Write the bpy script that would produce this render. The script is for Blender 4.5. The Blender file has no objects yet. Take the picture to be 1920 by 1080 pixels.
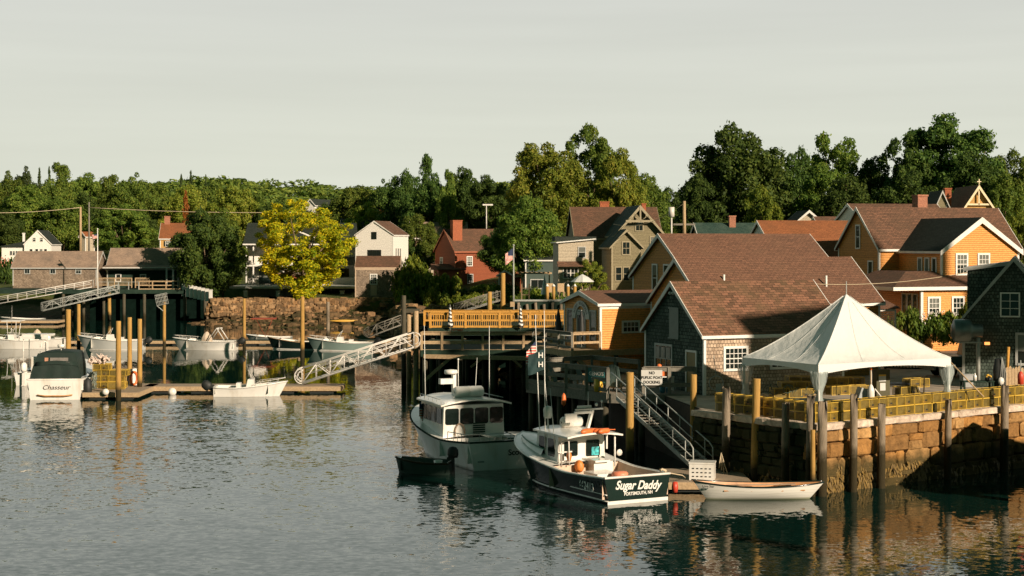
import bpy, math, random
import numpy as np
from mathutils import Vector, Matrix, Quaternion
R = math.radians
scene = bpy.context.scene
C = scene.collection

# ------------------------------------------------------------------ camera
F, HZ, CAMZ = 3000.0, 455.0, 10.0            # focal length in px of a 1920 wide frame, horizon row, eye height
cam = bpy.data.cameras.new('camera'); cam_o = bpy.data.objects.new('camera', cam); C.objects.link(cam_o)
cam_o.location = (0, 0, CAMZ); cam_o.rotation_euler = (R(90), 0, 0)
cam.sensor_width = 36; cam.lens = F / 1920 * 36; cam.shift_y = -(540 - HZ) / 1920
cam.clip_start = 0.5; cam.clip_end = 6000
scene.camera = cam_o
# ------------------------------------------------------------------ sun and sky
SUN_DIR = Vector((0.669, -0.743, 0.0)).normalized(); SUN_EL = R(21)
sd = Vector((SUN_DIR.x * math.cos(SUN_EL), SUN_DIR.y * math.cos(SUN_EL), math.sin(SUN_EL)))
sun = bpy.data.lights.new('sun', 'SUN'); sun_o = bpy.data.objects.new('sun', sun); C.objects.link(sun_o)
sun.energy = 5.0; sun.angle = R(0.6); sun.color = (1.0, 0.81, 0.63)
sun_o.rotation_euler = sd.to_track_quat('Z', 'Y').to_euler(); sun_o.location = (60, -30, 60)
world = bpy.data.worlds.new("World"); scene.world = world; world.use_nodes = True
wn, wl = world.node_tree.nodes, world.node_tree.links
wn.clear()
w_out = wn.new('ShaderNodeOutputWorld'); w_bg = wn.new('ShaderNodeBackground'); wl.new(w_bg.outputs[0], w_out.inputs[0])
w_bg.inputs[1].default_value = 0.1
w_sky = wn.new('ShaderNodeTexSky'); w_sky.sky_type = 'NISHITA'; w_sky.sun_disc = False
w_sky.sun_elevation = SUN_EL; w_sky.sun_rotation = math.atan2(sd.x, sd.y); w_sky.air_density = 1.2; w_sky.dust_density = 3.0
w_tc = wn.new('ShaderNodeTexCoord'); w_sep = wn.new('ShaderNodeSeparateXYZ'); wl.new(w_tc.outputs['Generated'], w_sep.inputs[0])
w_ramp = wn.new('ShaderNodeValToRGB'); wl.new(w_sep.outputs[2], w_ramp.inputs[0])
e = w_ramp.color_ramp.elements
e[0].position = 0.0; e[0].color = (.705, .73, .625, 1); e[1].position = 1.0; e[1].color = (.03, .09, .07, 1)
for p_, c_ in ((.05, (.70, .718, .620, 1)), (.16, (.64, .652, .605, 1)), (.34, (.58, .61, .57, 1)), (.54, (.20, .30, .26, 1)), (.75, (.05, .12, .10, 1))):
    k = e.new(p_); k.color = c_
w_map = wn.new('ShaderNodeMapping'); w_map.inputs['Scale'].default_value = (1.2, 1.2, 22)
wl.new(w_tc.outputs['Generated'], w_map.inputs[0])
w_cl = wn.new('ShaderNodeTexNoise'); w_cl.inputs['Scale'].default_value = 1.7; w_cl.inputs['Detail'].default_value = 5; wl.new(w_map.outputs[0], w_cl.inputs[0])
w_cr = wn.new('ShaderNodeMapRange'); w_cr.inputs[1].default_value = .3; w_cr.inputs[2].default_value = .7; w_cr.inputs[3].default_value = 7.45; w_cr.inputs[4].default_value = 8.15
wl.new(w_cl.outputs[0], w_cr.inputs[0])
w_sc = wn.new('ShaderNodeVectorMath'); w_sc.operation = 'SCALE'; wl.new(w_ramp.outputs[0], w_sc.inputs[0]); wl.new(w_cr.outputs[0], w_sc.inputs['Scale'])
w_az = wn.new('ShaderNodeMapRange'); w_az.interpolation_type = 'SMOOTHSTEP'       # sky dimmer and greener behind the camera, cutting the fill light
for i_, v_ in enumerate((-.35, .35, 0, 1)): w_az.inputs[i_+1].default_value = v_
wl.new(w_sep.outputs[1], w_az.inputs[0])
w_t = wn.new('ShaderNodeMix'); w_t.data_type = 'RGBA'; w_t.inputs[6].default_value = (.07, .20, .15, 1); w_t.inputs[7].default_value = (1, 1, 1, 1); wl.new(w_az.outputs[0], w_t.inputs[0])
w_mul = wn.new('ShaderNodeMix'); w_mul.data_type = 'RGBA'; w_mul.blend_type = 'MULTIPLY'; w_mul.inputs[0].default_value = 1
wl.new(w_sc.outputs[0], w_mul.inputs[6]); wl.new(w_t.outputs[2], w_mul.inputs[7])
w_mix = wn.new('ShaderNodeMix'); w_mix.data_type = 'RGBA'; w_mix.inputs[0].default_value = .97
wl.new(w_sky.outputs[0], w_mix.inputs[6]); wl.new(w_mul.outputs[2], w_mix.inputs[7]); wl.new(w_mix.outputs[2], w_bg.inputs[0])
vs = scene.view_settings; vs.view_transform = 'Standard'; vs.look = 'None'; vs.exposure = 0.40; vs.gamma = 1.0; vs.use_curve_mapping = False
scene.render.engine = 'CYCLES'
scene.cycles.max_bounces = 6; scene.cycles.diffuse_bounces = 2; scene.cycles.glossy_bounces = 3; scene.cycles.transparent_max_bounces = 12
scene.cycles.use_denoising = True; scene.cycles.caustics_reflective = False; scene.cycles.caustics_refractive = False

def PX(px, Y): return (px - 960.0) / F * Y
def PZ(py, Y): return CAMZ - (py - HZ) / F * Y
def PY(py): return CAMZ * F / (py - HZ)        # distance of a waterline seen at row py
def PT(px, py, Y): return Vector((PX(px, Y), Y, PZ(py, Y)))

# ------------------------------------------------------------------ mesh builder
class MB:
    def __init__(s): s.v = []; s.f = []; s.sm = []
    def add(s, vs_, fs, smooth=False):
        o = len(s.v); s.v += [tuple(p) for p in vs_]
        for f in fs: s.f.append(tuple(i + o for i in f)); s.sm.append(smooth)
        return s
    def box(s, a, b, rot=None, piv=None):
        (x0, y0, z0), (x1, y1, z1) = a, b
        vs_ = [Vector(p) for p in ((x0,y0,z0),(x1,y0,z0),(x1,y1,z0),(x0,y1,z0),(x0,y0,z1),(x1,y0,z1),(x1,y1,z1),(x0,y1,z1))]
        if rot is not None:
            piv = Vector(piv) if piv is not None else sum(vs_, Vector()) / 8
            vs_ = [piv + rot @ (p - piv) for p in vs_]
        return s.add(vs_, [(0,3,2,1),(4,5,6,7),(0,1,5,4),(1,2,6,5),(2,3,7,6),(3,0,4,7)])
    def cbox(s, c, d, rot=None):
        return s.box((c[0]-d[0]/2, c[1]-d[1]/2, c[2]-d[2]/2), (c[0]+d[0]/2, c[1]+d[1]/2, c[2]+d[2]/2), rot)
    def beam(s, p, q, w, h=None):            # rectangular bar from p to q, w sideways, h upright
        h = h or w; p = Vector(p); q = Vector(q); d = (q - p).normalized()
        u = Vector((0, 0, 1)) if abs(d.z) < .95 else Vector((0, 1, 0))
        a = d.cross(u).normalized() * w / 2; b = a.cross(d).normalized() * h / 2
        vs_ = [p-a-b, p+a-b, p+a+b, p-a+b, q-a-b, q+a-b, q+a+b, q-a+b]
        return s.add(vs_, [(0,1,2,3),(7,6,5,4),(0,4,5,1),(1,5,6,2),(2,6,7,3),(3,7,4,0)])
    def tube(s, pts, r, n=8, cap=True, smooth=True):
        pts = [Vector(p) for p in pts]; m = len(pts)
        rs = r if isinstance(r, (list, tuple)) else [r] * m
        d0 = (pts[1] - pts[0]).normalized(); u = Vector((0,0,1)) if abs(d0.z) < .9 else Vector((1,0,0))
        a = d0.cross(u).normalized(); vs_ = []
        for i, p in enumerate(pts):
            d = (pts[min(i+1, m-1)] - pts[max(i-1, 0)]).normalized()
            a = (a - d * a.dot(d)).normalized(); b = d.cross(a)
            for k in range(n):
                t = 2*math.pi*k/n; vs_.append(p + (a*math.cos(t) + b*math.sin(t)) * rs[i])
        fs = [(i*n+k, i*n+(k+1)%n, (i+1)*n+(k+1)%n, (i+1)*n+k) for i in range(m-1) for k in range(n)]
        s.add(vs_, fs, smooth)
        if cap:
            o = len(s.v) - m*n
            s.f.append(tuple(o + k for k in reversed(range(n)))); s.sm.append(False)
            s.f.append(tuple(o + (m-1)*n + k for k in range(n))); s.sm.append(False)
        return s
    def cyl(s, p, r, h, n=12, r2=None): return s.tube([p, (p[0], p[1], p[2]+h)], [r, r if r2 is None else r2], n)
    def lathe(s, prof, c=(0,0,0), n=16, smooth=True, M=None):
        vs_ = []
        for r, z in prof:
            for k in range(n):
                t = 2*math.pi*k/n; p = Vector((r*math.cos(t), r*math.sin(t), z))
                if M is not None: p = M @ p
                vs_.append(Vector(c) + p)
        m = len(prof)
        return s.add(vs_, [(i*n+k, i*n+(k+1)%n, (i+1)*n+(k+1)%n, (i+1)*n+k) for i in range(m-1) for k in range(n)], smooth)
    def poly(s, pts, flip=False):
        n = len(pts); return s.add(pts, [tuple(reversed(range(n))) if flip else tuple(range(n))])
    def prism(s, pts, d):                    # polygon pts extruded by vector d
        n = len(pts); pts = [Vector(p) for p in pts]; d = Vector(d)
        fs = [tuple(reversed(range(n))), tuple(range(n, 2*n))] + [(i, (i+1)%n, n+(i+1)%n, n+i) for i in range(n)]
        return s.add(pts + [p + d for p in pts], fs)
    def grid(s, P, smooth=True, closed=False):   # rows of points
        m, n = len(P), len(P[0]); vs_ = [p for row in P for p in row]
        fs = [(i*n+k, i*n+(k+1)%n, (i+1)*n+(k+1)%n, (i+1)*n+k) for i in range(m-1) for k in range(n if closed else n-1)]
        return s.add(vs_, fs, smooth)
    def ball(s, c, r, n=10, sc=(1,1,1)):
        m = n//2 + 1
        prof = [(math.sin(math.pi*i/m)*r, -math.cos(math.pi*i/m)*r) for i in range(m+1)]
        return s.lathe([(max(a, 1e-4), b) for a, b in prof], c, n, True, Matrix.Diagonal(sc))
    def mesh(s, name):
        me = bpy.data.meshes.new(name); me.from_pydata(s.v, [], s.f)
        me.polygons.foreach_set('use_smooth', s.sm)
        co = np.array(s.v, dtype=np.float32).reshape(-1, 3)
        nf = len(s.f)
        if nf:
            me.update()
            nr = np.empty(nf*3, np.float32); me.polygons.foreach_get('normal', nr); nr = nr.reshape(-1, 3)
            lt = np.empty(nf, np.int32); me.polygons.foreach_get('loop_total', lt)
            li = np.empty(len(me.loops), np.int32); me.loops.foreach_get('vertex_index', li)
            N = np.repeat(nr, lt, axis=0); P = co[li]
            flat = np.abs(N[:, 2]) > .97
            t = np.stack([-N[:, 1], N[:, 0], np.zeros(len(N))], 1)
            ln = np.linalg.norm(t, axis=1); ln[ln < 1e-6] = 1; t /= ln[:, None]
            t[flat] = (1, 0, 0); b = np.cross(N, t); b[flat] = (0, 1, 0)
            uv = np.stack([(P*t).sum(1), (P*b).sum(1)], 1).astype(np.float32)
            lay = me.uv_layers.new(name='uv'); lay.data.foreach_set('uv', uv.ravel())
        return me
    def build(s, name, mat, parent=None, loc=None, rz=0, rot=None):
        me = s.mesh(name); me.materials.append(mat)
        o = bpy.data.objects.new(name, me); C.objects.link(o)
        if parent is not None: o.parent = parent
        if loc is not None: o.location = loc
        if rz: o.rotation_euler = (0, 0, rz)
        if rot is not None: o.rotation_euler = rot
        return o

def tag(o, label=None, cat=None, group=None, kind=None):
    if label: o['label'] = label
    if cat: o['category'] = cat
    if group: o['group'] = group
    if kind: o['kind'] = kind
    return o
def thing(name, label, cat, loc=(0,0,0), rz=0, group=None):
    o = bpy.data.objects.new(name, None); C.objects.link(o); o.empty_display_size = .3
    o.location = loc; o.rotation_euler = (0, 0, rz)
    return tag(o, label, cat, group)
KIDS = {}
def copy_tree(o, parent=None):
    c = o.copy(); C.objects.link(c)
    if parent is not None: c.parent = parent
    for ch in [x for x in list(C.objects) if x.parent == o]: copy_tree(ch, c)
    return c
def dup(kids, root, loc, rz=0, label=None, group=None, scale=None):
    """copy of a thing whose parts (and their sub-parts) are given as [(part, [subparts])]"""
    r = root.copy(); C.objects.link(r); r.location = loc; r.rotation_euler = (0, 0, rz)
    if scale is not None: r.scale = scale
    if label: r['label'] = label
    if group: r['group'] = group
    for p, subs in kids:
        c = p.copy(); C.objects.link(c); c.parent = r
        for g in subs:
            d = g.copy(); C.objects.link(d); d.parent = c
    return r

# ------------------------------------------------------------------ materials
MATS = {}
class NT:
    def __init__(s, name):
        m = bpy.data.materials.new(name); m.use_nodes = True; s.m = m; s.t = m.node_tree; s.n = s.t.nodes; s.l = s.t.links
        s.b = s.n['Principled BSDF']; s.out = s.n['Material Output']; MATS[name] = m
    def new(s, t, **kw):
        n = s.n.new('ShaderNode' + t)
        for k, v in kw.items(): setattr(n, k, v)
        return n
    def tc(s, w='Object'):
        if not hasattr(s, '_tc'): s._tc = s.new('TexCoord')
        return s._tc.outputs[w]
    def noise(s, sc, det=4, src=None, rough=.55, map_=None):
        src = src or s.tc()
        if map_: 
            mp = s.new('Mapping'); mp.inputs['Scale'].default_value = map_; s.l.new(src, mp.inputs[0]); src = mp.outputs[0]
        n = s.new('TexNoise'); n.inputs['Scale'].default_value = sc; n.inputs['Detail'].default_value = det; n.inputs['Roughness'].default_value = rough
        s.l.new(src, n.inputs['Vector']); return n.outputs['Fac']
    def rng(s, src, a, b, c, d):
        n = s.new('MapRange'); n.clamp = True
        for i, v in enumerate((a, b, c, d)): n.inputs[i+1].default_value = v
        s.l.new(src, n.inputs[0]); return n.outputs[0]
    def mix(s, f, a, b, mode='MIX'):
        n = s.new('Mix'); n.data_type = 'RGBA'; n.blend_type = mode
        for i, v in ((0, f), (6, a), (7, b)):
            if hasattr(v, 'is_linked') or isinstance(v, bpy.types.NodeSocket): s.l.new(v, n.inputs[i])
            else: n.inputs[i].default_value = v if i == 0 else (*v[:3], 1)
        return n.outputs[2]
    def math(s, op, a, b=0):
        n = s.new('Math'); n.operation = op
        for i, v in ((0, a), (1, b)):
            if isinstance(v, bpy.types.NodeSocket): s.l.new(v, n.inputs[i])
            else: n.inputs[i].default_value = v
        return n.outputs[0]
    def bump(s, h, dist=.02, st=1.0, prev=None):
        n = s.new('Bump'); n.inputs['Distance'].default_value = dist; n.inputs['Strength'].default_value = st
        s.l.new(h, n.inputs['Height'])
        if prev: s.l.new(prev, n.inputs['Normal'])
        s.l.new(n.outputs[0], s.b.inputs['Normal']); return n.outputs[0]
    def base(s, v):
        if isinstance(v, bpy.types.NodeSocket): s.l.new(v, s.b.inputs['Base Color'])
        else: s.b.inputs['Base Color'].default_value = (*v[:3], 1)
    def set(s, **kw):
        for k, v in kw.items(): s.b.inputs[k.replace('_', ' ')].default_value = v
        return s

def plain(name, col, rough=.6, var=.18, sc=3, det=5, bump=0, bsc=25, metal=0, stain=None, spec=None):
    if name in MATS: return MATS[name]
    t = NT(name); t.set(Roughness=rough, Metallic=metal)
    if spec is not None: t.b.inputs['Specular IOR Level'].default_value = spec
    n = t.noise(sc, det)
    lo = tuple(c*(1-var) for c in col); hi = tuple(min(1, c*(1+var)) for c in col)
    c = t.mix(t.rng(n, .3, .7, 0, 1), lo, hi)
    if stain:
        c = t.mix(t.rng(t.noise(stain[1], 6, map_=(1, 1, .25)), .52, .72, 0, stain[2] if len(stain) > 2 else .6), c, stain[0])
    t.base(c)
    if bump: t.bump(t.noise(bsc, 4), bump)
    return t.m

def bricky(name, c1, c2, mortar, bw, bh, rough=.85, ms=.012, bumpd=.02, weather=None, wsc=.5, off=.5, noise_col=None, squash=None, wamt=.7, bias=0.0):
    t = NT(name); t.set(Roughness=rough)
    t.b.inputs['Specular IOR Level'].default_value = .25
    b = t.new('TexBrick'); t.l.new(t.tc('UV'), b.inputs['Vector']); b.offset = off
    b.inputs['Scale'].default_value = 1.0; b.inputs['Brick Width'].default_value = bw; b.inputs['Row Height'].default_value = bh
    b.inputs['Mortar Size'].default_value = ms; b.inputs['Mortar Smooth'].default_value = .2; b.inputs['Bias'].default_value = bias
    for k, v in (('Color1', c1), ('Color2', c2), ('Mortar', mortar)): b.inputs[k].default_value = (*v, 1)
    c = b.outputs['Color']
    fine = t.rng(t.noise(9, 4, t.tc('UV')), .3, .7, .72, 1.2)
    n = t.new('VectorMath', operation='SCALE'); t.l.new(c, n.inputs[0]); t.l.new(fine, n.inputs['Scale']); c = n.outputs[0]
    if weather: c = t.mix(t.rng(t.noise(wsc, 5, t.tc('UV')), .45, .68, 0, wamt), c, weather)
    t.base(c)
    inv = t.math('SUBTRACT', 1.0, b.outputs['Fac'])
    h = t.math('ADD', inv, t.math('MULTIPLY', t.noise(14, 3, t.tc('UV')), .5))
    t.bump(h, bumpd)
    return t.m

white = plain('white_paint', (.74,.73,.67), .45, .06, 2, stain=((.42,.42,.34), 1.5, .35))
trimw = plain('white_trim', (.72,.71,.65), .55, .05, 4)
greytrim = plain('grey_trim', (.42,.43,.40), .6, .1, 4)
m_orange = bricky('orange_clapboard', (.83,.375,.11), (.78,.34,.09), (.40,.16,.04), 9, .13, .6, .010, .015, wamt=.25, weather=(.55,.24,.05))
m_orange2 = bricky('orange_siding', (.60,.28,.07), (.54,.24,.055), (.33,.14,.035), 9, .16, .6, .008, .01)
m_redwall = bricky('red_clapboard', (.30,.085,.035), (.26,.072,.03), (.12,.03,.015), 9, .12, .7, .012, .015)
m_cream = bricky('cream_clapboard', (.52,.45,.33), (.47,.41,.30), (.26,.22,.16), 9, .13, .7, .010, .012)
m_olive = bricky('olive_clapboard', (.26,.225,.13), (.22,.19,.11), (.10,.09,.05), 9, .13, .7, .010, .012)
m_whitew = bricky('white_clapboard', (.80,.78,.70), (.77,.75,.68), (.58,.56,.50), 9, .14, .6, .008, .003)
m_yellow = bricky('yellow_clapboard', (.62,.37,.12), (.58,.34,.11), (.3,.16,.05), 9, .14, .7, .010, .012)
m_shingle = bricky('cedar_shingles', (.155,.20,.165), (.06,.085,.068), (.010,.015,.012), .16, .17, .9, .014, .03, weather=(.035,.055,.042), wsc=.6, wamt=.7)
m_shingle2 = bricky('weathered_cedar_shingles', (.62,.48,.34), (.34,.25,.17), (.10,.07,.05), .17, .17, .85, .012, .03, weather=(.30,.23,.17), wsc=.7, wamt=.7)
m_shingle3 = bricky('grey_cedar_shingles', (.42,.33,.24), (.24,.185,.13), (.07,.055,.04), .2, .16, .85, .012, .03, weather=(.12,.10,.08), wsc=.5, wamt=.6)
m_roof1 = bricky('mottled_roof_shingles', (.25,.125,.075), (.065,.044,.025), (.03,.022,.015), .38, .18, .9, .010, .02, weather=(.13,.085,.045), wsc=.9, wamt=.75, bias=-.25)
m_roof2 = bricky('brown_roof_shingles', (.20,.105,.065), (.12,.07,.045), (.05,.03,.02), .3, .15, .9, .010, .02, weather=(.10,.065,.04), wsc=.5, wamt=.6)
m_roof3 = bricky('rosy_roof_shingles', (.205,.105,.065), (.14,.075,.048), (.08,.045,.03), .3, .15, .9, .010, .02, weather=(.16,.09,.055), wsc=.6, wamt=.5)
m_roof4 = bricky('rust_roof_shingles', (.33,.125,.05), (.25,.095,.04), (.14,.05,.02), .3, .15, .9, .008, .02, weather=(.18,.08,.035), wsc=.5, wamt=.6)
m_roofg = bricky('grey_roof_shingles', (.40,.29,.21), (.30,.22,.16), (.16,.12,.09), .3, .15, .9, .008, .02, weather=(.14,.12,.10), wsc=.5, wamt=.6)
m_roofd = bricky('dark_roof_shingles', (.035,.045,.035), (.022,.03,.024), (.012,.015,.012), .3, .15, .9, .008, .02)
m_roofteal = bricky('green_roof_shingles', (.04,.08,.062), (.028,.06,.048), (.015,.03,.025), .3, .15, .9, .008, .02, weather=(.09,.13,.10), wsc=1.2, wamt=.5)
m_brick = bricky('chimney_brick', (.44,.13,.055), (.36,.10,.045), (.30,.15,.09), .22, .075, .9, .010, .01)
m_brickp = bricky('pale_chimney_brick', (.46,.20,.12), (.38,.16,.10), (.30,.18,.12), .22, .075, .9, .010, .01)
def glassmat(name, col=(.012,.018,.016), rough=.08, blinds=False):
    t = NT(name); oi = t.new('ObjectInfo'); sp = t.new('SeparateXYZ'); t.l.new(t.tc('Generated'), sp.inputs[0])
    bl = t.math('MULTIPLY', t.math('GREATER_THAN', oi.outputs['Random'], .55), t.math('GREATER_THAN', t.math('SUBTRACT', sp.outputs[2], t.math('MULTIPLY', oi.outputs['Random'], .5)), .12)) if blinds else 0.0
    t.base(t.mix(bl, col, (.15,.16,.14))); t.set(Roughness=rough); t.b.inputs['Specular IOR Level'].default_value = .5
    t.bump(t.noise(1.3, 2), .01); return t.m
glass = glassmat('window_glass', blinds=True)
shade_glass = plain('drawn_blind', (.20,.22,.20), .3, .2, 6)
def woodmat(name, c, c2=None, rough=.8, wet=None, grain=(6,6,.5), bump=.01, stain=.5):
    t = NT(name); t.set(Roughness=rough); t.b.inputs['Specular IOR Level'].default_value = .2
    g = t.noise(5, 6, map_=grain)
    col = t.mix(t.rng(g, .3, .72, 0, 1), tuple(x*.62 for x in c), c)
    col = t.mix(t.rng(t.noise(1.1, 5), .5, .75, 0, stain), col, c2 or tuple(x*.45 for x in c))
    if wet is not None:
        geo = t.new('NewGeometry'); sp = t.new('SeparateXYZ'); t.l.new(geo.outputs['Position'], sp.inputs[0])
        zz = t.math('ADD', sp.outputs[2], t.math('MULTIPLY', t.noise(2.5, 4), .9))
        col = t.mix(t.rng(zz, wet-.2, wet+.35, 1, 0), col, (.035,.028,.012))
        zz2 = t.rng(zz, .35, .6, 1, 0); col = t.mix(zz2, col, (.012,.014,.008))
    t.base(col); t.bump(t.noise(8, 5, map_=grain), bump); return t.m
m_pile = woodmat('yellow_pine_piling', (.50,.30,.085), (.30,.17,.05), wet=1.3)
m_pileg = woodmat('weathered_grey_piling', (.32,.26,.185), (.12,.10,.07), wet=2.1, bump=.03)
m_piled = woodmat('dark_tarred_piling', (.10,.09,.06), wet=1.2)
m_deckw = woodmat('grey_deck_timber', (.30,.27,.22), (.15,.14,.115), grain=(1,8,8))
m_railg = woodmat('grey_rail_timber', (.25,.235,.19), (.13,.12,.10), grain=(2,2,2))
m_raily = woodmat('honey_rail_timber', (.66,.35,.075), (.5,.24,.05), grain=(2,2,2), stain=.4)
m_railc = woodmat('pale_rail_timber', (.52,.38,.22), (.34,.23,.13), grain=(2,2,2), stain=.4)
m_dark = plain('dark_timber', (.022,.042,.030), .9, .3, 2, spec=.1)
m_shade_black = plain('shade_black_timber', (.004,.011,.008), .95, .3, 2, spec=.03)  # near-black base colour stands in for the shade around the wharves
m_floatw = woodmat('float_planks', (.42,.33,.23), (.22,.17,.12), grain=(1,8,8))
m_alu = plain('aluminium', (.62,.60,.54), .4, .08, 5)
m_alug = plain('galvanised_steel', (.34,.36,.33), .45, .15, 5)
m_black = plain('black_rubber', (.015,.018,.016), .6, .2, 5)
m_gel = plain('white_gelcoat', (.76,.75,.69), .22, .05, 1.5, stain=((.46,.38,.26), 2.2, .45))
m_gelgreen = plain('navy_green_hull', (.010,.022,.018), .16, .1, 1.5)
m_canvas = plain('green_canvas', (.006,.020,.014), .75, .2, 3, bump=.02, bsc=2)
m_rope = plain('rope', (.55,.45,.30), .9, .15, 20)
m_orangeb = plain('orange_buoy_plastic', (.75,.17,.04), .45, .1, 5)
m_redp = plain('red_plastic', (.55,.06,.03), .45, .1, 5)
m_bluep = plain('blue_plastic', (.03,.18,.26), .45, .1, 5)
m_grayp = plain('grey_plastic', (.30,.31,.30), .5, .1, 5)
m_yellowp = plain('yellow_plastic', (.70,.42,.04), .45, .1, 5)
m_sign = plain('sign_board', (.56,.56,.52), .5, .05, 4)
m_ink = plain('black_lettering', (.012,.014,.012), .5, .05, 4)
m_inkw = plain('white_lettering', (.72,.72,.66), .5, .03, 4)
# ------------------------------------------------------------------ water
WAVE = (.47, .15)
t = NT('harbour_water'); t.base((.004,.022,.017)); t.set(Roughness=.0, IOR=1.5); t.b.inputs['Specular Tint'].default_value = (.90,1.0,.95,1)
t.b.inputs['Specular IOR Level'].default_value = .5
mask = t.rng(t.noise(.030, 3, map_=(1, .45, 1)), .36, .60, .22, 1.0)
geo = t.new('NewGeometry'); sp = t.new('SeparateXYZ'); t.l.new(geo.outputs['Position'], sp.inputs[0])
rx = t.math('DIVIDE', sp.outputs[0], sp.outputs[1]); near = t.math('MULTIPLY', t.rng(sp.outputs[1], 72, 118, 1.0, .09), t.rng(rx, -.03, .06, 1.0, .42))
amp = t.math('MULTIPLY', mask, near)                            # sheltered water between the floats is calmer
def slope(sc, det, A, mp):                                        # wavelets as true surface slopes
    m = t.new('Mapping'); m.inputs['Scale'].default_value = mp; t.l.new(t.tc(), m.inputs[0])
    n = t.new('TexNoise'); n.inputs['Scale'].default_value = sc; n.inputs['Detail'].default_value = det; n.inputs['Roughness'].default_value = .6; t.l.new(m.outputs[0], n.inputs['Vector'])
    s_ = t.new('VectorMath', operation='SUBTRACT'); t.l.new(n.outputs['Color'], s_.inputs[0]); s_.inputs[1].default_value = (.5, .5, .5)
    k = t.new('VectorMath', operation='SCALE'); t.l.new(s_.outputs[0], k.inputs[0]); k.inputs['Scale'].default_value = A; return k.outputs[0]
ad = t.new('VectorMath', operation='ADD'); t.l.new(slope(4.6, 3, WAVE[0], (.7,1,1)), ad.inputs[0]); t.l.new(slope(.8, 2, WAVE[1], (.6,1,1)), ad.inputs[1])
kk = t.new('VectorMath', operation='SCALE'); t.l.new(ad.outputs[0], kk.inputs[0]); t.l.new(amp, kk.inputs['Scale'])
fl = t.new('VectorMath', operation='MULTIPLY'); t.l.new(kk.outputs[0], fl.inputs[0]); fl.inputs[1].default_value = (1, 1, 0)
up = t.new('VectorMath', operation='ADD'); t.l.new(fl.outputs[0], up.inputs[0]); up.inputs[1].default_value = (0, 0, 1)
nm = t.new('VectorMath', operation='NORMALIZE'); t.l.new(up.outputs[0], nm.inputs[0]); t.l.new(nm.outputs[0], t.b.inputs['Normal'])
m_water = t.m
mb = MB(); mb.poly([(-1500, -40, 0), (1500, -40, 0), (1500, 900, 0), (-1500, 900, 0)])
tag(mb.build('water', m_water), kind='structure')

# ------------------------------------------------------------------ land
SHORE = [(-1500,216),(-42,215),(-38,196),(-34,189.5),(-24,187.5),(-15,184),(-12.5,172),(-12,150),(-9,132),(-4,124),(1,118),(5,106),(6.5,92),(9,80),(10.5,72.5),(14,70),(24,76),(1500,78)]
SX = np.array([p[0] for p in SHORE], float); SY = np.array([p[1] for p in SHORE], float)
def sdist(x, y):
    """signed distance to the shore, positive on land (numpy arrays)"""
    d = np.full(x.shape, 1e9)
    for i in range(len(SHORE) - 1):
        ax, ay, bx, by = SX[i], SY[i], SX[i+1], SY[i+1]
        l2 = (bx-ax)**2 + (by-ay)**2
        u = np.clip(((x-ax)*(bx-ax) + (y-ay)*(by-ay)) / l2, 0, 1)
        d = np.minimum(d, np.hypot(x-ax-u*(bx-ax), y-ay-u*(by-ay)))
    # inside = beyond the line (left-of test through vertical comparison with the widest crossing)
    cnt = np.zeros(x.shape, int)
    for i in range(len(SHORE) - 1):
        ax, ay, bx, by = SX[i], SY[i], SX[i+1], SY[i+1]
        if ax == bx: continue
        m_ = (x >= min(ax, bx)) & (x < max(ax, bx))
        yy = ay + (by-ay) * (x-ax) / (bx-ax)
        cnt += (m_ & (y > yy)).astype(int)
    return np.where(cnt % 2 == 1, d, -d)
def sst(a, b, v): u = np.clip((v-a)/(b-a), 0, 1); return u*u*(3-2*u)
def land_h(x, y):
    x = np.asarray(x, float); y = np.asarray(y, float); d = sdist(x, y)
    right = sst(-14, 2, x)
    pl = (3.0 + sst(200, 222, y)*.7 + sst(230, 290, y)*1.8) * (1-right) + (2.7 + sst(96, 112, y)*1.0 + sst(120, 160, y)*1.5 + sst(180, 260, y)*1.5) * right
    pl = np.where((x < -14), pl, pl)
    mid = sst(-16, -8, x) * (1 - sst(2, 12, x)); pl = pl - mid * 1.9 * sst(120, 150, y) * (1 - sst(185, 214, y))
    pl = pl + sst(330, 720, y) * 14 + sst(.2, 1, np.sin(x*.011 + y*.004)*.5+.5) * sst(330, 700, y) * 4
    J = 12.5 * (1-right) + 1.0 * right
    beach = d * .105 + .12*np.sin(x*1.3)*np.cos(y*.9)*sst(0, 3, d)
    h = np.where(d < 0, np.maximum(-1.6, d*.3), beach * (1 - sst(J, J+1.8, d)) + pl * sst(J, J+1.8, d))
    return h
xs = np.concatenate([np.linspace(-900, -80, 42), np.arange(-78, 70, 1.3), np.linspace(72, 900, 42)])
ys = np.concatenate([np.arange(66, 232, 1.3), np.linspace(234, 420, 60), np.linspace(430, 1500, 40)])
GX, GY = np.meshgrid(xs, ys)
GH = land_h(GX, GY)
nx, ny = len(xs), len(ys)
verts = np.stack([GX.ravel(), GY.ravel(), GH.ravel()], 1)
ii = (np.arange(ny-1)[:, None]*nx + np.arange(nx-1)[None, :]).ravel()
faces = np.stack([ii, ii+1, ii+nx+1, ii+nx], 1)
def np_mesh(name, verts, faces, smooth=True, normals=None):
    me = bpy.data.meshes.new(name)
    me.vertices.add(len(verts)); me.vertices.foreach_set('co', np.asarray(verts, np.float32).ravel())
    k = faces.shape[1]
    me.loops.add(faces.size); me.loops.foreach_set('vertex_index', np.asarray(faces, np.int32).ravel())
    me.polygons.add(len(faces)); me.polygons.foreach_set('loop_start', np.arange(0, faces.size, k, dtype=np.int32))
    me.polygons.foreach_set('loop_total', np.full(len(faces), k, np.int32))
    me.polygons.foreach_set('use_smooth', np.full(len(faces), smooth))
    me.update(calc_edges=True); me.validate()
    return me
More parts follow.
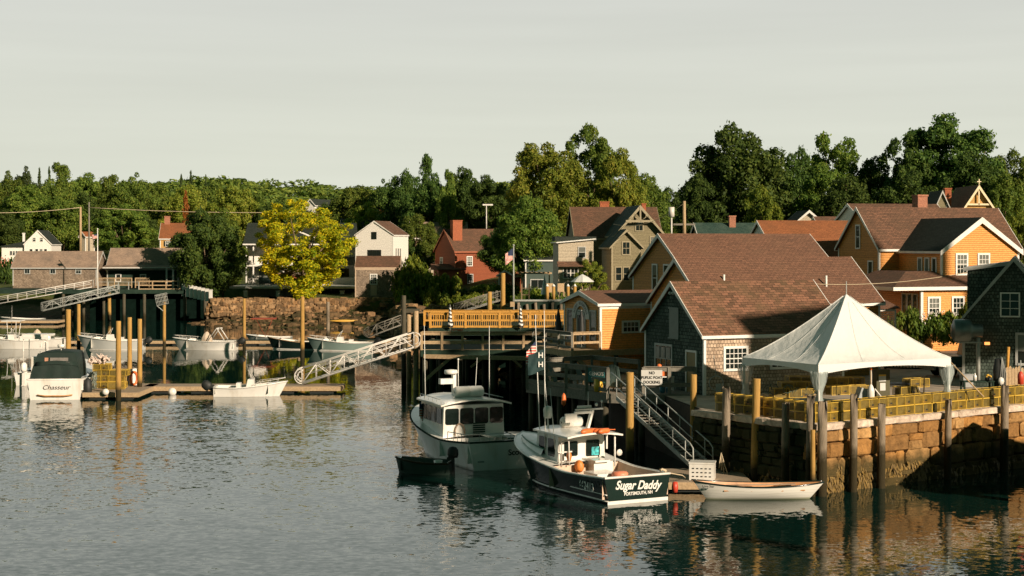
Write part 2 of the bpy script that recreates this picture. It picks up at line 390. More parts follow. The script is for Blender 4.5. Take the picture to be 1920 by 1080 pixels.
t = NT('shore_ground'); t.set(Roughness=.95); t.b.inputs['Specular IOR Level'].default_value = .15
geo = t.new('NewGeometry'); sp = t.new('SeparateXYZ'); t.l.new(geo.outputs['Position'], sp.inputs[0])
rockc = t.mix(t.rng(t.noise(1.6, 8, rough=.7), .4, .66, 0, 1), (.045,.038,.018), (.20,.12,.055))
weed = t.mix(t.rng(t.noise(.5, 6), .4, .6, 0, 1), rockc, (.055,.06,.018))
grass = t.mix(t.rng(t.noise(.35, 7), .35, .65, 0, 1), (.035,.06,.015), (.11,.12,.035))
c = t.mix(t.rng(sp.outputs[2], 1.7, 2.4, 0, 1), weed, grass)
t.base(c); t.bump(t.noise(2.2, 8, rough=.7), .25)
me = np_mesh('ground', verts, faces); me.materials.append(t.m)
g = bpy.data.objects.new('ground', me); C.objects.link(g); tag(g, kind='structure')

def hz(x, y): return float(land_h(np.array([x]), np.array([y]))[0])
def drape(name, pts, w, mat, lift=.05, n=40):
    mb = MB(); rows = []
    pts = [Vector((*p, 0)) for p in pts]; seg = []
    for i in range(len(pts)-1):
        for k in range(n): seg.append(pts[i].lerp(pts[i+1], k/n))
    seg.append(pts[-1])
    for i, p in enumerate(seg):
        d = (seg[min(i+1, len(seg)-1)] - seg[max(i-1, 0)]).normalized(); nrm = Vector((-d.y, d.x, 0))
        a, b = p - nrm*w/2, p + nrm*w/2
        z = max(hz(a.x, a.y), hz(b.x, b.y), hz(p.x, p.y)) + lift
        rows.append([(a.x, a.y, z), (b.x, b.y, z)])
    mb.grid(rows); return tag(mb.build(name, mat), kind='structure')
m_road = plain('asphalt', (.16,.13,.105), .9, .12, 2)
m_walk = plain('concrete_pavement', (.42,.33,.25), .9, .1, 2)
drape('road', [(13, 99.5), (45, 102.5)], 3.6, m_road, .06)
drape('pavement', [(13, 102.4), (45, 105.4)], 1.5, m_walk, .20)

# ------------------------------------------------------------------ stones
def stone(mb, c, s, rnd, rz=0.0):
    """a rough stone: a chamfered, jittered block"""
    a, b, h = s; M_ = Matrix.Rotation(rz, 3, 'Z'); V_ = []
    for sx in (-1, 1):
        for sy in (-1, 1):
            for sz in (-1, 1):
                for ax in range(3):
                    k = [1, 1, 1]; k[ax] = 1; f_ = [.72, .72, .72]; f_[ax] = 1
                    p = Vector((sx*a/2*f_[0], sy*b/2*f_[1], sz*h/2*f_[2]))
                    V_.append((p, rnd.uniform(.9, 1.1)))
    pts = [Vector(c) + M_ @ (p*j) for p, j in V_]
    def idx(sx, sy, sz, ax): return ((sx*2+sy)*2+sz)*3+ax
    F_ = []
    F_ += [(idx(0,0,0,0), idx(0,0,1,0), idx(0,1,1,0), idx(0,1,0,0)), (idx(1,0,0,0), idx(1,1,0,0), idx(1,1,1,0), idx(1,0,1,0))]
    F_ += [(idx(0,0,0,1), idx(1,0,0,1), idx(1,0,1,1), idx(0,0,1,1)), (idx(0,1,0,1), idx(0,1,1,1), idx(1,1,1,1), idx(1,1,0,1))]
    F_ += [(idx(0,0,0,2), idx(0,1,0,2), idx(1,1,0,2), idx(1,0,0,2)), (idx(0,0,1,2), idx(1,0,1,2), idx(1,1,1,2), idx(0,1,1,2))]
    for p in (0, 1):
        for q in (0, 1):
            F_.append((idx(p,q,0,0), idx(p,q,0,1), idx(p,q,1,1), idx(p,q,1,0)))
            F_.append((idx(p,0,q,0), idx(p,0,q,2), idx(p,1,q,2), idx(p,1,q,0)))
            F_.append((idx(0,p,q,1), idx(0,p,q,2), idx(1,p,q,2), idx(1,p,q,1)))
            for r_ in (0, 1): F_.append((idx(p,q,r_,0), idx(p,q,r_,1), idx(p,q,r_,2)))
    mb.add(pts, F_)
def stonemat(name, c1, c2, c3, wet=None, bd=.05):
    t = NT(name); t.set(Roughness=.9); t.b.inputs['Specular IOR Level'].default_value = .2
    geo = t.new('NewGeometry')
    rnd = t.new('ValToRGB'); t.l.new(geo.outputs['Random Per Island'], rnd.inputs[0]); e = rnd.color_ramp.elements
    e[0].color = (*c1, 1); e[1].color = (*c3, 1); k = e.new(.5); k.color = (*c2, 1)
    f = t.rng(t.noise(4, 8, rough=.7), .3, .7, .55, 1.3)
    n = t.new('VectorMath', operation='SCALE'); t.l.new(rnd.outputs[0], n.inputs[0]); t.l.new(f, n.inputs['Scale']); c = n.outputs[0]
    if wet is not None:
        sp = t.new('SeparateXYZ'); t.l.new(geo.outputs['Position'], sp.inputs[0])
        zz = t.math('ADD', sp.outputs[2], t.math('MULTIPLY', t.noise(1.2, 5), 1.3))
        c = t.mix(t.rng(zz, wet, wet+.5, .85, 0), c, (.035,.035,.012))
    t.base(c); t.bump(t.noise(5, 8, rough=.65), bd); return t.m
m_granite = stonemat('granite_blocks', (.44,.22,.062), (.24,.13,.045), (.52,.31,.12), wet=1.6, bd=.10)
m_cap = stonemat('capstones', (.62,.50,.38), (.56,.46,.36), (.66,.54,.42))
m_rubble = stonemat('rubble_stones', (.33,.19,.085), (.13,.085,.045), (.44,.28,.14))
m_rock = stonemat('beach_stones', (.14,.09,.045), (.055,.045,.02), (.30,.18,.09), wet=-.2)
m_mortar = plain('dark_joints', (.035,.03,.02), .95, .3, 3)

# quay: right face A->B, left face A->D
QA, QB, QD, QE = Vector((12.2,63.8,0)), Vector((25.6,73.6,0)), Vector((8.0,69.2,0)), Vector((7.2,76.3,0))
QZ = 2.8
def block_face(mb, mc, P0, P1, zt, seed, zb=-1.0):
    rnd = random.Random(seed); d = (P1-P0); L = d.length; d.normalize(); nrm = Vector((d.y, -d.x, 0))
    if nrm.y > 0: nrm = -nrm
    if seed == 2: nrm = Vector((-abs(nrm.x), -abs(nrm.y), 0))
    rz = math.atan2(d.y, d.x); z = zt - .30
    x = 0.0
    while x < L:                                             # capstones
        w = min(rnd.uniform(1.1, 2.3), L-x+.1); c = P0 + d*(x+w/2) + nrm*.02 + Vector((0,0,zt-.15))
        stone(mc, c, (w*1.02, .62, .30), rnd, rz); x += w
    while z > zb:
        hh = rnd.choice([.22, .34, .5, .66, .78]); x = -rnd.uniform(0, .4)
        while x < L:
            w = rnd.uniform(.45, 1.7) if hh > .35 else rnd.uniform(.3, 1.3)
            w = min(w, max(.2, L-x+.05))
            if rnd.random() < .16:
                h2 = hh*rnd.uniform(.4, .6); w *= .6
                for zz, h3 in ((z-h2/2, h2), (z-h2-(hh-h2)/2, hh-h2)):
                    stone(mb, P0 + d*(x+w/2) - nrm*.12 + Vector((0,0,zz)) + nrm*rnd.uniform(-.06,.05), (w*1.04, .6, h3*1.04), rnd, rz)
            else:
                stone(mb, P0 + d*(x+w/2) - nrm*.12 + Vector((0,0,z-hh/2)) + nrm*rnd.uniform(-.07,.06), (w*rnd.uniform(.96,1.03), .7, hh*rnd.uniform(.96,1.03)), rnd, rz+rnd.uniform(-.03,.03))
            x += w
        z -= hh
quay = thing('stone_quay', 'old granite block quay wall dropping into the water below the yellow traps', 'quay')
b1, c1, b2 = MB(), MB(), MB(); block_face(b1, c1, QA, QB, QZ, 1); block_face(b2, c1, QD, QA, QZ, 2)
b1.build('stone_face', m_granite, quay); b2.build('weedy_shade_face', stonemat('weedy_shade_blocks', (.09,.10,.065), (.06,.075,.05), (.12,.125,.085), wet=2.9), quay); c1.build('capstone_course', m_cap, quay)  # left face: its shade is put into darker stone, with some weed
core = MB(); poly = [QA + Vector((0,.35,0)), QB + Vector((-.1,.35,0)), Vector((27,100,0)), Vector((4,100,0)), Vector((5.2,84,0)), QE, QD + Vector((.35,.05,0))]
core.prism([p + Vector((0,0,-1.4)) for p in poly], (0, 0, QZ+1.4-.10)); core.build('quay_core', m_mortar, quay)
top = MB(); top.poly([p + Vector((0,0,QZ-.06)) for p in poly]); tag(top.build('quay_pavement', plain('quay_concrete', (.40,.33,.25), .9, .2, 1.5, stain=((.16,.13,.09), .8, .6))), kind='structure')

# seaweed hanging on the quay
def weed_strands(name, spots, mat, seed, label, cat):
    rnd = random.Random(seed); mb = MB()
    for (p, d, n_, w, zt, zb) in spots:
        for i in range(n_):
            q = p + d*rnd.uniform(0, w); z0 = rnd.uniform(zb, zt); ln = rnd.uniform(.12, .5)
            off = Vector((d.y, -d.x, 0)) * rnd.uniform(.02, .22)
            if off.y > 0: off = -off
            a = q + off + Vector((0,0,z0)); s_ = d * rnd.uniform(.02, .07)
            k1 = a + Vector((rnd.uniform(-.06,.06), rnd.uniform(-.08,.0), -ln*.5)); k2 = k1 + Vector((rnd.uniform(-.07,.07), rnd.uniform(-.05,.03), -ln*.5))
            mb.add([a-s_*.5, a+s_*.5, k1+s_, k1-s_, k2+s_*.3, k2-s_*.3], [(0,1,2,3), (3,2,4,5)])
    o = mb.build(name, mat); return tag(o, label, cat, kind='stuff')
m_weed = plain('rockweed', (.16,.10,.02), .6, .5, 6)
dq = (QB-QA).normalized(); dl = (QA-QD).normalized()
weed_strands('seaweed', [(QA, dq, 1500, 3.2, 1.25, -.1), (QA+dq*3.2, dq, 900, 4, .9, -.1), (QA+dq*7, dq, 500, 6, .5, -.1), (QD, dl, 500, 5.6, .7, -.1)], m_weed, 5, None, None)

# rubble sea wall on the far shore and its beach
def rubble(name, pts, z0, z1, thick, n_, seed, mat, label, sz=(.3,.75), cat='sea wall'):
    rnd = random.Random(seed); mb = MB(); pts = [Vector((*p, 0)) for p in pts]
    lens = [(pts[i+1]-pts[i]).length for i in range(len(pts)-1)]; tot = sum(lens)
    for k in range(n_):
        u = rnd.uniform(0, tot); i = 0
        while i < len(lens)-1 and u > lens[i]: u -= lens[i]; i += 1
        d = (pts[i+1]-pts[i]).normalized(); nrm = Vector((d.y, -d.x, 0)); f_ = rnd.random()
        p = pts[i] + d*u + nrm*(thick*(1-f_)*.5 + rnd.uniform(-.1, .15)); s_ = rnd.uniform(*sz)
        stone(mb, p + Vector((0,0,z0+(z1-z0)*f_)), (s_*rnd.uniform(.8,1.5), s_, s_*rnd.uniform(.5,.9)), rnd, rnd.uniform(-.5,.5)+math.atan2(d.y,d.x))
    for i in range(len(pts)-1):
        d = (pts[i+1]-pts[i]).normalized(); nrm = Vector((d.y, -d.x, 0))
        mb.prism([pts[i]+nrm*thick*.4+Vector((0,0,z0-.5)), pts[i]-nrm*1.5+Vector((0,0,z0-.5)), pts[i]-nrm*1.5+Vector((0,0,z1-.15)), pts[i]+Vector((0,0,z1-.15))], pts[i+1]-pts[i])
    return tag(mb.build(name, mat), label, cat)
rubble('rubble_sea_wall', [(-37.6,201.5),(-37.4,200),(-24,200.5),(-13.2,200)], .9, 2.95, 1.2, 1500, 3, m_rubble, 'long brown rubble sea wall above the beach, below the white house')
rubble('rock_bank', [(-13.8,200.5),(-11.5,186),(-10.8,172),(-9,160)], .6, 2.7, 3.6, 420, 4, m_rubble, 'tumbled rock bank sloping to the beach beside the sea wall end', (.5,1.4), 'rock bank')
rubble('low_stone_wall', [(-9.2,172),(-3.8,171),(3,171)], 2.0, 3.2, .6, 500, 7, m_rubble, 'low dry stone wall under the green bushes by the red house', (.25,.5), 'stone wall')
rnd = random.Random(9); mb = MB()
for k in range(2600):
    x = rnd.uniform(-42, -6); y = rnd.uniform(160, 201); d = float(sdist(np.array([x]), np.array([y]))[0])
    if d < -1.5 or d > 13.5: continue
    s_ = rnd.uniform(.12, .55) if rnd.random() < .93 else rnd.uniform(.6, 1.1)
    stone(mb, (x, y, hz(x, y)+s_*.15), (s_*rnd.uniform(.8,1.6), s_, s_*.6), rnd, rnd.uniform(0, 3))
tag(mb.build('beach_rocks', m_rock), kind='stuff')
# dark seaweed covered bank behind the central wharf
rnd = random.Random(19); mb = MB()
for k in range(900):
    x = rnd.uniform(-13, 9); y = rnd.uniform(92, 160); d = float(sdist(np.array([x]), np.array([y]))[0])
    if d < -1.0 or d > 7: continue
    s_ = rnd.uniform(.3, .9)
    stone(mb, (x, y, hz(x, y)+s_*.15), (s_*rnd.uniform(.8,1.6), s_, s_*.7), rnd, rnd.uniform(0, 3))
tag(mb.build('shore_rocks', m_rock), kind='stuff')
# ------------------------------------------------------------------ buildings
class House:
    """gabled house: local x along the ridge, y across; front wall y=0, left gable x=0"""
    def __init__(s, name, label, cat, org, th, L, W, zb, ze, zr, wall, roof, trim=None, oh=.22, rk=.18, bz=.16, group=None, lower_back=0):
        trim = trim or trimw
        s.L, s.W, s.zb, s.ze, s.zr = L, W, zb, ze, zr
        s.o = thing(name, label, cat, (org[0], org[1], zb), R(th), group); H, K = ze-zb, zr-zb; s.H, s.K = H, K
        mb = MB(); mb.prism([(0,0,-1.2),(0,W,-1.2),(0,W,H),(0,W/2,K),(0,0,H)], (L,0,0)); s.wall = mb.build('wall', wall, s.o)
        sl = (K-H)/(W/2); mb = MB(); th_ = .10
        for sg in (0, 1):
            y0, y1 = -oh, W/2; z0 = H - sl*oh
            P = [(y0, z0+.03), (y1, K+.03), (y1, K+.03+th_*1.3), (y0, z0+.03+th_*1.3)]
            if sg: P = [(W-y, z) for y, z in P][::-1]
            mb.prism([(-rk, y, z) for y, z in P], (L+2*rk, 0, 0))
        s.roof = mb.build('roof', roof, s.o)
        mb = MB(); d_ = .035
        for xe, sg in ((-rk, -1), (L+rk, 1)):
            for m_ in (0, 1):
                a = (0 if not m_ else W); q = lambda y: y if not m_ else W-y
                P = [(q(-oh-.02), H-sl*oh+.15), (q(W/2), K+.17), (q(W/2), K+.17-bz-.10), (q(-oh-.02), H-sl*oh+.15-bz)]
                x0 = xe if sg > 0 else xe-d_
                mb.prism([(x0, y, z) for y, z in P] if (m_ == 0) else [(x0, y, z) for y, z in P][::-1], (d_, 0, 0))
        mb.box((-rk, -oh-.03, H-sl*oh-.02), (L+rk, -oh, H-sl*oh+.13)); mb.box((-rk, W+oh, H-sl*oh-.02), (L+rk, W+oh+.03, H-sl*oh+.13))
        mb.box((-.005, -.02, H-.2), (L+.005, -.003, H-.02))
        s.trim = mb.build('trim', trim, s.o)
        c_ = .13
        for (x, y) in ((-.022, -.022), (L-c_+.022, -.022), (-.022, W-c_+.022)): mb = MB(); mb.box((x, y, -.1), (x+c_, y+c_, H-.02)); mb.build('corner_board', trim, s.o)
    def win(s, face, u, z, w, h, nx=2, ny=2, fw=.07, mat=None, g=None, name='window'):
        return add_win(s.o, face, u, z, w, h, s.L, s.W, nx, ny, fw, mat, g, name)
    def door(s, face, u, z, w, h, leaf, trim=None):
        f = add_win(s.o, face, u, z, w, h, s.L, s.W, 1, 1, .1, trim, leaf, 'door', 'door_leaf')
    def chimney(s, x, y, w, d, z0, z1, mat=None, pot=False):
        mb = MB(); mb.box((x-w/2, y-d/2, z0-s.zb), (x+w/2, y+d/2, z1-s.zb-.12)); mb.box((x-w/2-.05, y-d/2-.05, z1-s.zb-.12), (x+w/2+.05, y+d/2+.05, z1-s.zb))
        c = mb.build('chimney', mat or m_brick, s.o)
        return c
def add_win(parent, face, u, z, w, h, L, W, nx=2, ny=2, fw=.07, mat=None, g=None, name='window', pane='pane'):
    """u, z = centre (u along x for front/back, along y for the gables); z above the base"""
    mat = mat or trimw; g = g or glass
    fr = MB(); d0, d1 = -.002, .055
    fr.box((-w/2-fw, -d1, -h/2-fw), (-w/2, -d0-.001, h/2+fw)); fr.box((w/2, -d1, -h/2-fw), (w/2+fw, -d0-.001, h/2+fw))
    fr.box((-w/2, -d1, h/2), (w/2, -d0-.001, h/2+fw)); fr.box((-w/2-.0, -d1-.02, -h/2-fw), (w/2+.0, -d0-.001, -h/2))
    mw = .028
    for i in range(1, nx): x = -w/2 + w*i/nx; fr.box((x-mw/2, -.045, -h/2), (x+mw/2, -.022, h/2))
    for j in range(1, ny): zz = -h/2 + h*j/ny; k = mw*1.6 if (j*2 == ny) else mw; fr.box((-w/2, -.043, zz-k/2), (w/2, -.024, zz+k/2))
    pn = MB(); pn.box((-w/2, -.02, -h/2), (w/2, -.004, h/2))
    o = fr.build(name, mat, parent); p = pn.build(pane, g, o)
    if face == 'f': o.location = (u, 0, z)
    elif face == 'b': o.location = (u, W, z); o.rotation_euler = (0,0,R(180))
    elif face == 'l': o.location = (0, u, z); o.rotation_euler = (0,0,R(-90))
    else: o.location = (L, u, z); o.rotation_euler = (0,0,R(90))
    return o

# --- cedar shingled cottage on the quay
TH = 24
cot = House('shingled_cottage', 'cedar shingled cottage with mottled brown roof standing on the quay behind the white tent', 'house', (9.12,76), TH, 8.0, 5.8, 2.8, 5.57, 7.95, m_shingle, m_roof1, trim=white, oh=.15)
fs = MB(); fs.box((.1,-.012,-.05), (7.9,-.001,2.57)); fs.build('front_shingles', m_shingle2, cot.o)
cot.win('f', 1.75, 1.65, 1.15, .95, 5, 4, .12, white); cot.win('f', 4.55, 1.65, 1.5, .95, 5, 3, .12, white)
cot.win('l', 3.85, 1.45, 1.55, 1.25, 3, 2, .11, greytrim); bl = MB(); 
for i in range(3): bl.box((-.075, 3.85-.72+i*.52, 1.48), (-.045, 3.85-.72+i*.52+.40, 2.02))
bl.build('window_blind', shade_glass, cot.o)
cot.door('l', 1.15, .95, .85, 1.95, plain('mustard_door', (.22,.17,.05), .5, .1, 3), white)
hatch = MB(); hatch.box((-.05, 2.35, 2.55), (-.005, 3.25, 3.95)); hatch.box((-.10, 2.3, 2.48), (-.004, 3.3, 2.55)); hatch.box((-.08, 2.3, 3.95), (-.004, 3.3, 4.02))
hatch.build('boarded_hatch', plain('grey_board', (.24,.26,.23), .7, .1, 2), cot.o)
lm = MB()
for y in (2.72, 3.02): lm.ball((-.14, y, 4.72), .08, 8); lm.tube([(-.02, 2.87, 4.78), (-.14, y, 4.74)], .025, 5)
lm.build('flood_lamp', white, cot.o)

# --- orange buildings stepping up behind it
b2 = House('orange_middle_shop', 'orange clapboard building with a long brown roof between the cottage and the tall orange gable', 'building', (PX(1270,86)+1.18, 86-2.62), TH, 11.1, 5.8, 2.8, 6.75, 9.05, m_orange2, m_roof3, trim=white)
b2.win('l', 2.7, 3.75, .7, .75, 2, 2, .07, white)
vp = MB(); vp.cyl((2.0, 1.4, 4.8), .06, .7, 8); vp.cyl((8.2, .9, 4.3), .06, 1.1, 8); vp.build('vent_pipe', white, b2.o)
b3 = House('orange_tall_gable_shop', 'orange building with steep gable and two slim tall windows, behind the cottage roofs', 'building', (9.0+1.42, 97-3.2), TH, 10.6, 7.0, 2.8, 7.93, 10.4, m_orange2, m_roof3, trim=white)
for u in (2.75, 4.15): b3.win('l', u, 5.05, .5, 1.55, 1, 2, .09, white)
lean = MB(); lean.prism([(-.9, .6, 3.3), (-.9, 5.2, 3.3), (-.05, 5.2, 3.55), (-.05, .6, 3.55)], (0,0,.08)); lean.build('canopy_roof', plain('pale_membrane', (.50,.52,.48), .6, .06, 2), b3.o)
# --- orange snack shed on the wharf
shed = House('orange_snack_shed', 'small orange wharf shed with low brown roof and an arched sign over its door', 'shed', (PX(1125,88), 88), 26, 4.6, 4.2, 4.18, 6.55, 7.15, m_orange, m_roof3, trim=white, oh=.12)
shed.win('f', 1.95, 1.15, .95, .5, 4, 2, .10, white)
for u, w in ((.75,.55), (3.45,.55)): shed.win('l', u, 1.15, w, 1.7, 1, 1, .09, greytrim)
shed.door('l', 2.1, 1.0, .85, 1.9, glass, greytrim)
dm = MB(); dm.box((-.08, 2.04, .1), (-.03, 2.16, 1.95)); dm.box((-.08, 1.7, 1.75), (-.03, 2.5, 1.93)); dm.build('door_mullion', greytrim, shed.o)
ar = MB(); n = 14
outer = [( -.10, 2.1+1.02*math.cos(math.pi*i/n), 1.55+1.02*math.sin(math.pi*i/n)) for i in range(n+1)]
inner = [( -.10, 2.1+.62*math.cos(math.pi*i/n), 1.55+.72*math.sin(math.pi*i/n)) for i in range(n+1)]
for i in range(n): ar.prism([outer[i], outer[i+1], inner[i+1], inner[i]], (.06, 0, 0))
arch = ar.build('arched_sign', m_sign, shed.o)
def text(body, size, mat, parent, loc, rot, name='lettering', shear=0, extrude=.004, off=0, align='CENTER', spacing=1.0, wscale=1.0):
    cu = bpy.data.curves.new(name, 'FONT'); cu.body = body; cu.size = size; cu.align_x = align; cu.align_y = 'CENTER'
    cu.extrude = extrude; cu.shear = shear; cu.offset = off; cu.space_character = spacing
    to = bpy.data.objects.new(name+'_tmp', cu); C.objects.link(to)
    dg = bpy.context.evaluated_depsgraph_get(); dg.update()
    me = bpy.data.meshes.new_from_object(to.evaluated_get(dg)); bpy.data.objects.remove(to); bpy.data.curves.remove(cu)
    me.materials.clear(); me.materials.append(mat); me.name = name
    if wscale != 1: 
        for v in me.vertices: v.co.x *= wscale
    o = bpy.data.objects.new(name, me); C.objects.link(o); o.parent = parent; o.location = loc; o.rotation_euler = rot
    return o
for k, ch in enumerate("CHOWDER SHOP"):
    a = math.pi*(.9 - .8*(k+.5)/12)
    if ch != ' ': text(ch, .24, m_ink, arch, (-.105, 2.1-.82*math.cos(math.pi-a)*-1*-1, 1.55+.86*math.sin(a)), (R(90), (math.pi/2-a), R(-90)))

# --- grey shingled building at the right edge
gs = House('grey_shingled_building', 'large grey shingled building with white trimmed gable at the right edge of the quay', 'building', (PX(1805,80.6)+4.9*math.sin(R(72)), 80.6-4.9*math.cos(R(72))), 72, 9, 4.9, 2.8, 6.13, 9.15, m_shingle, m_roofd, trim=greytrim, oh=.25)
gs.win('l', 2.62, 4.1, .82, 1.1, 2, 3, .07, white)
gs.win('l', 1.2, 1.9, 2.1, 1.4, 2, 1, .12, greytrim)
al = MB(); al.prism([(.6, 2.4, 2), (.6, 4.7, 2), (.6, 4.7, 5.78), (.6, 2.4, 6.1)], (3, 0, 0)); al.build('rear_ell', m_shingle, gs.o)
al = MB(); al.prism([(.4, 2.2, 6.13), (.4, 4.9, 5.76), (.4, 4.9, 5.94), (.4, 2.2, 6.31)], (3.4, 0, 0)); al.build('ell_roof', greytrim, gs.o)
# extractor drum on its wall
dr = MB(); 
dr.lathe([(.0, -.55), (.30, -.55), (.33, -.5), (.50, -.45), (.56, -.40), (.56, .30), (.50, .40), (.34, .48), (.32, .95), (.0, .95)], (0,0,0), 20, True, Matrix.Rotation(R(90), 3, 'Y'))
fan = dr.build('extractor_fan', plain('dull_galvanised', (.16,.19,.17), .4, .2, 3, metal=.6)); fan.location = (PX(1806,79.2), 79.3, PZ(620,79.2)); fan.rotation_euler = (0, 0, R(-8))
tag(fan, 'big round metal extractor drum on the left corner of the grey shingled building', 'extractor fan')
gr_ = MB(); gr_.cyl((.75,0,-2.5), .1, 2.45, 8); gr_.box((-.3,-.1,-.62), (.9,.1,-.55)); gr_.build('bracket', m_alug, fan)
wl_ = MB(); wl_.box((-.12,-.1,-.07), (.12,0,.07)); wlamp = wl_.build('wall_lamp', NT('warm_lamp').m); 
MATS['warm_lamp'].node_tree.nodes['Principled BSDF'].inputs['Emission Color'].default_value = (1,.30,.06,1); MATS['warm_lamp'].node_tree.nodes['Principled BSDF'].inputs['Emission Strength'].default_value = 1.6
wlamp.location = (PX(1851,79.8), 79.85, PZ(644,79.8)); tag(wlamp, 'small glowing orange wall lamp on the dark grey shingles', 'wall lamp')

# --- orange house on the right
hm = House('orange_main_house', 'big orange clapboard house with steep narrow gable and brown shingled roof', 'house', (PX(1648,107.5), 107.5), 20, 11.3, 5.1, 3.7, 9.64, 12.3, m_orange2, m_roof2, trim=white, oh=.2)
hm.win('l', 2.55, 6.7, .42, 1.5, 1, 2, .09, white)
for u in (1.0, 4.0): hm.win('l', u, 3.9, .45, 2.2, 1, 1, .09, white)
hm.win('f', 2.35, 4.05, .95, 1.75, 2, 2, .14, white); hm.win('f', .75, .5, .95, 1.6, 2, 2, .14, white)
en = MB(); en.prism([(-.9, 1.9, 1.95), (-.9, 4.0, 1.95), (-.0, 4.0, 2.5), (-.0, 1.9, 2.5)], (0,0,.1)); en.build('entry_hood', m_roofd, hm.o)
en = MB(); en.box((-.8,2.0,-.6), (-.02,2.15,1.95)); en.box((-.8,3.8,-.6), (-.02,3.95,1.95)); en.build('entry_posts', white, hm.o)
hm.chimney(5.2, 2.9, .78, .7, 11.5, 13.35, m_brickp)
hw = House('orange_gabled_wing', 'bright orange wing with wide white trimmed gable facing the road', 'house wing', (PX(1765,103.5)+.94*6.0, 103.5+.34*6.0), 110, 7.5, 6.0, 3.7, 9.45, 11.5, m_orange, m_roofd, trim=white, oh=.2, bz=.3, rk=.2)
hw.win('l', 6-1.55, 4.9, .72, 1.2, 3, 4, .12, white, ); hw.win('l', 6-3.25, 4.9, .72, 1.2, 3, 4, .12, white); 
for x in (.75, 1.55, 2.35): hw.win('b', x, 4.45, .36, 1.6, 1, 1, .09, white)
# hipped porch room
pr = thing('hipped_porch_room', 'low orange porch room with hipped roof and white framed windows, in front of the orange house', 'porch', (PX(1727,100.8), 100.8, 3.7), R(20))
mb = MB(); mb.box((0,0,-1), (5.2,5.5,3.45)); mb.build('wall', m_orange, pr)
mb = MB(); z0, z1 = 3.5, 4.45
B = [(-2.2,-.3,z0),(5.6,-.3,z0),(5.6,6,z0),(-2.2,6,z0)]; T_ = [(.6,2.6,z1),(4.6,2.6,z1),(4.6,6,z1),(.6,6,z1)]
mb.add(B+T_, [(0,1,5,4),(1,2,6,5),(3,0,4,7),(4,5,6,7)]); mb.add([(p[0],p[1],p[2]-.06) for p in B], [(3,2,1,0)]); mb.build('hip_roof', m_roof2, pr)
mb = MB(); mb.box((-2.25,-.34,3.3), (5.62,-.3,3.52)); mb.box((-2.25,-.3,3.3), (-2.2,6,3.52)); mb.box((-.04,-.04,-.1),(.14,.0,3.4)); mb.box((-.04,0,-.1),(0,.14,3.4)); mb.build('trim', white, pr)
for u in (.95, 2.75): add_win(pr, 'f', u, 2.15, .72, 1.25, 5.2, 5.5, 3, 4, .12, white)
for u in (.6, 1.2, 1.8): add_win(pr, 'l', u, 1.9, .4, 2.2, 5.2, 5.5, 1, 1, .08, white)

# --- roofs crowding behind (upper street)
def px_house(name, label, pxl, Y, L, W, zbase, py_e, py_r, wall, roof, th=0, trim=None, cat='house', **k):
    o = (PX(pxl, Y), Y); ze = PZ(py_e, Y); yr = Y + W/2*math.cos(R(th)); zr = PZ(py_r, yr)
    return House(name, label, cat, o, th, L, W, zbase, ze, zr, wall, roof, trim, **k)
r1 = px_house('rust_roofed_house', 'house with long rust brown roof and a white gable end, left of the orange house', 1448, 120, 7.5, 5.5, 4, 462, 417, m_whitew, m_roof4, 12)
r1b = px_house('rust_roofed_annex', 'low annex with darker rust red roof in front of the rust roofed house', 1512, 113, 4.2, 4.4, 4, 498, 451, m_whitew, m_roof4, 12)
gr = px_house('green_roofed_house', 'low house with dark green roof and clay chimney behind the orange gable', 1318, 136, 6.2, 6, 4, 462, 421, m_olive, m_roofteal, 5)
gr.chimney(3.1, 2.6, .55, .5, 11.0, 12.35, m_brickp)
br = px_house('dark_roofed_house', 'house with low brown ridge seen above the rust roof', 1545, 146, 6, 5, 5, 440, 409, m_cream, m_roof2, 8)
def px_gable(name, label, pxl, pxr, Y, py_p, py_e, zb, wall, roof, L=6, th=90, trim=None, cat='house', **k):
    W = (pxr-pxl)/F*Y; return House(name, label, cat, (PX(pxr, Y), Y), th, L, W, zb, PZ(py_e, Y), PZ(py_p, Y), wall, roof, trim, **k)
pg = px_gable('pale_gabled_house', 'pale gable with white rake boards peeking over the rust roof', 1490, 1543, 150, 397, 420, 5, m_cream, m_roofd, trim=white, rk=.3)
bh = px_house('brown_ridge_house', 'long brown roofed house with a white gable end, just behind the big orange house', 1620, 133, 8.0, 5.5, 5, 418, 385, m_whitew, m_roof2, 14, trim=white)
yg = px_gable('yellow_gothic_house', 'yellow gothic house with open white trusswork gable and finial above the orange roofs', 1806, 1862, 150, 350, 392, 5, m_yellow, m_roof2, L=7, trim=plain('cream_trim', (.78,.66,.42), .6, .05, 3), rk=.35, bz=.28)
tr = MB(); w2 = yg.W/2; 
tr.box((-.30, w2-.06, yg.K-1.7), (-.22, w2+.06, yg.K+.1)); tr.box((-.30, w2-1.0, yg.K-1.75), (-.22, w2+1.0, yg.K-1.58)); tr.cyl((-.28, w2, yg.K+.1), .06, .6, 6); tr.box((-.34, w2-.2, yg.K+.42), (-.22, w2+.2, yg.K+.5))
tr.build('gable_truss', MATS['cream_trim'], yg.o)
yg.chimney(2.5, 3.6, .6, .6, 13.5, 15.2)
sg = px_gable('small_dark_gable_house', 'small grey gable with pale edges left of the orange chimney', 1757, 1776, 146, 360, 382, 5, m_olive, m_roofd, L=4, trim=greytrim)

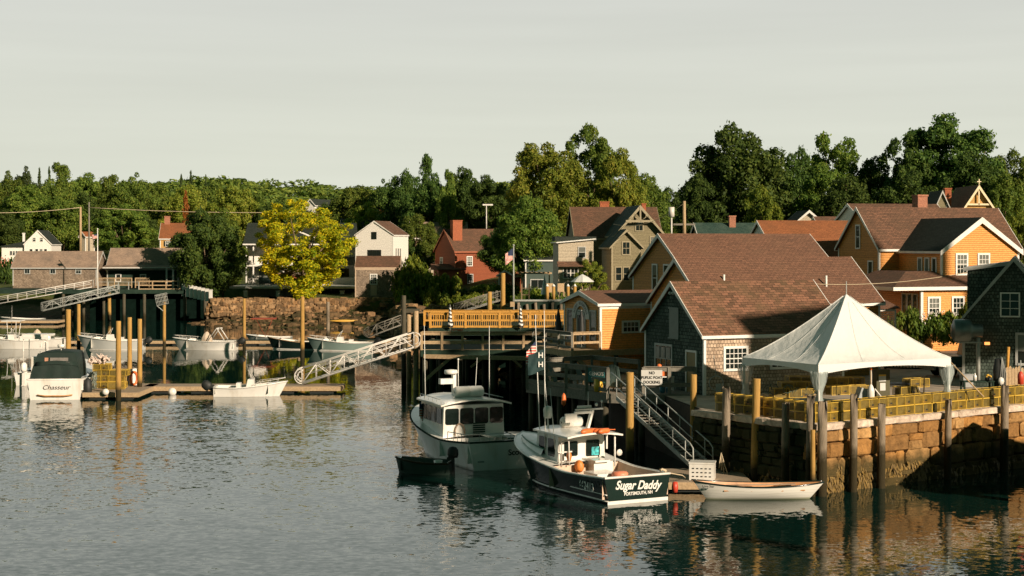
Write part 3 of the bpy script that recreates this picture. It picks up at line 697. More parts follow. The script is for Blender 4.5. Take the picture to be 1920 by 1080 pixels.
# --- gothic olive cottage
oc = px_house('olive_gothic_house', 'olive gothic house with broad brown roof and twin chimneys, right of the big autumn tree', 1080, 151, 8.1, 7.6, 4.6, 446, 391, m_olive, m_roof2, 4, trim=plain('olive_trim', (.30,.26,.16), .7, .1, 3))
oc.chimney(3.25, 4.4, .9, .6, 12.9, 14.0); oc.chimney(6.95, 3.4, .38, .5, 12.2, 13.8)
of = px_gable('olive_front_gable', 'olive cross gable with carved trusswork under its peak', 1153, 1243, 147, 388, 440, 4.6, m_olive, m_roofteal, L=6, th=96, trim=MATS['olive_trim'], rk=.55, bz=.25, cat='house gable')
of.win('l', of.W/2, 7.0, .62, .95, 2, 2, .1, MATS['olive_trim']); of.win('l', .85, 5.4, .6, 1.0, 2, 2, .1, MATS['olive_trim'])
mb = MB(); w2 = of.W/2; K = of.K
mb.box((-.62, w2-.07, K-1.35), (-.52, w2+.07, K)); mb.box((-.62, w2-1.35, K-1.42), (-.52, w2+1.35, K-1.22))
for sg_ in (-1, 1):
    mb.tube([(-.57, w2+sg_*.15, K-1.2), (-.57, w2+sg_*.5, K-.95), (-.57, w2+sg_*.55, K-.6)], .05, 5); mb.tube([(-.57, w2+sg_*1.2, K-1.2), (-.57, w2+sg_*.8, K-1.0), (-.57, w2+sg_*.75, K-.8)], .05, 5)
mb.build('gable_truss', MATS['olive_trim'], of.o)
op = px_gable('olive_small_gable', 'smaller olive gable with three ground floor windows, left of the cross gable', 1146, 1201, 143.5, 433, 462, 4.6, m_olive, m_roofteal, L=5, th=97, trim=MATS['olive_trim'], rk=.3, cat='house gable')
op.win('l', op.W/2, 4.9, .6, 1.05, 2, 2, .1, MATS['olive_trim'])
for u in (.45, 1.15, 1.85): op.win('l', u+.15, 2.6, .48, 1.15, 1, 2, .08, MATS['olive_trim'])
# --- beige two storey building
bb = thing('cream_flat_house', 'cream two storey house with slanting white eave and pent roof over its ground floor', 'house', (PX(1047,140), 140, 4.4), R(3))
L_ = (1113-1047)/F*140
mb = MB(); mb.prism([(0,0,-1), (L_,0,-1), (L_,0,PZ(449,140)-4.4), (0,0,PZ(456,140)-4.4)], (0,6,0)); mb.build('wall', m_cream, bb)
mb = MB(); mb.prism([(-.2,-.25,PZ(456,140)-4.4), (L_+.2,-.25,PZ(449,140)-4.4), (L_+.2,-.25,PZ(447,140)-4.4), (-.2,-.25,PZ(454,140)-4.4)], (0,6.5,0)); mb.build('eave_board', white, bb)
mb = MB(); za = PZ(490,140)-4.4; zb_ = PZ(500,140)-4.4
mb.prism([(-.1,-.02,za), (-.1,-.02,zb_), (-.1,-.6,zb_)], (L_+.2,0,0)); mb.build('pent_roof', m_roof2, bb)
add_win(bb, 'f', L_*.67, PZ(473,140)-4.4, .55, .85, L_, 6, 1, 2, .07, greytrim)
for u in (.75, 1.4): add_win(bb, 'f', u, PZ(512,140)-4.4, .6, .85, L_, 6, 2, 2, .07, white)
mb = MB(); mb.box((-.1,2.5,PZ(452,140)-4.4), (3.6,6,PZ(443,140)-4.4)); mb.build('rear_roof', m_roofd, bb)
da = px_house('dark_green_cottage', 'dark green cottage with wide window, half hidden behind the leaning trunks', 985, 178, 3.6, 5, 4.2, 488, 470, plain('dark_green_paint', (.05,.08,.065), .7, .1, 2), m_roofd, 3)
da.win('f', 1.4, 1.2, 1.5, .9, 2, 1, .1, greytrim)

# --- red house
rh = House('red_house', 'brick red clapboard house with dark brown roof and huge red chimney', 'house', (PX(853,211), 211), 25, 7.2, 6.8, 4.2, 8.95, 11.7, m_redwall, m_roof2, trim=plain('red_trim', (.40,.12,.05), .7, .1, 2), oh=.3)
rh.win('f', 2.1, 3.35, .68, 1.15, 3, 4, .09, white); rh.win('f', 2.2, 1.0, .68, 1.15, 3, 4, .09, greytrim); rh.win('l', 4.6, 3.2, .8, 1.1, 3, 3, .1, white)
rh.chimney(1.0, 1.9, 1.35, .9, 9.6, 13.0)
mb = MB(); mb.box((-2.4,-.2,-1), (1.2,1.6,2.3)); mb.build('side_entry', m_redwall, rh.o)
mb = MB(); mb.prism([(-2.7,-.5,2.2), (-2.7,1.9,2.2), (-2.7,1.9,3.0), (-2.7,-.5,2.35)], (4.1,0,0)); mb.build('entry_roof', m_roof2, rh.o)
rb = px_house('grey_roofed_house', 'long weathered grey roof behind the red house', 772, 236, 8.2, 6, 5, 446, 418, m_cream, m_roofg, 6)
rc = px_house('far_slate_house', 'far house with low dark ridge and wide brick chimney behind the white house', 640, 262, 9, 6, 6, 428, 412, m_cream, m_roofd, 4); rc.chimney(7.2, 3, 2.0, .8, 13.2, 15.4)
fg = px_gable('distant_white_dormer_house', 'tiny white gable poking out above the yellow tree', 572, 590, 300, 374, 384, 6, m_whitew, m_roofd, L=9, th=70, trim=white)
og = px_gable('orange_roofed_garden_shed', 'small garden shed with bright orange roof left of the flagpole', 931, 962, 186, 508, 517, 4, m_redwall, m_roof4, L=3, th=60)

# --- white modern house with the gabled block
wg = House('white_gabled_house', 'white modern house block with black windows and plain gable', 'house', (PX(737,212), 212), 76, 6.5, 5.25, 4.0, PZ(441,212), PZ(416,212), m_whitew, m_roof2, trim=white, oh=.12, rk=.1, bz=.1)
blackf = plain('black_frame', (.012,.016,.014), .5, .1, 3)
wg.win('l', 2.65, 6.95, .6, .85, 1, 1, .06, blackf); wg.win('l', 2.6, 4.4, 1.75, 1.15, 3, 1, .07, blackf)
for x in (1.2, 2.1, 3.0): wg.win('f', x, 4.0, .35, 2.4, 1, 1, .06, greytrim)
ww = thing('white_porch_house', 'wide white house with dark roof and two storeys of open porches behind the yellow tree', 'house', (PX(460,217), 217, 3.6), R(2))
LW = (664-460)/F*217
def zz(py, Y=217): return PZ(py, Y) - 3.6
mb = MB(); mb.box((0,2.6,-1), (LW,9,zz(457))); mb.box((0,.1,zz(500)), (LW,2.6,zz(497))); mb.box((0,0,zz(538)),(LW,2.6,zz(535))); mb.box((LW-3.6,.4,zz(537)), (LW,2.5,zz(521))); mb.box((4.8,.6,zz(535)), (6.0,2.6,zz(500))); mb.box((9.6,1.2,zz(537)), (11.6,2.6,zz(500))); mb.build('wall', m_whitew, ww)
mb = MB(); mb.prism([(-.3,-.3,zz(458)), (-.3,9.3,zz(458)), (-.3,4.8,zz(417))], (LW+.3,0,0)); mb.build('roof', m_roofd, ww)
mb = MB(); mb.prism([(2.6,-.5,zz(456)), (2.6,-.5,zz(458.5)), (7,-.5,zz(434)), (7,-.5,zz(431))], (0,.12,0)); mb.prism([(7,-.5,zz(434)), (7,-.5,zz(431)), (11.4,-.5,zz(456)), (11.4,-.5,zz(458.5))], (0,.12,0)); mb.box((-.3,-.45,zz(459.5)), (LW,-.3,zz(457))); mb.box((-.1,-.05,zz(499.5)), (LW,.1,zz(496.5)))
for x in (.05, 1.0, 5.2, 8.6, LW-4.2): mb.box((x,0,zz(538)), (x+.17,.17,zz(458)))
mb.build('porch_trim', white, ww)
for (x, w, a, b_) in ((1.6,2.2,505,532), (3.0,2.0,465,492), (7.2,2.6,464,492), (11.6,1.0,462,480), (12.4,1.4,505,519), (8.0,1.8,505,530)): add_win(ww, 'f', x+w/2, (zz(a)+zz(b_))/2, w, zz(a)-zz(b_), 1, 1, 2, 1, .06, blackf).location.y = 2.58
mb = MB(); mb.prism([(LW-3.9,-.4,zz(498)), (LW-3.9,2.6,zz(498)), (LW-3.9,2.6,zz(482))], (3.9,0,0)); mb.build('pent_roof', m_roofg, ww)
mb = MB(); mb.box((4.9,.35,zz(534)), (8.2,.6,zz(515))); mb.build('stacked_boards', m_redwall, ww)
# terrace in front
tt = thing('white_edged_terrace', 'long low terrace with white edge in front of the white porch house', 'terrace', (PX(430,209), 209, 3.0))
LT = (666-430)/F*209
mb = MB(); mb.box((0,0,PZ(541,209)-3), (LT,8,PZ(537,209)-3)); mb.build('terrace_slab', white, tt)
for px in (456, 517, 578, 637):
    mb = MB(); u = (px-430)/F*209; mb.box((u,.3,-.1), (u+.5,.8,PZ(546,209)-3)); mb.box((u-.06,.24,PZ(547,209)-3), (u+.56,.86,PZ(545,209)-3)); mb.build('terrace_pier', white, tt)
ss = px_house('square_shingle_shed', 'square brown shingled shed with white latticed window, beside the white gable', 666, 203.5, 83/F*203.5, 4.0, 3.05, 503, 482, m_shingle3, m_roof2, 0, trim=plain('tan_trim', (.5,.38,.26), .7, .1, 2), oh=.03, rk=.03, cat='shed')
ss.win('f', 2.35, 2.3, .72, 1.15, 3, 4, .12, white)
mb = MB(); mb.box((1.95,-.02,.2), (2.75,-.003,1.55)); mb.build('blanked_door', MATS['tan_trim'], ss.o)

# --- far left shore buildings
sa = px_house('long_grey_boat_shed', 'long grey boat shed with faded pinkish roof and three small windows', 24, 212, (181-24)/F*212, 5.2, 4.4, 501, 473, m_shingle3, m_roofg, 0, trim=greytrim, oh=.25, cat='shed')
for px in (51, 99, 147): sa.win('f', (px-24)/F*212, PZ(509,212)-4.4, .6, .5, 2, 1, .1, greytrim)
sb = px_house('porch_boathouse', 'dark boathouse with faded roof and open porch above the piles', 201, 214, (334-201)/F*214, 5.4, 3.7, 503, 467, m_dark, m_roofg, 0, trim=greytrim, oh=.25, cat='boathouse')
sb.win('f', 1.5, 1.6, .55, .85, 1, 2, .12, white); sb.win('f', 4.8, 1.5, .6, .95, 1, 2, .12, white)
mb = MB()
for px in (317, 329): mb.box(((px-201)/F*214-.1, -1.6, -.1), ((px-201)/F*214+.1, -1.4, 2.95))
mb.box((-.2,-1.7,2.9), (9.9,-1.35,3.05)); mb.build('porch_post', trimw, sb.o)
mb = MB(); mb.prism([(-.2,-1.75,3.05), (-.2,-.1,3.05), (-.2,-.1,3.3)], (10.1,0,0)); mb.build('porch_roof', m_roofg, sb.o)
fw = px_gable('white_farmhouse', 'white two storey farmhouse with dark roof against the dark trees', 47, 96, 262, 433, 458, 5.3, m_whitew, m_roofd, L=9, th=96, trim=white, oh=.15, rk=.12)
for u in (1.55, 2.7): fw.win('l', u, 5.2, .42, .6, 1, 2, .06, trimw)
for u in (.9, 1.6, 2.3, 3.2): fw.win('l', u, 3.3, .42, .7, 1, 2, .06, trimw)
mb = MB(); mb.box((.5,4.4,-1), (5,8.0,4.0)); mb.build('side_ell', m_whitew, fw.o)
mb = MB(); mb.prism([(.2,4.3,4.0), (.2,8.3,4.0), (.2,8.3,4.1), (.2,4.3,4.9)], (5.2,0,0)); mb.build('ell_roof', m_roofd, fw.o)
for i in range(3): add_win(fw.o, 'l', 5.6+i*.45, 3.0, .3, .65, 1, 1, 1, 1, .05, trimw).location.x = .5
fw.chimney(1.2, 4.6, .35, .35, 9.3, 11.6, trimw)
yh = px_house('yellow_chimney_house', 'yellow house with orange brown roof and two brick chimneys behind the trees', 300, 250, 7.2, 6, 5, 447, 420, m_yellow, m_roof4, 6, trim=trimw)
for u in (1.2, 3.0, 4.8): yh.win('f', u, PZ(457,250)-5, .6, .8, 2, 2, .06, trimw)
mb = MB()
for u in (.72, 1.68, 2.52, 3.48): mb.box((u-.14,-.05,PZ(462,250)-5), (u+.14,-.01,PZ(452,250)-5))
mb.build('shutter', blackf, yh.o)
yh.chimney(.8, 3, .85, .6, 12.3, 14.2, m_brickp); yh.chimney(5.3, 3, .7, .6, 12.3, 14.3, m_brickp)
sh = px_gable('distant_cream_cottage', 'tiny cream cottage with red roof between the two bare poles', 146, 160, 275, 436, 443, 5.5, m_cream, m_roof4, L=2.2, th=60)

# --- unseen shadow casters added outside the frame: a pier and hanging panels
np_ = thing('shadow_pier', 'unseen timber pier added to shade the foot of the quay wall', 'pier', (23.2, 57, 0)); mb = MB(); mb.box((0,0,3.4), (18,8.4,4.15)); mb.build('pier_deck', m_dark, np_)  # pier added out of view for its shadow on the lower wall
mb = MB()
for i in range(10):
    for j in range(5): mb.cyl((.4+i*1.9, .4+j*1.9, -1), .3, 4.4, 7)
mb.box((.2,8.0,-1),(18,8.3,3.3)); mb.build('pier_piles', m_dark, np_)

shade_rig = thing('shadow_caster_rig', 'unseen hanging panels added to shade the boats, deck and cottage', 'shadow caster', (0, 0, 0), math.atan2(.669, .743))
# local x runs along the rig (u); unseen panels added only to cast shadows
mb = MB(); mb.box((42.4,0,20.3),(44.9,1.2,22.1)); mb.box((44.9,0,20.9),(47.3,1.2,21.8)); mb.box((47.3,0,20.3),(50.6,1.2,24.6)); mb.box((59.9,0,20.8),(86,1.2,25.3)); mb.box((53.4,0,24.6),(57.2,1.2,27.3)); mb.box((63.7,0,32.3),(70.2,1.2,34.6)); mb.build('shadow_panels', m_alug, shade_rig)
mb = MB(); mb.beam((42,.6,50),(90,.6,50),.25,.25)
for x in (42, 90): mb.cbox((x,.6,24),(.8,.8,52))
mb.build('shadow_panel_frame', m_alug, shade_rig)
# ------------------------------------------------------------------ vegetation
def leafmat(name, c1, c2, c3, tr=.35):
    t = NT(name); t.set(Roughness=.6); t.b.inputs['Specular IOR Level'].default_value = .15
    oi = t.new('ObjectInfo'); geo = t.new('NewGeometry')
    f = t.math('ADD', t.math('MULTIPLY', t.noise(.9, 3), .6), t.math('MULTIPLY', geo.outputs['Random Per Island'], .4))
    rr = t.new('ValToRGB'); t.l.new(t.rng(f, .25, .75, 0, 1), rr.inputs[0]); e = rr.color_ramp.elements
    e[0].color = (*c1, 1); e[1].color = (*c3, 1); k = e.new(.55); k.color = (*c2, 1)
    c = rr.outputs[0]
    hs = t.new('HueSaturation'); t.l.new(t.rng(oi.outputs['Random'], 0, 1, .488, .51), hs.inputs['Hue']); t.l.new(t.rng(oi.outputs['Random'], 0, 1, .82, 1.22), hs.inputs['Value']); t.l.new(c, hs.inputs['Color'])
    c = hs.outputs[0]; t.base(c)
    tl = t.new('BsdfTranslucent'); t.l.new(c, tl.inputs[0]); mx = t.new('MixShader'); mx.inputs[0].default_value = tr
    t.l.new(t.b.outputs[0], mx.inputs[1]); t.l.new(tl.outputs[0], mx.inputs[2]); t.l.new(mx.outputs[0], t.out.inputs[0])
    return t.m
L_dark = leafmat('dark_green_leaves', (.028,.060,.013), (.070,.125,.024), (.14,.20,.035), .35)
L_mid = leafmat('green_leaves', (.050,.095,.016), (.13,.20,.030), (.25,.29,.045), .38)
L_olive = leafmat('olive_leaves', (.10,.17,.022), (.24,.30,.038), (.38,.36,.05), .38)
L_gold = leafmat('golden_leaves', (.14,.24,.015), (.50,.46,.015), (.80,.56,.02), .45)
L_pine = leafmat('pine_needles', (.022,.045,.015), (.055,.090,.025), (.11,.14,.035), .2)
L_rust = leafmat('rusty_needles', (.20,.06,.015), (.34,.12,.025), (.30,.16,.04), .2)
L_bush = leafmat('bush_leaves', (.055,.10,.012), (.15,.21,.022), (.30,.32,.04), .35)
m_bark = plain('bark', (.16,.11,.065), .95, .35, 3, bump=.05, bsc=6)

def leaf_cloud(rs, centers, radii, n, size, up=.35, squash=.75, spread=.9, zs=1.0):
    """n leaf quads scattered on the shells of leaf clumps; returns verts, faces"""
    k = len(centers); w = radii**2; idx = rs.choice(k, n, p=w/w.sum())
    d = rs.normal(size=(n, 3)); d[:, 2] += up; d /= np.linalg.norm(d, axis=1)[:, None]
    rr = radii[idx] * (spread + (1.08-spread)*rs.random(n)) * np.where(rs.random(n) < .2, rs.uniform(1.0, 1.35, n), 1)
    lump = 1 + .22*np.sin(d[:, 0]*7+idx)*np.cos(d[:, 1]*6+idx*2)
    P = centers[idx] + d * (rr*lump)[:, None] * np.array([1, 1, squash])
    N = d + rs.normal(size=(n, 3))*.55; N /= np.linalg.norm(N, axis=1)[:, None]
    a = np.cross(N, rs.normal(size=(n, 3))); a /= np.linalg.norm(a, axis=1)[:, None]; b = np.cross(N, a)
    s = (size * rs.uniform(.6, 1.35, n))[:, None]
    A = a*s*.62*np.array([1,1,zs]); B = b*s*np.array([1,1,zs])
    V = np.stack([P-B, P+A*.9-B*.1, P+B, P-A*.9+B*.15], 1).reshape(-1, 3)
    Fc = np.arange(4*n).reshape(-1, 4)
    return V, Fc
def crown_proto(seed, n, size, shape='round', clumps=34, clr=(.16,.27), open_=0.0):
    rs = np.random.RandomState(seed); cs, r = [], []
    while len(cs) < clumps:
        p = rs.uniform(-1, 1, 3); q = np.linalg.norm(p)
        if shape == 'round':
            if q > 1 or q < .42: continue
            c = np.array([p[0]*.80, p[1]*.80, .60 + p[2]*.36 - .06*(p[0]**2+p[1]**2)]); rad = rs.uniform(*clr)
        elif shape == 'tall':
            if q > 1 or q < .35: continue
            zc = p[2]; wdt = .8*(1-.45*max(0, zc)**1.3); c = np.array([p[0]*wdt, p[1]*wdt, .54+zc*.42]); rad = rs.uniform(*clr)*(1-.35*max(0, zc))
        elif shape == 'umbrella':
            if q > 1 or q < .25: continue
            wd = .42 + .56*min(1, (p[2]+1)/1.5); c = np.array([p[0]*wd, p[1]*wd, .50+p[2]*.46*(1.05-.2*(p[0]**2+p[1]**2))]); rad = rs.uniform(*clr)
        cs.append(c); r.append(rad)
    cs = np.array(cs); r = np.array(r)
    return leaf_cloud(rs, cs, r, n, size, squash=.36, zs=.38)[0], cs, r
def tree_meshes(name, seed, n, size, shape, clumps=34, clr=(.16,.27), lean=0.0):
    """unit tree: height 1 along z (crown radius about 1 along x, y before scaling)"""
    V, cs, r = crown_proto(seed, n, size, shape, clumps, clr)
    zmax = np.percentile(V[:, 2], 99.7); V[:, 2] /= zmax; cs = cs.copy(); cs[:, 2] /= zmax
    rm = np.percentile(np.hypot(V[:, 0], V[:, 1]), 98.5); V[:, :2] /= rm; cs[:, :2] /= rm
    cm = np_mesh('crown', V, np.arange(len(V)).reshape(-1, 4), smooth=False)
    rnd = random.Random(seed); mb = MB(); base = .22 if shape != 'tall' else .2
    mb.tube([(0,0,-.04), (.0,0,.02), (.012,.01,base), (-.01,0,.42), (.02,.01,.62)], [.062,.046,.040,.028,.012], 8)
    order = sorted(range(len(cs)), key=lambda i: rnd.random())[:14]
    for i in order:
        c = cs[i]; z0 = rnd.uniform(base, .45); p0 = Vector((0,0,z0)); p1 = Vector(c.tolist())
        mid = p0.lerp(p1, .5) + Vector((0,0,-.02)); mb.tube([p0, mid, p1], [.022,.013,.005], 5, cap=False)
    tm = mb.mesh('trunk')
    tm.materials.append(m_bark)
    return tm, cm
PROTO = {}
def proto(key, *a, **k): PROTO[key] = tree_meshes(key, *a, **k)
proto('round1', 1, 42000, .029, 'round', 140, (.09,.17)); proto('round2', 2, 42000, .029, 'round', 160, (.08,.155))
proto('round3', 3, 42000, .030, 'round', 120, (.10,.18)); proto('tall1', 4, 34000, .029, 'tall', 95, (.10,.20))
proto('tall2', 5, 34000, .029, 'tall', 85, (.11,.21)); proto('open1', 6, 21000, .030, 'round', 90, (.065,.14))
proto('gold', 7, 40000, .024, 'umbrella', 200, (.055,.12)); proto('autumn', 8, 38000, .026, 'round', 110, (.08,.17))
def conifer_meshes(seed, n=6000, droop=.25, wdt=1.0, rag=.25):
    rs = np.random.RandomState(seed); Vs = []; tiers = 26
    for i in range(tiers):
        z = .10 + .88*i/tiers; R_ = (1-z)**.85 * (1 + rag*(rs.random()-.5)); nb = rs.randint(5, 9)
        for j in range(nb):
            th = rs.random()*6.283; rl = R_*rs.uniform(.65, 1.1); m = int(n/tiers/nb*(.4+1.6*(1-z)))
            u = rs.random(m)**.7; x = u*rl*np.cos(th); y = u*rl*np.sin(th); zz = z + .05*u*(1-z) - droop*.16*u**2*rl + rs.normal(size=m)*.010
            sp = .10*rl*(1.1-u)+.02; P = np.stack([x+rs.normal(size=m)*sp, y+rs.normal(size=m)*sp, zz], 1)
            N = np.stack([rs.normal(size=m)*.5, rs.normal(size=m)*.5, np.ones(m)], 1); N /= np.linalg.norm(N, axis=1)[:, None]
            a = np.cross(N, rs.normal(size=(m, 3))); a /= np.linalg.norm(a, axis=1)[:, None]; b = np.cross(N, a)
            s = (.055*rs.uniform(.6, 1.3, m))[:, None]; sc = np.array([1, 1, .45])
            Vs.append(np.stack([P-b*s*sc, P+a*s*.5*sc, P+b*s*sc, P-a*s*.5*sc], 1).reshape(-1, 3))
    V = np.concatenate(Vs); cm = np_mesh('crown', V, np.arange(len(V)).reshape(-1, 4), smooth=False)
    mb = MB(); mb.tube([(0,0,-.04), (0,0,.5), (0,0,.98)], [.035,.022,.004], 7); tm = mb.mesh('trunk'); tm.materials.append(m_bark)
    return tm, cm
PROTO['fir1'] = conifer_meshes(11); PROTO['fir2'] = conifer_meshes(12, 4200, .5, rag=.6); PROTO['pine'] = conifer_meshes(13, 6500, .1, rag=.9)
CM = {}
def crown_mesh(key, mat):
    k = (key, mat.name)
    if k not in CM: m = PROTO[key][1].copy() if any(q[0] == key for q in CM) else PROTO[key][1]; m.materials.clear(); m.materials.append(mat); CM[k] = m
    return CM[k]
def tree(name, label, key, mat, px, Y, py_top, wpx, group=None, zb=None, cat='tree', rz=None, depth=1.0):
    """tree whose crown is wpx wide (1920 frame) and tops out at row py_top"""
    x = PX(px, Y); zb = hz(x, Y) - .1 if zb is None else zb
    H = PZ(py_top, Y) - zb; rad = wpx/F*Y/2
    o = thing(name, label, cat, (x, Y, zb), (rz if rz is not None else (px*.37) % 6.28), group); o.scale = (rad, rad*depth, H)
    tr = bpy.data.objects.new('trunk', PROTO[key][0]); C.objects.link(tr); tr.parent = o
    k = H/rad*.42; tr.scale = (min(1, max(.35, k)), min(1, max(.35, k)), 1)
    cr = bpy.data.objects.new('crown', crown_mesh(key, mat)); C.objects.link(cr); cr.parent = o
    return o
GB = 'trees behind the houses'
T = [ # name, label, proto, material, px, Y, top, width
 ('golden_tree', 'bright golden yellow tree in front of the white porch house', 'gold', L_gold, 566, 202.5, 379, 190),
 ('autumn_tree', 'huge round tree turning olive gold, in the middle of the skyline', 'autumn', L_olive, 1024, 226, 272, 172),
 ('tall_maple', 'tallest open dark tree rising behind the olive gold tree', 'open1', L_mid, 1103, 235, 236, 128),
 ('olive_maple', 'rounded olive green tree on the right shoulder of the tallest middle tree', 'round2', L_olive, 1163, 225, 283, 105),
 ('shoulder_tree', 'dark tree sloping down toward the olive house roof', 'round1', L_mid, 1212, 238, 330, 110),
 ('shoulder_tree', 'dark tree above the twin chimneys', 'round3', L_dark, 1255, 246, 356, 90),
 ('waterside_tree', 'green and bronze tree in front of the flagpole gardens', 'round1', L_mid, 985, 181, 372, 138),
 ('waterside_tree', 'leafy tree shading the right end of the red house', 'round3', L_dark, 938, 203, 425, 84),
 ('waterside_tree', 'smaller green tree hanging over the pergola', 'round2', L_mid, 1010, 188, 430, 70),
 ('maple', 'broad dark tree whose left edge drops steeply to the utility pole', 'round3', L_dark, 1385, 175, 240, 205),
 ('maple', 'deep green tree filling the gap behind the dark maple', 'round1', L_dark, 1340, 190, 290, 130),
 ('maple', 'dark tree low behind the green roof', 'round2', L_dark, 1440, 180, 300, 120),
 ('loose_tree', 'loose lighter tree with sky showing through, between the two dark crowns', 'open1', L_mid, 1565, 185, 254, 150),
 ('loose_tree', 'sunlit green tree under the loose open crown', 'round2', L_mid, 1545, 172, 312, 130),
 ('loose_tree', 'leafy small tree with bright sprays beside the clay chimney', 'open1', L_bush, 1425, 150, 350, 90),
 ('great_oak', 'widest dark oak towering over the big orange house', 'round2', L_dark, 1778, 180, 221, 225),
 ('great_oak', 'left half shadowed oak under the towering oak', 'open1', L_dark, 1695, 178, 255, 130),
 ('great_oak', 'lower dark oak behind the yellow gothic gable', 'round1', L_dark, 1815, 170, 290, 150),
 ('far_tree', 'green tree at the right frame edge above the orange roofs', 'round3', L_mid, 1900, 185, 288, 110),
 ('far_tree', 'sunlit low tree just left of the right frame edge', 'round1', L_mid, 1880, 165, 330, 110),
 ('garden_tree', 'bright leafy tree beside the orange wing at the right edge', 'round2', L_bush, 1912, 118, 400, 96),
 ('maple', 'dark tree bridging the dark maple and the loose open tree', 'round3', L_dark, 1495, 182, 285, 110),
 ('great_oak', 'dark tree bridging the loose open tree and the left shadowed oak', 'round1', L_dark, 1640, 186, 300, 120),
 ('great_oak', 'lowest dark tree right behind the brown ridge house', 'round3', L_dark, 1700, 165, 325, 150),
 ('maple', 'low dark tree behind the rust roof', 'round1', L_dark, 1590, 165, 335, 150),
 ('maple', 'darkest tree right behind the utility pole', 'round2', L_dark, 1310, 172, 330, 90),
 ('pine', 'tall ragged dark pine left of the red house chimney', 'tall2', L_dark, 797, 262, 294, 84),
 ('dark_tree', 'black green tree on the left flank of the ragged pine', 'round3', L_dark, 752, 255, 325, 92),
 ('dark_tree', 'dark tree on the right flank of the ragged pine', 'round1', L_dark, 868, 258, 318, 96),
 ('dark_tree', 'dark tree between the ragged pine and the olive gold tree', 'round2', L_dark, 915, 246, 332, 92),
 ('dark_tree', 'low dark tree behind the red chimney', 'round3', L_dark, 800, 245, 345, 110),
 ('sunlit_tree', 'narrow tree with yellow sprays in front of the dark pines', 'tall2', L_mid, 842, 240, 322, 62),
 ('hedge_tree', 'leafy tree leaning against the right wall of the white gable', 'round1', L_mid, 778, 224, 405, 100),
 ('hedge_tree', 'dark bush tree between the white gable and the red house', 'round3', L_dark, 760, 220, 445, 70),
 ('riverbank_tree', 'dark spreading tree at the right end of the porch boathouse', 'round3', L_dark, 388, 207, 398, 132),
 ('riverbank_tree', 'bronze tinted tree above the picket row', 'round2', L_mid, 418, 216, 395, 92),
 ('rusty_spruce', 'rust red dying spruce behind the yellow house', 'fir2', L_rust, 348, 262, 352, 48),
 ('riverbank_tree', 'dark tree right behind the porch boathouse', 'round1', L_dark, 350, 232, 440, 80),
 ('roadside_tree', 'dark tree just left of the long grey shed', 'round1', L_dark, 10, 280, 395, 90),
]
seen = {}
for (nm, lb, key, mat, px, Y, top_, w) in T: tree(nm, lb, key, mat, px, Y, top_, w)
# wooded bank at the left, one tree after another
LT_ = [('tall1', L_mid, 20, 300, 330, 80, 'pale green tree at the left frame edge'), ('tall1', L_pine, 45, 320, 322, 70, 'thin topped pine at the far left of the skyline'),
 ('fir2', L_pine, 74, 325, 309, 34, 'left of two spruce tips at the far left'), ('fir1', L_pine, 92, 325, 307, 30, 'right of two spruce tips at the far left'),
 ('tall2', L_mid, 113, 300, 309, 84, 'tall bright tree right of the two spruce tips'), ('round1', L_mid, 60, 290, 350, 95, 'dark rounded tree above the white farmhouse'),
 ('tall1', L_mid, 118, 285, 370, 80, 'leafy tree right behind the white farmhouse'), ('round2', L_mid, 165, 330, 328, 80, 'rounded tree above the bare poles'),
 ('round3', L_dark, 165, 300, 365, 80, 'shadowed tree behind the bare poles'), ('tall2', L_mid, 208, 300, 331, 80, 'tall lit tree rising right of the bare poles'),
 ('tall1', L_mid, 252, 300, 333, 78, 'tall lit tree above the porch boathouse'), ('round2', L_mid, 232, 280, 385, 95, 'broad tree reaching down to the porch boathouse roof'),
 ('round1', L_mid, 298, 320, 345, 76, 'rounded tree left above the brick chimneys'), ('round3', L_dark, 272, 285, 410, 60, 'low black tree left of the yellow house'),
 ('fir1', L_pine, 340, 340, 322, 30, 'lone spruce tip left of the pair above the yellow house'), ('fir2', L_pine, 358, 340, 314, 34, 'highest spruce tip above the yellow house'), ('fir1', L_pine, 386, 340, 323, 26, 'small spruce tip right of the highest one'),
 ('round1', L_olive, 352, 300, 350, 82, 'sunlit rounded tree behind the rusty spruce'), ('round2', L_mid, 400, 310, 345, 84, 'second sunlit rounded tree right of the rusty spruce'),
 ('round3', L_olive, 440, 300, 352, 84, 'olive tree left of the golden tree'), ('round1', L_mid, 478, 310, 365, 70, 'green tree just behind the left side of the golden tree'),
 ('round2', L_dark, 520, 300, 380, 80, 'shaded tree behind the golden crown'), ('round3', L_dark, 640, 290, 372, 80, 'dark tree on the right behind the golden crown'),
 ('round1', L_mid, 672, 280, 352, 96, 'rounded green tree above the white gable'), ('round2', L_olive, 690, 262, 382, 74, 'reddish olive tree just above the white gable'),
 ('round3', L_dark, 600, 300, 385, 70, 'small dark tree peeping over the golden crown'), ('tall1', L_dark, 720, 275, 345, 60, 'dark upright tree between the white gable and the pines')]
for key, mat, px, Y, top_, w, lb in LT_:
    w = w*(1.0 if key.startswith('fir') else 1.28)
    tree('spruce' if key.startswith('fir') else ('tree' if key == 'pine' else 'woodland_tree'), lb, key, mat, px, Y, top_, w, GB)
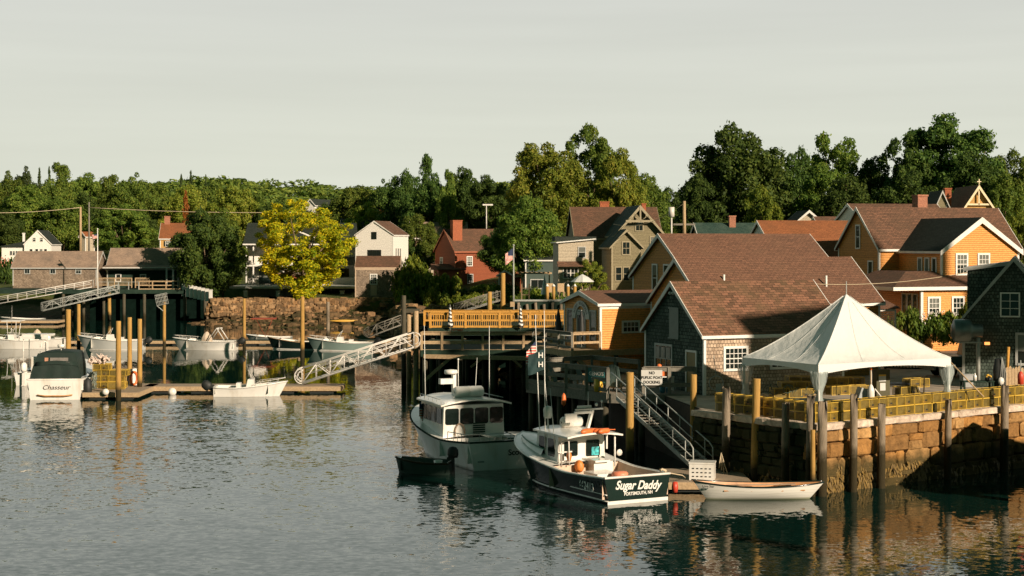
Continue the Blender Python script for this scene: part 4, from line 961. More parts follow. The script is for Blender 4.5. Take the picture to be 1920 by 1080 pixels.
# far wooded ridge: one mass
rs = np.random.RandomState(33); Vs = []
P0 = {k: crown_proto(50+i, 420, .12, 'round' if i % 3 else 'tall', 12, (.24,.40))[0] for i, k in enumerate('abcdef')}
for i in range(820):
    Y = rs.uniform(350, 760); xl = (rs.uniform(-750, 1300)-960)/F*Y if rs.rand() < .8 else (rs.uniform(1250, 2000)-960)/F*Y
    z0 = hz(xl, Y); px = xl/Y*F+960
    top_y = 334 + 10*math.sin(px/90.) + 5*math.sin(px/23.) + (8 if px > 620 else 0) + (px > 1150)*40 + (8 if px > 1230 else 0)
    Hn = PZ(top_y, Y) - z0; Hh = min(rs.uniform(12, 17), Hn*rs.uniform(.8, 1.0))
    if Hh < 5: continue
    P = P0['abcdef'[rs.randint(6)]]; th = rs.rand()*6.28; c_, s_ = math.cos(th), math.sin(th); r_ = rs.uniform(5, 8)*Y/450.
    Q = np.stack([(P[:, 0]*c_-P[:, 1]*s_)*r_+xl, (P[:, 0]*s_+P[:, 1]*c_)*r_+Y, P[:, 2]*Hh+z0], 1); Vs.append(Q)
V = np.concatenate(Vs); me = np_mesh('forest', V, np.arange(len(V)).reshape(-1, 4), smooth=False); me.materials.append(leafmat('far_leaves', (.06,.10,.02), (.13,.18,.03), (.23,.26,.045), .35))
o = bpy.data.objects.new('forest', me); C.objects.link(o); tag(o, kind='stuff')
# bushes
def bush_mesh(seed, n, size, k=14):
    rs = np.random.RandomState(seed); cs = np.stack([rs.uniform(-.7,.7,k), rs.uniform(-.7,.7,k), rs.uniform(.15,.7,k)], 1); r = rs.uniform(.22,.4,k)
    V, _ = leaf_cloud(rs, cs, r, n, size, squash=.8); return np_mesh('foliage', V, np.arange(len(V)).reshape(-1, 4), smooth=False)
BUSH = [bush_mesh(60+i, 2600, .085) for i in range(4)]
BM = {}
m_bloom = plain('pink_blossom', (.62,.25,.16), .7, .3, 9); m_bloomw = plain('white_blossom', (.72,.68,.6), .7, .1, 9)
def bush(label, px, Y, py_top, wpx, mat=L_bush, k=0, name='bush', zb=None, group=None, bloom=None, depth=1.0):
    x = PX(px, Y); zb = hz(x, Y) - .15 if zb is None else zb; H = PZ(py_top, Y)-zb; r_ = wpx/F*Y/2
    o = thing(name, label, 'bush', (x, Y, zb), (px*.7) % 6.28, group); o.scale = (r_, r_*depth, max(.4, H))
    key = (k % 4, mat.name)
    if key not in BM: m = BUSH[k % 4].copy(); m.materials.clear(); m.materials.append(mat); BM[key] = m
    c = bpy.data.objects.new('foliage', BM[key]); C.objects.link(c); c.parent = o
    st = MB(); st.tube([(0,0,-.05),(0,0,.5)], [.06,.02], 5); st.build('stem', m_bark, o)
    if bloom:
        rnd = random.Random(px); fb = MB()
        for i in range(40):
            a = rnd.uniform(0, 6.28); q = rnd.uniform(.2, .95); fb.ball((q*math.cos(a), q*math.sin(a), rnd.uniform(.55, .98)), .045, 4)
        fb.build('blossom', bloom, o)
    return o
BL = [('rounded bush at the right foot of the white gable', 772, 199, 480, 74, 0), ('bush hanging over the rock bank end', 802, 196, 505, 66, 1), ('yellow green bush left of the red entry', 832, 196, 508, 62, 2), ('low bright bush above the dry stone wall', 855, 185, 548, 58, 3),
 ('long bright bush on the dry stone wall', 893, 183, 549, 60, 0), ('dark bush against the red house wall', 905, 200, 532, 60, 1), ('bush left under the brick red wall', 790, 205, 540, 44, 2), ('grassy bush where the rock bank ends', 758, 196, 528, 50, 3),
 ('leafy bush below the pergola', 1005, 172, 540, 40, 0), ('bush in front of the cream house', 1078, 136, 548, 44, 1), ('bush right of the parasol', 1108, 137, 548, 36, 2)]
for lb, px, Y, py, w, k in BL: bush(lb, px, Y, py, w, L_bush, k, group='bushes along the shore gardens')
bush('pink flowering bush behind the tall yellow pile', 940, 186, 528, 62, L_mid, 2, bloom=m_bloom)
bush('pink flowering bush beside the flagpole', 915, 184, 545, 40, L_mid, 1, bloom=m_bloom)
small = tree('small_maple', 'small bronze leaved tree over the pale parasol', 'open1', L_olive, 1106, 137.5, 488, 66)
bush('rounded dark bush at the corner of the orange porch room', 1708, 99.3, 577, 48, L_mid, 0, zb=PZ(640,99.3)); bush('white flowering bush under the porch window', 1750, 98.7, 583, 60, L_mid, 1, zb=PZ(640,98.7), bloom=m_bloomw)
bush('white flowering bush right of the porch window', 1790, 98.7, 583, 60, L_mid, 2, zb=PZ(640,98.7), bloom=m_bloomw); bush('leafy bush climbing the porch end', 1814, 98, 560, 36, L_bush, 3, zb=PZ(640,98))
bush('small bush behind the lattice', 1672, 97, 588, 20, L_bush, 2)
bush('hedge at the far left in front of the farmhouse', 10, 240, 481, 44, L_dark, 1, bloom=m_bloom)
gd = [(812,190,541,34),(838,188,546,40),(868,192,538,44),(882,178,556,36),(905,178,552,34),(925,190,536,40),(955,182,540,36),(972,176,548,30),(1000,178,538,40),(1022,170,546,34),(1048,136,545,30),(1062,137,548,26),(1093,137,545,30),(1125,139,540,34)]
for q, (px, Y, py, w) in enumerate(gd): bush('leafy garden bush in the green strip behind the honey railing, %s from the left' % ('first second third fourth fifth sixth seventh eighth ninth tenth eleventh twelfth thirteenth fourteenth'.split()[q]), px, Y, py, w, (L_bush, L_mid, L_dark)[q%3], q, group='garden bushes behind the honey railing')
# ------------------------------------------------------------------ piles
def pile(label, px, py_top, Y, d=.34, mat=None, lean=(0, 0), zb=-1.6, name='mooring_pile', jag=False, group=None, cat='pile', xy=None):
    x, y = xy if xy else (PX(px, Y), Y); zt = PZ(py_top, y); o = None
    mb = MB(); r = d/2; rnd = random.Random(int(px)); n = 12; rows = []
    lv = [zb, 0, zt*.4, zt*.75, zt-.02, zt]
    for k, z in enumerate(lv):
        f = (z-zb)/(zt-zb); rr = r*(1.08-.14*f) * (.93 if k == len(lv)-1 and not jag else 1)
        rows.append([(lean[0]*(f-.5)+rr*math.cos(6.2832*i/n)*rnd.uniform(.97,1.03), lean[1]*(f-.5)+rr*math.sin(6.2832*i/n), z + (rnd.uniform(-.55, .1) if (jag and k == len(lv)-1) else 0)) for i in range(n)])
    mb.grid(rows, closed=True)
    if jag: mb.poly([(lean[0]*.5, lean[1]*.5, zt-.6)] + [])if False else None
    top_ = rows[-1]; c_ = (lean[0]*.5, lean[1]*.5, zt-(.5 if jag else 0)); mb.add(list(top_)+[c_], [(i, (i+1)%n, n) for i in range(n)])
    o = mb.build(name, mat or m_pile, None, (x, y, 0)); return tag(o, label, cat, group)
pile('yellow pile standing just behind the green canvas cruiser', 128, 580, 110, .36)
pile('yellow pile near the bow of the grey hulled centre console', 147.5, 570, 151, .36)
pile('nearest yellow pile, standing in the water at the corner of the trap float', 222, 602, 101.3, .34)
pile('tallest yellow pile, middle one of the three on the trap float', 243, 595, 108.2, .32)
pile('rightmost of the three yellow piles on the trap float, beside the life ring', 262, 598, 106, .32)
pn = pile('thin tan pile carrying a tilted wire crate on its top', 308, 566, 150, .30)
pile('tan pile off the rubble wall, right of the tan boat shed windscreen boat', 458, 560, 152, .30)
pile('tall yellow pile under the golden tree', 567, 556, 139, .36)
pile('grey pile in front of the rubble wall, right of the golden tree', 615, 566, 150, .32, m_pileg)
pile('dark tall pile at the head of the aluminium gangway', 757, 554, 112, .34, m_piled)
pile('pale pile with a gull perch beam at the gangway head', 766.5, 584, 113, .34, m_railc)
pile('pale pile right at the upper end of the aluminium gangway', 780, 583, 108.6, .36, m_railc)
pb = MB(); pb.box((PX(755,112), 112.6, PZ(586,113)), (PX(785,112), 113.3, PZ(579,113))); tag(pb.build('pile_cap_beam', m_piled), 'dark beam joining the pale piles at the gangway head', 'beam')
pile('ochre pile hanging in the shade under the porch boathouse wharf', 205, 549, 205, .45, zb=3.0-2.8)
pile('thick mustard pile beside the boarding stairs, left of the sign', 1181, 698, 71.6, .36)
pile('mustard pile between the stairs and the cottage door', 1300.5, 702, 71.0, .30)
pile('tall clean yellow pile rising behind the white rowing boat', 1416, 710, 66.2, .34, lean=(.12, 0))
pile('tall yellow pile in the gardens behind the yellow railing', 943, 512, 134, .40, zb=1.5)
pile('short stubby yellow pile behind the yellow railing', 918, 547, 134, .40, zb=1.5)
def on_wall(px, P0, d, off):
    nrm = Vector((d.y, -d.x, 0)); nrm = nrm if nrm.y < 0 else -nrm; k = (px-960)/F; P = P0 + nrm*off
    t_ = (k*P.y - P.x) / (d.x - k*d.y); q = P + d*t_; return (q.x, q.y)
for px, pt, d, w, lb in ((1361, 727, dl, .36, 'peeling grey stub pile on the shaded side of the quay'), (1472, 755, dl, .32, 'square topped grey pile on the shaded quay side near the corner'), (1519, 741, dl, .34, 'splintered leaning pile left of the quay corner'),
    (1541, 752, dq, .40, 'thick broken pile right at the quay corner'), (1600, 738, dq, .32, 'splintered pile in front of the middle of the trap row'), (1652, 756, dq, .34, 'split pile like two horns against the granite wall'), (1777, 748, dq, .30, 'thin split pile before the long pale capstone'), (1883, 722, dq, .36, 'tall forked pile near the right frame edge')):
    xy = on_wall(px, QA, d, .55); pile(lb, px, pt, xy[1], w, m_pileg, xy=xy, name='old_quay_pile', jag=True, lean=(.06, 0), group='old piles along the quay')
xy = on_wall(1524, QA, dl, .75); pile('thin brown lashed pole at the quay corner', 1524, 806, xy[1], .2, m_pile, xy=xy, name='lashed_pole')
# the tilted wire crate on the thin pile
cr = MB()
for i in range(9): a = -.55+i*.1375; cr.beam((a, 0, -.5), (a, 0, .5), .03)
for i in range(4): cr.beam((-.55, 0, -.5+i*.333), (.55, 0, -.5+i*.333), .04)
cr.beam((-.55, 0, .5), (-.55, .5, .4), .04); cr.beam((.55, 0, .5), (.55, .5, .4), .04); cr.beam((-.55, .5, .4), (.55, .5, .4), .04); cr.beam((-.55,0,-.5), (-.1,.1,-1.1), .06)
c = cr.build('wire_crate', m_alug, None, (PX(304,150), 149.8, PZ(561,150))); c.rotation_euler = (0, R(-12), 0); tag(c, 'tilted grey wire crate sitting on top of the thin tan pile', 'crate')

# ------------------------------------------------------------------ floats
def float_dock(name, label, x0, x1, y0, y1, z=.45, mat=None, rz=0):
    o = thing(name, label, 'float', (x0, y0, 0), rz); mb = MB(); L, W = x1-x0, y1-y0; n = max(2, int(L/.18))
    mb.box((0,0,z-.05), (L, W, z)); mb.build('deck_planks', mat or m_floatw, o)
    mb = MB(); mb.box((-.03,-.04,z-.30), (L+.03,-.0,z-.02)); mb.box((-.03,W,z-.30), (L+.03,W+.04,z-.02)); mb.box((-.05,0,z-.3), (-.01,W,z-.02)); mb.box((L+.01,0,z-.3),(L+.05,W,z-.02)); mb.build('rim_board', m_railc, o)
    mb = MB(); k = max(2, int(L/2.2))
    for i in range(k): a = (i+.2)*L/k; mb.box((a, .1, -.3), (a+L/k*.6, W-.1, z-.12))
    mb.build('float_tank', m_black, o); return o
float_dock('trap_float', 'low wooden float piled with yellow traps, behind the corner yellow pile', PX(171,104), PX(272,104), 102, 108.6)
float_dock('long_float', 'long narrow float under the foot of the aluminium gangway', PX(268,106.3), PX(640,106.3), 106.3, 108.4)
float_dock('far_float', 'dark float line behind the far row of white boats', PX(95,156), PX(752,156), 156, 158, mat=m_dark)
float_dock('far_left_float', 'shaded float beneath the far left gangways', PX(-60,196), PX(108,196), 196, 199, mat=m_deckw)
float_dock('landing_float', 'small float at the foot of the boarding stairs beside the white rowing boat', 6.3, 9.6, 64.2, 68.0, .40)
for (px, py, Y, r_, lb) in ((323,735,105.4,.28,'white ball fender tied to the long float'), (198,735,101.8,.22,'small white fender on the corner of the trap float')):
    b = MB(); b.ball((0,0,0), r_, 10); tag(b.build('fender', m_gel, None, (PX(px,Y), Y, PZ(py,Y))), lb, 'fender')
lr = MB(); n = 20
lr.grid([[Vector((math.cos(6.2832*i/n)*(.30+.075*math.cos(6.2832*j/8)), .075*math.sin(6.2832*j/8), math.sin(6.2832*i/n)*(.42+.075*math.cos(6.2832*j/8)))) for j in range(8)] for i in range(n+1)], closed=True)
l = lr.build('life_ring', m_orangeb, None, (PX(251,107), 107, PZ(709,107)), R(55)); tag(l, 'orange and white life ring between the yellow piles', 'life ring')
lb_ = MB(); lb_.box((-.32,.08,-.55),(.32,.16,.62)); lb_.build('ring_board', white, l)

# ------------------------------------------------------------------ gangways
def truss_gangway(name, label, A, B, width, h, mat, panels=5, loops=True, deckm=None, r=.03, diag=True):
    o = thing(name, label, 'gangway', tuple(A)); A = Vector(A); B = Vector(B); D = B-A; hd = Vector((D.x, D.y, 0)).normalized(); sd_ = Vector((-hd.y, hd.x, 0))
    for s in (0, 1):
        off = sd_*width*s; mb = MB(); P = lambda f, z: D*f + off + Vector((0,0,z))
        mb.tube([P(0,0), P(1,0)], r*1.4, 6); mb.tube([P(0,h), P(1,h)], r*1.2, 6); mb.tube([P(.02,h*.5), P(.98,h*.5)], r*.8, 5); mb.tube([P(.03,h*.75), P(.97,h*.75)], r*.6, 5)
        for i in range(panels*2+1):
            f = i/(panels*2); mb.tube([P(f,0), P(f,h)], r*.8, 5)
        for i in range(panels if diag else 0):
            mb.tube([P(i/panels,0), P((i+.5)/panels,h)], r, 5); mb.tube([P((i+.5)/panels,h), P((i+1)/panels,0)], r, 5)
        if loops:
            for f, sg in ((0,-1), (1,1)):
                mb.tube([P(f,h)+hd*sg*h*.5*math.sin(math.pi*k/8)+Vector((0,0,-h*.5*(1-math.cos(math.pi*k/8)))) for k in range(9)], r*1.1, 6)
                mb.tube([P(f,h*.8)+hd*sg*h*.32*math.sin(math.pi*k/8)+Vector((0,0,-h*.3*(1-math.cos(math.pi*k/8)))) for k in range(9)], r*.8, 5)
        mb.build('side_truss', mat, o)
    mb = MB(); mb.add([sd_*.03, D+sd_*.03, D+sd_*(width-.03), sd_*(width-.03), sd_*.03+Vector((0,0,-.07)), D+sd_*.03+Vector((0,0,-.07)), D+sd_*(width-.03)+Vector((0,0,-.07)), sd_*(width-.03)+Vector((0,0,-.07))], [(0,1,2,3),(7,6,5,4),(0,4,5,1),(2,6,7,3)])
    mb.build('walkway', deckm or m_alug, o); return o
truss_gangway('aluminium_gangway', 'silver truss gangway sloping from the wharf down to the long float', (PX(566,107.2), 107.2, .55), (PX(776,107.8), 107.8, 2.95), 1.3, 1.0, m_alu, 4, r=.034)
truss_gangway('upper_white_gangway', 'pale railed gangway rising to the porch boathouse wharf', (PX(-40,203), 203, PZ(576,203)), (PX(174,206), 206, PZ(538,206)), 1.2, .85, m_alu, 6, False, r=.038, diag=False)
truss_gangway('lower_truss_gangway', 'truss gangway crossing below the pale gangway at the far left', (PX(80,200), 200, PZ(583,200)), (PX(224,204), 204, PZ(549,204)), 1.2, 1.0, m_alug, 4, False, r=.035)
truss_gangway('shaded_gangway', 'thin grey gangway in the shade behind the yellow railing', (PX(855,140), 140, PZ(588,140)), (PX(938,141), 141, PZ(563,141)), 1.0, .8, m_railg, 2, False, r=.03)  # darker material stands in for the shade on this gangway
truss_gangway('distant_gangway', 'small grey truss gangway behind the upper end of the silver gangway', (PX(690,150), 150, PZ(632,150)), (PX(752,150), 150, PZ(609,150)), 1.0, .9, m_railg, 2, True, r=.03)  # shade put into the darker material here too
# boarding stairs by the sign
st = thing('boarding_stairs', 'long steel stairs with tube handrails dropping from the grey deck to the landing float', 'stairs', (4.9,75.0,2.72))
D = Vector((7.6-4.9, 67.2-75.0, .55-2.72)); hd = Vector((D.x, D.y, 0)).normalized(); sv = Vector((-hd.y, hd.x, 0)); W_ = .92
for s in (0, 1):
    off = sv*W_*s; mb = MB(); mb.beam(off, off+D, .06, .18); mb.build('stringer', m_alug, st)
    mb = MB(); P = lambda f, z: D*f + off + Vector((0,0,z))
    mb.tube([P(-.08,.98), P(.0,.98), P(.96,.92), P(1.0,.82), P(1.005,0)], .032, 7); mb.tube([P(0,.5), P(1.0,.42)], .024, 6)
    for i in range(7): f = i/6.6; mb.tube([P(f,-.02), P(f,.96-.05*f)], .026, 6)
    mb.build('handrail', m_alug, st)
mb = MB()
for i in range(24): f = (i+.5)/24; c = D*f + sv*W_/2; mb.beam(c-sv*W_*.48, c+sv*W_*.48, .25, .03)
mb.build('tread', m_deckw, st)
rp = MB(); rnd = random.Random(4)
c0 = Vector((PX(1350,67), 66.6, 1.25))
for i in range(3): rp.tube([c0, c0+Vector((-.06+.05*i,-.05,-.3)), c0+Vector((-.1+.1*i,-.06,-.62-.1*i)), c0+Vector((.0+.14*i,-.05,-.4-.25*i))], .022, 5)
rp.tube([c0, c0+Vector((.12,-.2,-.5)), c0+Vector((.28,-.4,-1.0))], .02, 5)
tag(rp.build('mooring_rope', m_rope), 'pale rope knotted round the end of the stair handrail', 'rope')
# lobster crate on the landing float
def crate_box(name, label, c, d, rz, mat, cat='crate'):
    o = thing(name, label, cat, c, rz); mb = MB(); mb.box((-d[0]/2,-d[1]/2,0), (d[0]/2,d[1]/2,d[2]-.06)); mb.build('body', mat, o)
    mb = MB(); mb.box((-d[0]/2-.02,-d[1]/2-.02,d[2]-.06), (d[0]/2+.02,d[1]/2+.02,d[2])); mb.build('lid', mat, o)
    return o
cb = crate_box('bait_box', 'big white plastic box with rows of vent slots on the landing float', (PX(1316,64.7)+.05, 64.9, .41), (1.0,.8,.72), R(-12), m_gel, 'box')
mb = MB()
for i in range(5):
    for j in range(3): mb.box((-.38+i*.17, -.415, .14+j*.16), (-.30+i*.17, -.402, .18+j*.16))
for i in range(3):
    for j in range(3): mb.box((-.515, -.25+i*.2, .14+j*.16), (-.502, -.17+i*.2, .18+j*.16))
mb.build('vent_slots', m_ink, cb)

# ------------------------------------------------------------------ decks on piles
def pier_deck(name, label, poly, z, mat=None, thick=.12, skirt=.32, piles=None, pr=.15, pmat=None, cat='pier'):
    cx = sum(p[0] for p in poly)/len(poly); cy = sum(p[1] for p in poly)/len(poly); o = thing(name, label, cat, (cx, cy, 0))
    P = [(x-cx, y-cy, z-thick) for x, y in poly]
    ar = sum(P[i][0]*P[(i+1)%len(P)][1]-P[(i+1)%len(P)][0]*P[i][1] for i in range(len(P)))
    if ar < 0: P = P[::-1]
    mb = MB(); mb.prism(P, (0,0,thick)); mb.build('deck_boards', mat or m_deckw, o)
    mb = MB(); n = len(P)
    for i in range(n):
        a, b = Vector(P[i]), Vector(P[(i+1)%n]); d = (b-a).normalized(); nr = Vector((d.y,-d.x,0))*.03
        a = a + nr + Vector((0,0,-skirt/2+thick-.02)); b = b + nr + Vector((0,0,-skirt/2+thick-.02)); mb.beam(a, b, .05, skirt)
    mb.build('edge_beam', mat or m_railg, o)
    for (x, y) in (piles or []):
        mb = MB(); mb.cyl((x-cx, y-cy, -1.5), pr, z-thick+1.45, 8); mb.build('support_pile', pmat or m_piled, o)
    return o
def railing(name, label, pts, h=1.05, mat=None, rails=(1.0,.55), post=.11, gap=1.7, balusters=0, cap=True, cat='railing', boards=.14):
    o = thing(name, label, cat, pts[0]); P0 = Vector(pts[0]); mat = mat or m_railg; mr = MB(); mbal = MB()
    for i in range(len(pts)-1):
        a, b = Vector(pts[i])-P0, Vector(pts[i+1])-P0; L = (b-a).length; k = max(1, round(L/gap))
        for j in range(k+(1 if i == len(pts)-2 else 0)):
            q = a.lerp(b, j/k); mp = MB(); mp.cbox((q.x, q.y, q.z+h/2-.15), (post, post, h+.3)); mp.build('post', mat, o)
        for rz_ in rails: mr.beam(a+Vector((0,0,h*rz_-boards/2)), b+Vector((0,0,h*rz_-boards/2)), .045, boards)
        if cap: mr.beam(a+Vector((0,0,h+.02)), b+Vector((0,0,h+.02)), .16, .04)
        if balusters:
            m_ = int(L/balusters)
            for j in range(m_): q = a.lerp(b, (j+.5)/m_); mbal.beam(q+Vector((0,0,.08)), q+Vector((0,0,h-.05)), .04, .04)
    mr.build('rails', mat, o)
    if balusters: mbal.build('balusters', mat, o)
    return o
# grey deck in front of the cottage
GP = [(.76,82),(4.6,76.6),(6.2,76.0),(8.75,76.0),(8.75,77.0),(6.55,81.7),(4.26,85.3)]
pier_deck('grey_deck', 'weathered grey timber deck on piles in front of the cottage gable', GP, 2.8, piles=[(1.0,81.9),(2.4,80),(4.5,77),(6.2,76.4),(7.6,76.4),(4.2,84.6),(3.2,81.5),(6.3,80)], skirt=.45)
railing('deck_front_railing', 'grey plank railing along the water side of the grey deck', [(.78,81.9,2.8),(4.6,76.65,2.8)], 1.18, post=.16, rails=(1.0,.60,.2), boards=.2)
railing('deck_back_railing', 'grey plank railing along the back of the grey deck', [(.78,82.0,2.8),(4.26,85.2,2.8),(6.5,81.8,2.8)], 1.18, post=.13, rails=(1.0,.58), boards=.2)
railing('landing_railing', 'short brown plank railing carrying the boat docking sign', [(6.25,76.05,2.8),(8.7,76.05,2.8)], 1.28, mat=m_railg, post=.15, rails=(1.0,.42), boards=.2, gap=1.2)
sg_ = MB(); sg_.box((-.5,-.02,-.36),(.5,.02,.36)); sign = sg_.build('docking_sign', m_sign, None, (PX(1222,75.9), 75.88, PZ(708,75.9))); tag(sign, 'pale board reading NO PUBLIC BOAT DOCKING on the landing railing', 'sign')
for k, (tx, sz) in enumerate((('NO', .19), ('PUBLIC BOAT', .175), ('DOCKING', .185))): text(tx, sz, m_ink, sign, (0,-.026,.22-.22*k), (R(90),0,0), off=.006, wscale=.92)
bn = MB(); bn.box((-.46,-.02,-.34),(.46,.02,.34)); ba = bn.build('teal_banner', plain('teal_banner_cloth', (.03,.15,.15), .7, .15, 2), None, (PX(1118,77.6), 77.5, PZ(703,77.6)), R(-52+18)); tag(ba, 'teal banner with pale lettering hung on the grey deck railing', 'banner')
text("GENO'S", .25, m_inkw, ba, (0,-.026,.06), (R(90),0,0), off=.004, wscale=.95); tl = MB(); tl.box((-.28,-.03,-.14),(.25,-.022,-.11)); tl.build('banner_line', m_inkw, ba)
# central wharf: upper deck with honey rails
uz = 4.05; ux0, ux1 = PX(803,111.6), PX(1068,111.6)
ups = [(ux0+.3+i*2.2, y) for i in range(5) for y in (112, 120)]
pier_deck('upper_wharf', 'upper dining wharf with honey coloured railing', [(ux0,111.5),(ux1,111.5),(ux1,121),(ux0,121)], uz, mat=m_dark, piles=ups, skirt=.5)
ya = [PX(p, 111.6) for p in (807,873,937,994,1045,1067)]
rl = railing('honey_front_railing', 'bright honey yellow picket railing across the middle of the picture', [(x, 111.6, uz) for x in ya], 1.05, m_raily, rails=(1.0,.16), post=.16, gap=9, balusters=.14)
fb = MB(); fb.box((.1,-.06,-.35),(ya[-1]-ya[0],-.02,-.02)); fb.build('fascia_board', m_raily, rl)
railing('honey_back_railing', 'honey yellow railing on the far side of the dining wharf, seen above the front one', [(PX(795,120), 120.5, uz), (PX(1068,120), 120.5, uz)], .85, m_raily, rails=(1.0,.2), post=.14, gap=2.4, balusters=.20)
def striped_umbrella(label, px, Y, z, h=1.75, r=.17, mats=None):
    o = thing('closed_striped_umbrella', label, 'umbrella', (PX(px,Y), Y, z), 0, 'closed striped umbrellas on the honey railing'); n = 14; st_ = 11
    for par, m_ in ((0, m_ink), (1, m_inkw)):
        mb = MB()
        for k in range(par, st_, 2):
            z0, z1 = h*(.15+.85*k/st_), h*(.15+.85*(k+1)/st_)
            f = lambda z_: r*(1.05-.75*((z_/h)-.15)/.85)*(1+0*z_)
            mb.grid([[(f(zz_)*(1+.22*math.cos(5*a+zz_*2))*math.cos(a), f(zz_)*(1+.22*math.cos(5*a+zz_*2))*math.sin(a), zz_+.04*math.sin(a*2)) for a in [6.2832*i/n for i in range(n)]] for zz_ in (z0, z1)], closed=True)
        mb.build('cloth', m_, o)
    mb = MB(); mb.cyl((0,0,-.2), .025, h+.25, 6); mb.build('pole', m_alug, o); return o
striped_umbrella('closed black and white striped umbrella near the left end of the honey railing', 844, 111.2, PZ(620,111.2))
striped_umbrella('closed black and white striped umbrella near the right end of the honey railing', 976, 111.2, PZ(620,111.2), 1.7)
fbx = thing('flower_box', 'orange planter of flowers under the left striped umbrella', 'planter', (PX(857,101), 100.6, PZ(624,101))); mb = MB(); mb.box((-.42,-.12,-.12),(.42,.12,.1)); mb.build('box', m_orangeb, fbx)
mb = MB(); rnd = random.Random(3)
for i in range(26): mb.ball((rnd.uniform(-.4,.4), rnd.uniform(-.1,.1), rnd.uniform(.12,.26)), .05, 5)
mb.build('blossom', m_bloom, fbx)
# lower wharf in the shade
lz = 3.3; lx0 = PX(789,100)
lp = [(lx0+.25,100.2),(lx0+2.4,100.2),(-1.2,100.2),(1.4,100.2),(2.4,97.5),(lx0+.3,108),(-3,108),(0,108),(2.4,106),(-4.6,104),(-1.8,104.5),(.8,104),(3.6,101)]
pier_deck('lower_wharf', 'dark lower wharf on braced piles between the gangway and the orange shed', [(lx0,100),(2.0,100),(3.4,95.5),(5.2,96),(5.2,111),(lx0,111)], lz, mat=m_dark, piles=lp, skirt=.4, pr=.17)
railing('lower_wharf_railing', 'plank railing of the lower wharf, sunlit only at its left end', [(lx0+.05,100.05,lz),(2.0,100.05,lz),(3.3,95.6,lz)], 1.12, m_railc, rails=(1.0,.5,.02), boards=.2, post=.14, gap=1.35)
mb = MB(); mb.beam((lx0+.25,100.1,1.4), (lx0+2.2,100.1,3.1), .2, .2); mb.beam((-2.6,100.3,2.2),(-1.4,100.3,3.1),.15,.15); mb.beam((.6,100.3,2.2),(-.4,100.3,3.1),.15,.15); mb.beam((lx0+.2,100,2.9), (5.0,97,2.9), .18, .25)
tag(mb.build('cross_brace', m_railc), 'diagonal timber braces under the lower wharf', 'brace')
# platform of the snack shed
sx, sy = PX(1125,88), 88; cs_, sn_ = math.cos(R(26)), math.sin(R(26))
def S(u, v): return (sx+u*cs_-v*sn_, sy+u*sn_+v*cs_)
pier_deck('shed_platform', 'timber platform carrying the orange snack shed', [S(-1.9,-.3),S(4.9,-.3),S(4.9,4.6),S(-1.9,4.6)], 4.12, mat=m_railc, piles=[S(-1.6,0),S(1,0),S(3.6,0),S(-1.6,4.2),S(1.5,4.2)], skirt=.3)
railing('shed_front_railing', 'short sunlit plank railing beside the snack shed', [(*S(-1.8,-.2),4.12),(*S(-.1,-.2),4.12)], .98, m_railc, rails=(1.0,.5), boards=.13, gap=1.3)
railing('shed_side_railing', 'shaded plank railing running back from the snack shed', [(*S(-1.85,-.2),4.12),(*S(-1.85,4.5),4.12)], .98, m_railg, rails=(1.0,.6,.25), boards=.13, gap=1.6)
mb = MB(); mb.beam(Vector((*S(-1.8,-.25),3.9)), Vector((*S(-.9,-.25),3.1)), .2, .2); tag(mb.build('corner_strut', m_railc), 'slanting pale strut under the corner of the snack shed platform', 'strut')
for k, (u, v, lb) in enumerate(((-.75,.75,'closed dark umbrella right of the shed door'), (-.75,3.5,'closed dark umbrella left of the shed door'))):
    x, y = S(u, v); o = thing('closed_dark_umbrella', lb, 'umbrella', (x, y, 4.14), 0, 'closed dark umbrellas by the snack shed'); mb = MB(); mb.lathe([(.20,.75),(.17,1.2),(.12,1.7),(.03,2.1)], (0,0,0), 10); mb.build('cloth', m_black, o); mb = MB(); mb.cyl((0,0,0), .025, 2.15, 6); mb.build('pole', m_alug, o)
def bistro(label, x, y, z, k):
    o = thing('bistro_set', label, 'table', (x, y, z)); mb = MB(); mb.cyl((0,0,.70), .38, .03, 14); mb.build('table_top', m_alug, o); mb = MB(); mb.cyl((0,0,0), .03, .7, 6); mb.cyl((0,0,0), .22, .02, 10); mb.build('table_leg', m_black, o)
bistro('round metal table outside the snack shed door', *S(-1.25,1.6), 4.14, 0)
# dark sea wall behind the wharves
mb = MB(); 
tag(mb.box((-7,121.5,-1),(9,122.5,3.6)).box((5.3,97,-1),(6.2,121.4,3.4)).build('old_bulkhead', m_shade_black), 'dark timber bulkhead in the shade behind the wharves', 'bulkhead')
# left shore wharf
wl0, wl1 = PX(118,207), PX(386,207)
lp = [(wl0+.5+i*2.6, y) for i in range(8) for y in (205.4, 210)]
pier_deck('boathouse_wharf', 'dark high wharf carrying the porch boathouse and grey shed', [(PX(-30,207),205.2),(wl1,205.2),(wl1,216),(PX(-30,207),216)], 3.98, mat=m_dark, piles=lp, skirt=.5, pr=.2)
mb = MB(); tag(mb.box((PX(170,207),206.6,-1),(wl1-.3,207.2,3.7)).build('wharf_shade_bulkhead', m_shade_black), 'black bulkhead put in as the shade under the porch boathouse wharf', 'bulkhead')  # dark sheet filling the shade below the wharf deck
railing('ochre_wharf_railing', 'ochre plank railing in front of the porch boathouse', [(PX(262,206),205.6,3.98),(PX(338,206),205.6,3.98)], 1.1, m_railc, rails=(1.0,.55,.12), boards=.13, post=.13, gap=1.7)
railing('pale_wharf_railing', 'grey post railing left of the ochre one on the boathouse wharf', [(PX(186,206),205.5,3.98),(PX(262,206),205.5,3.98)], 1.0, m_alug, rails=(1.0,), boards=.05, post=.10, gap=1.3, cap=False)
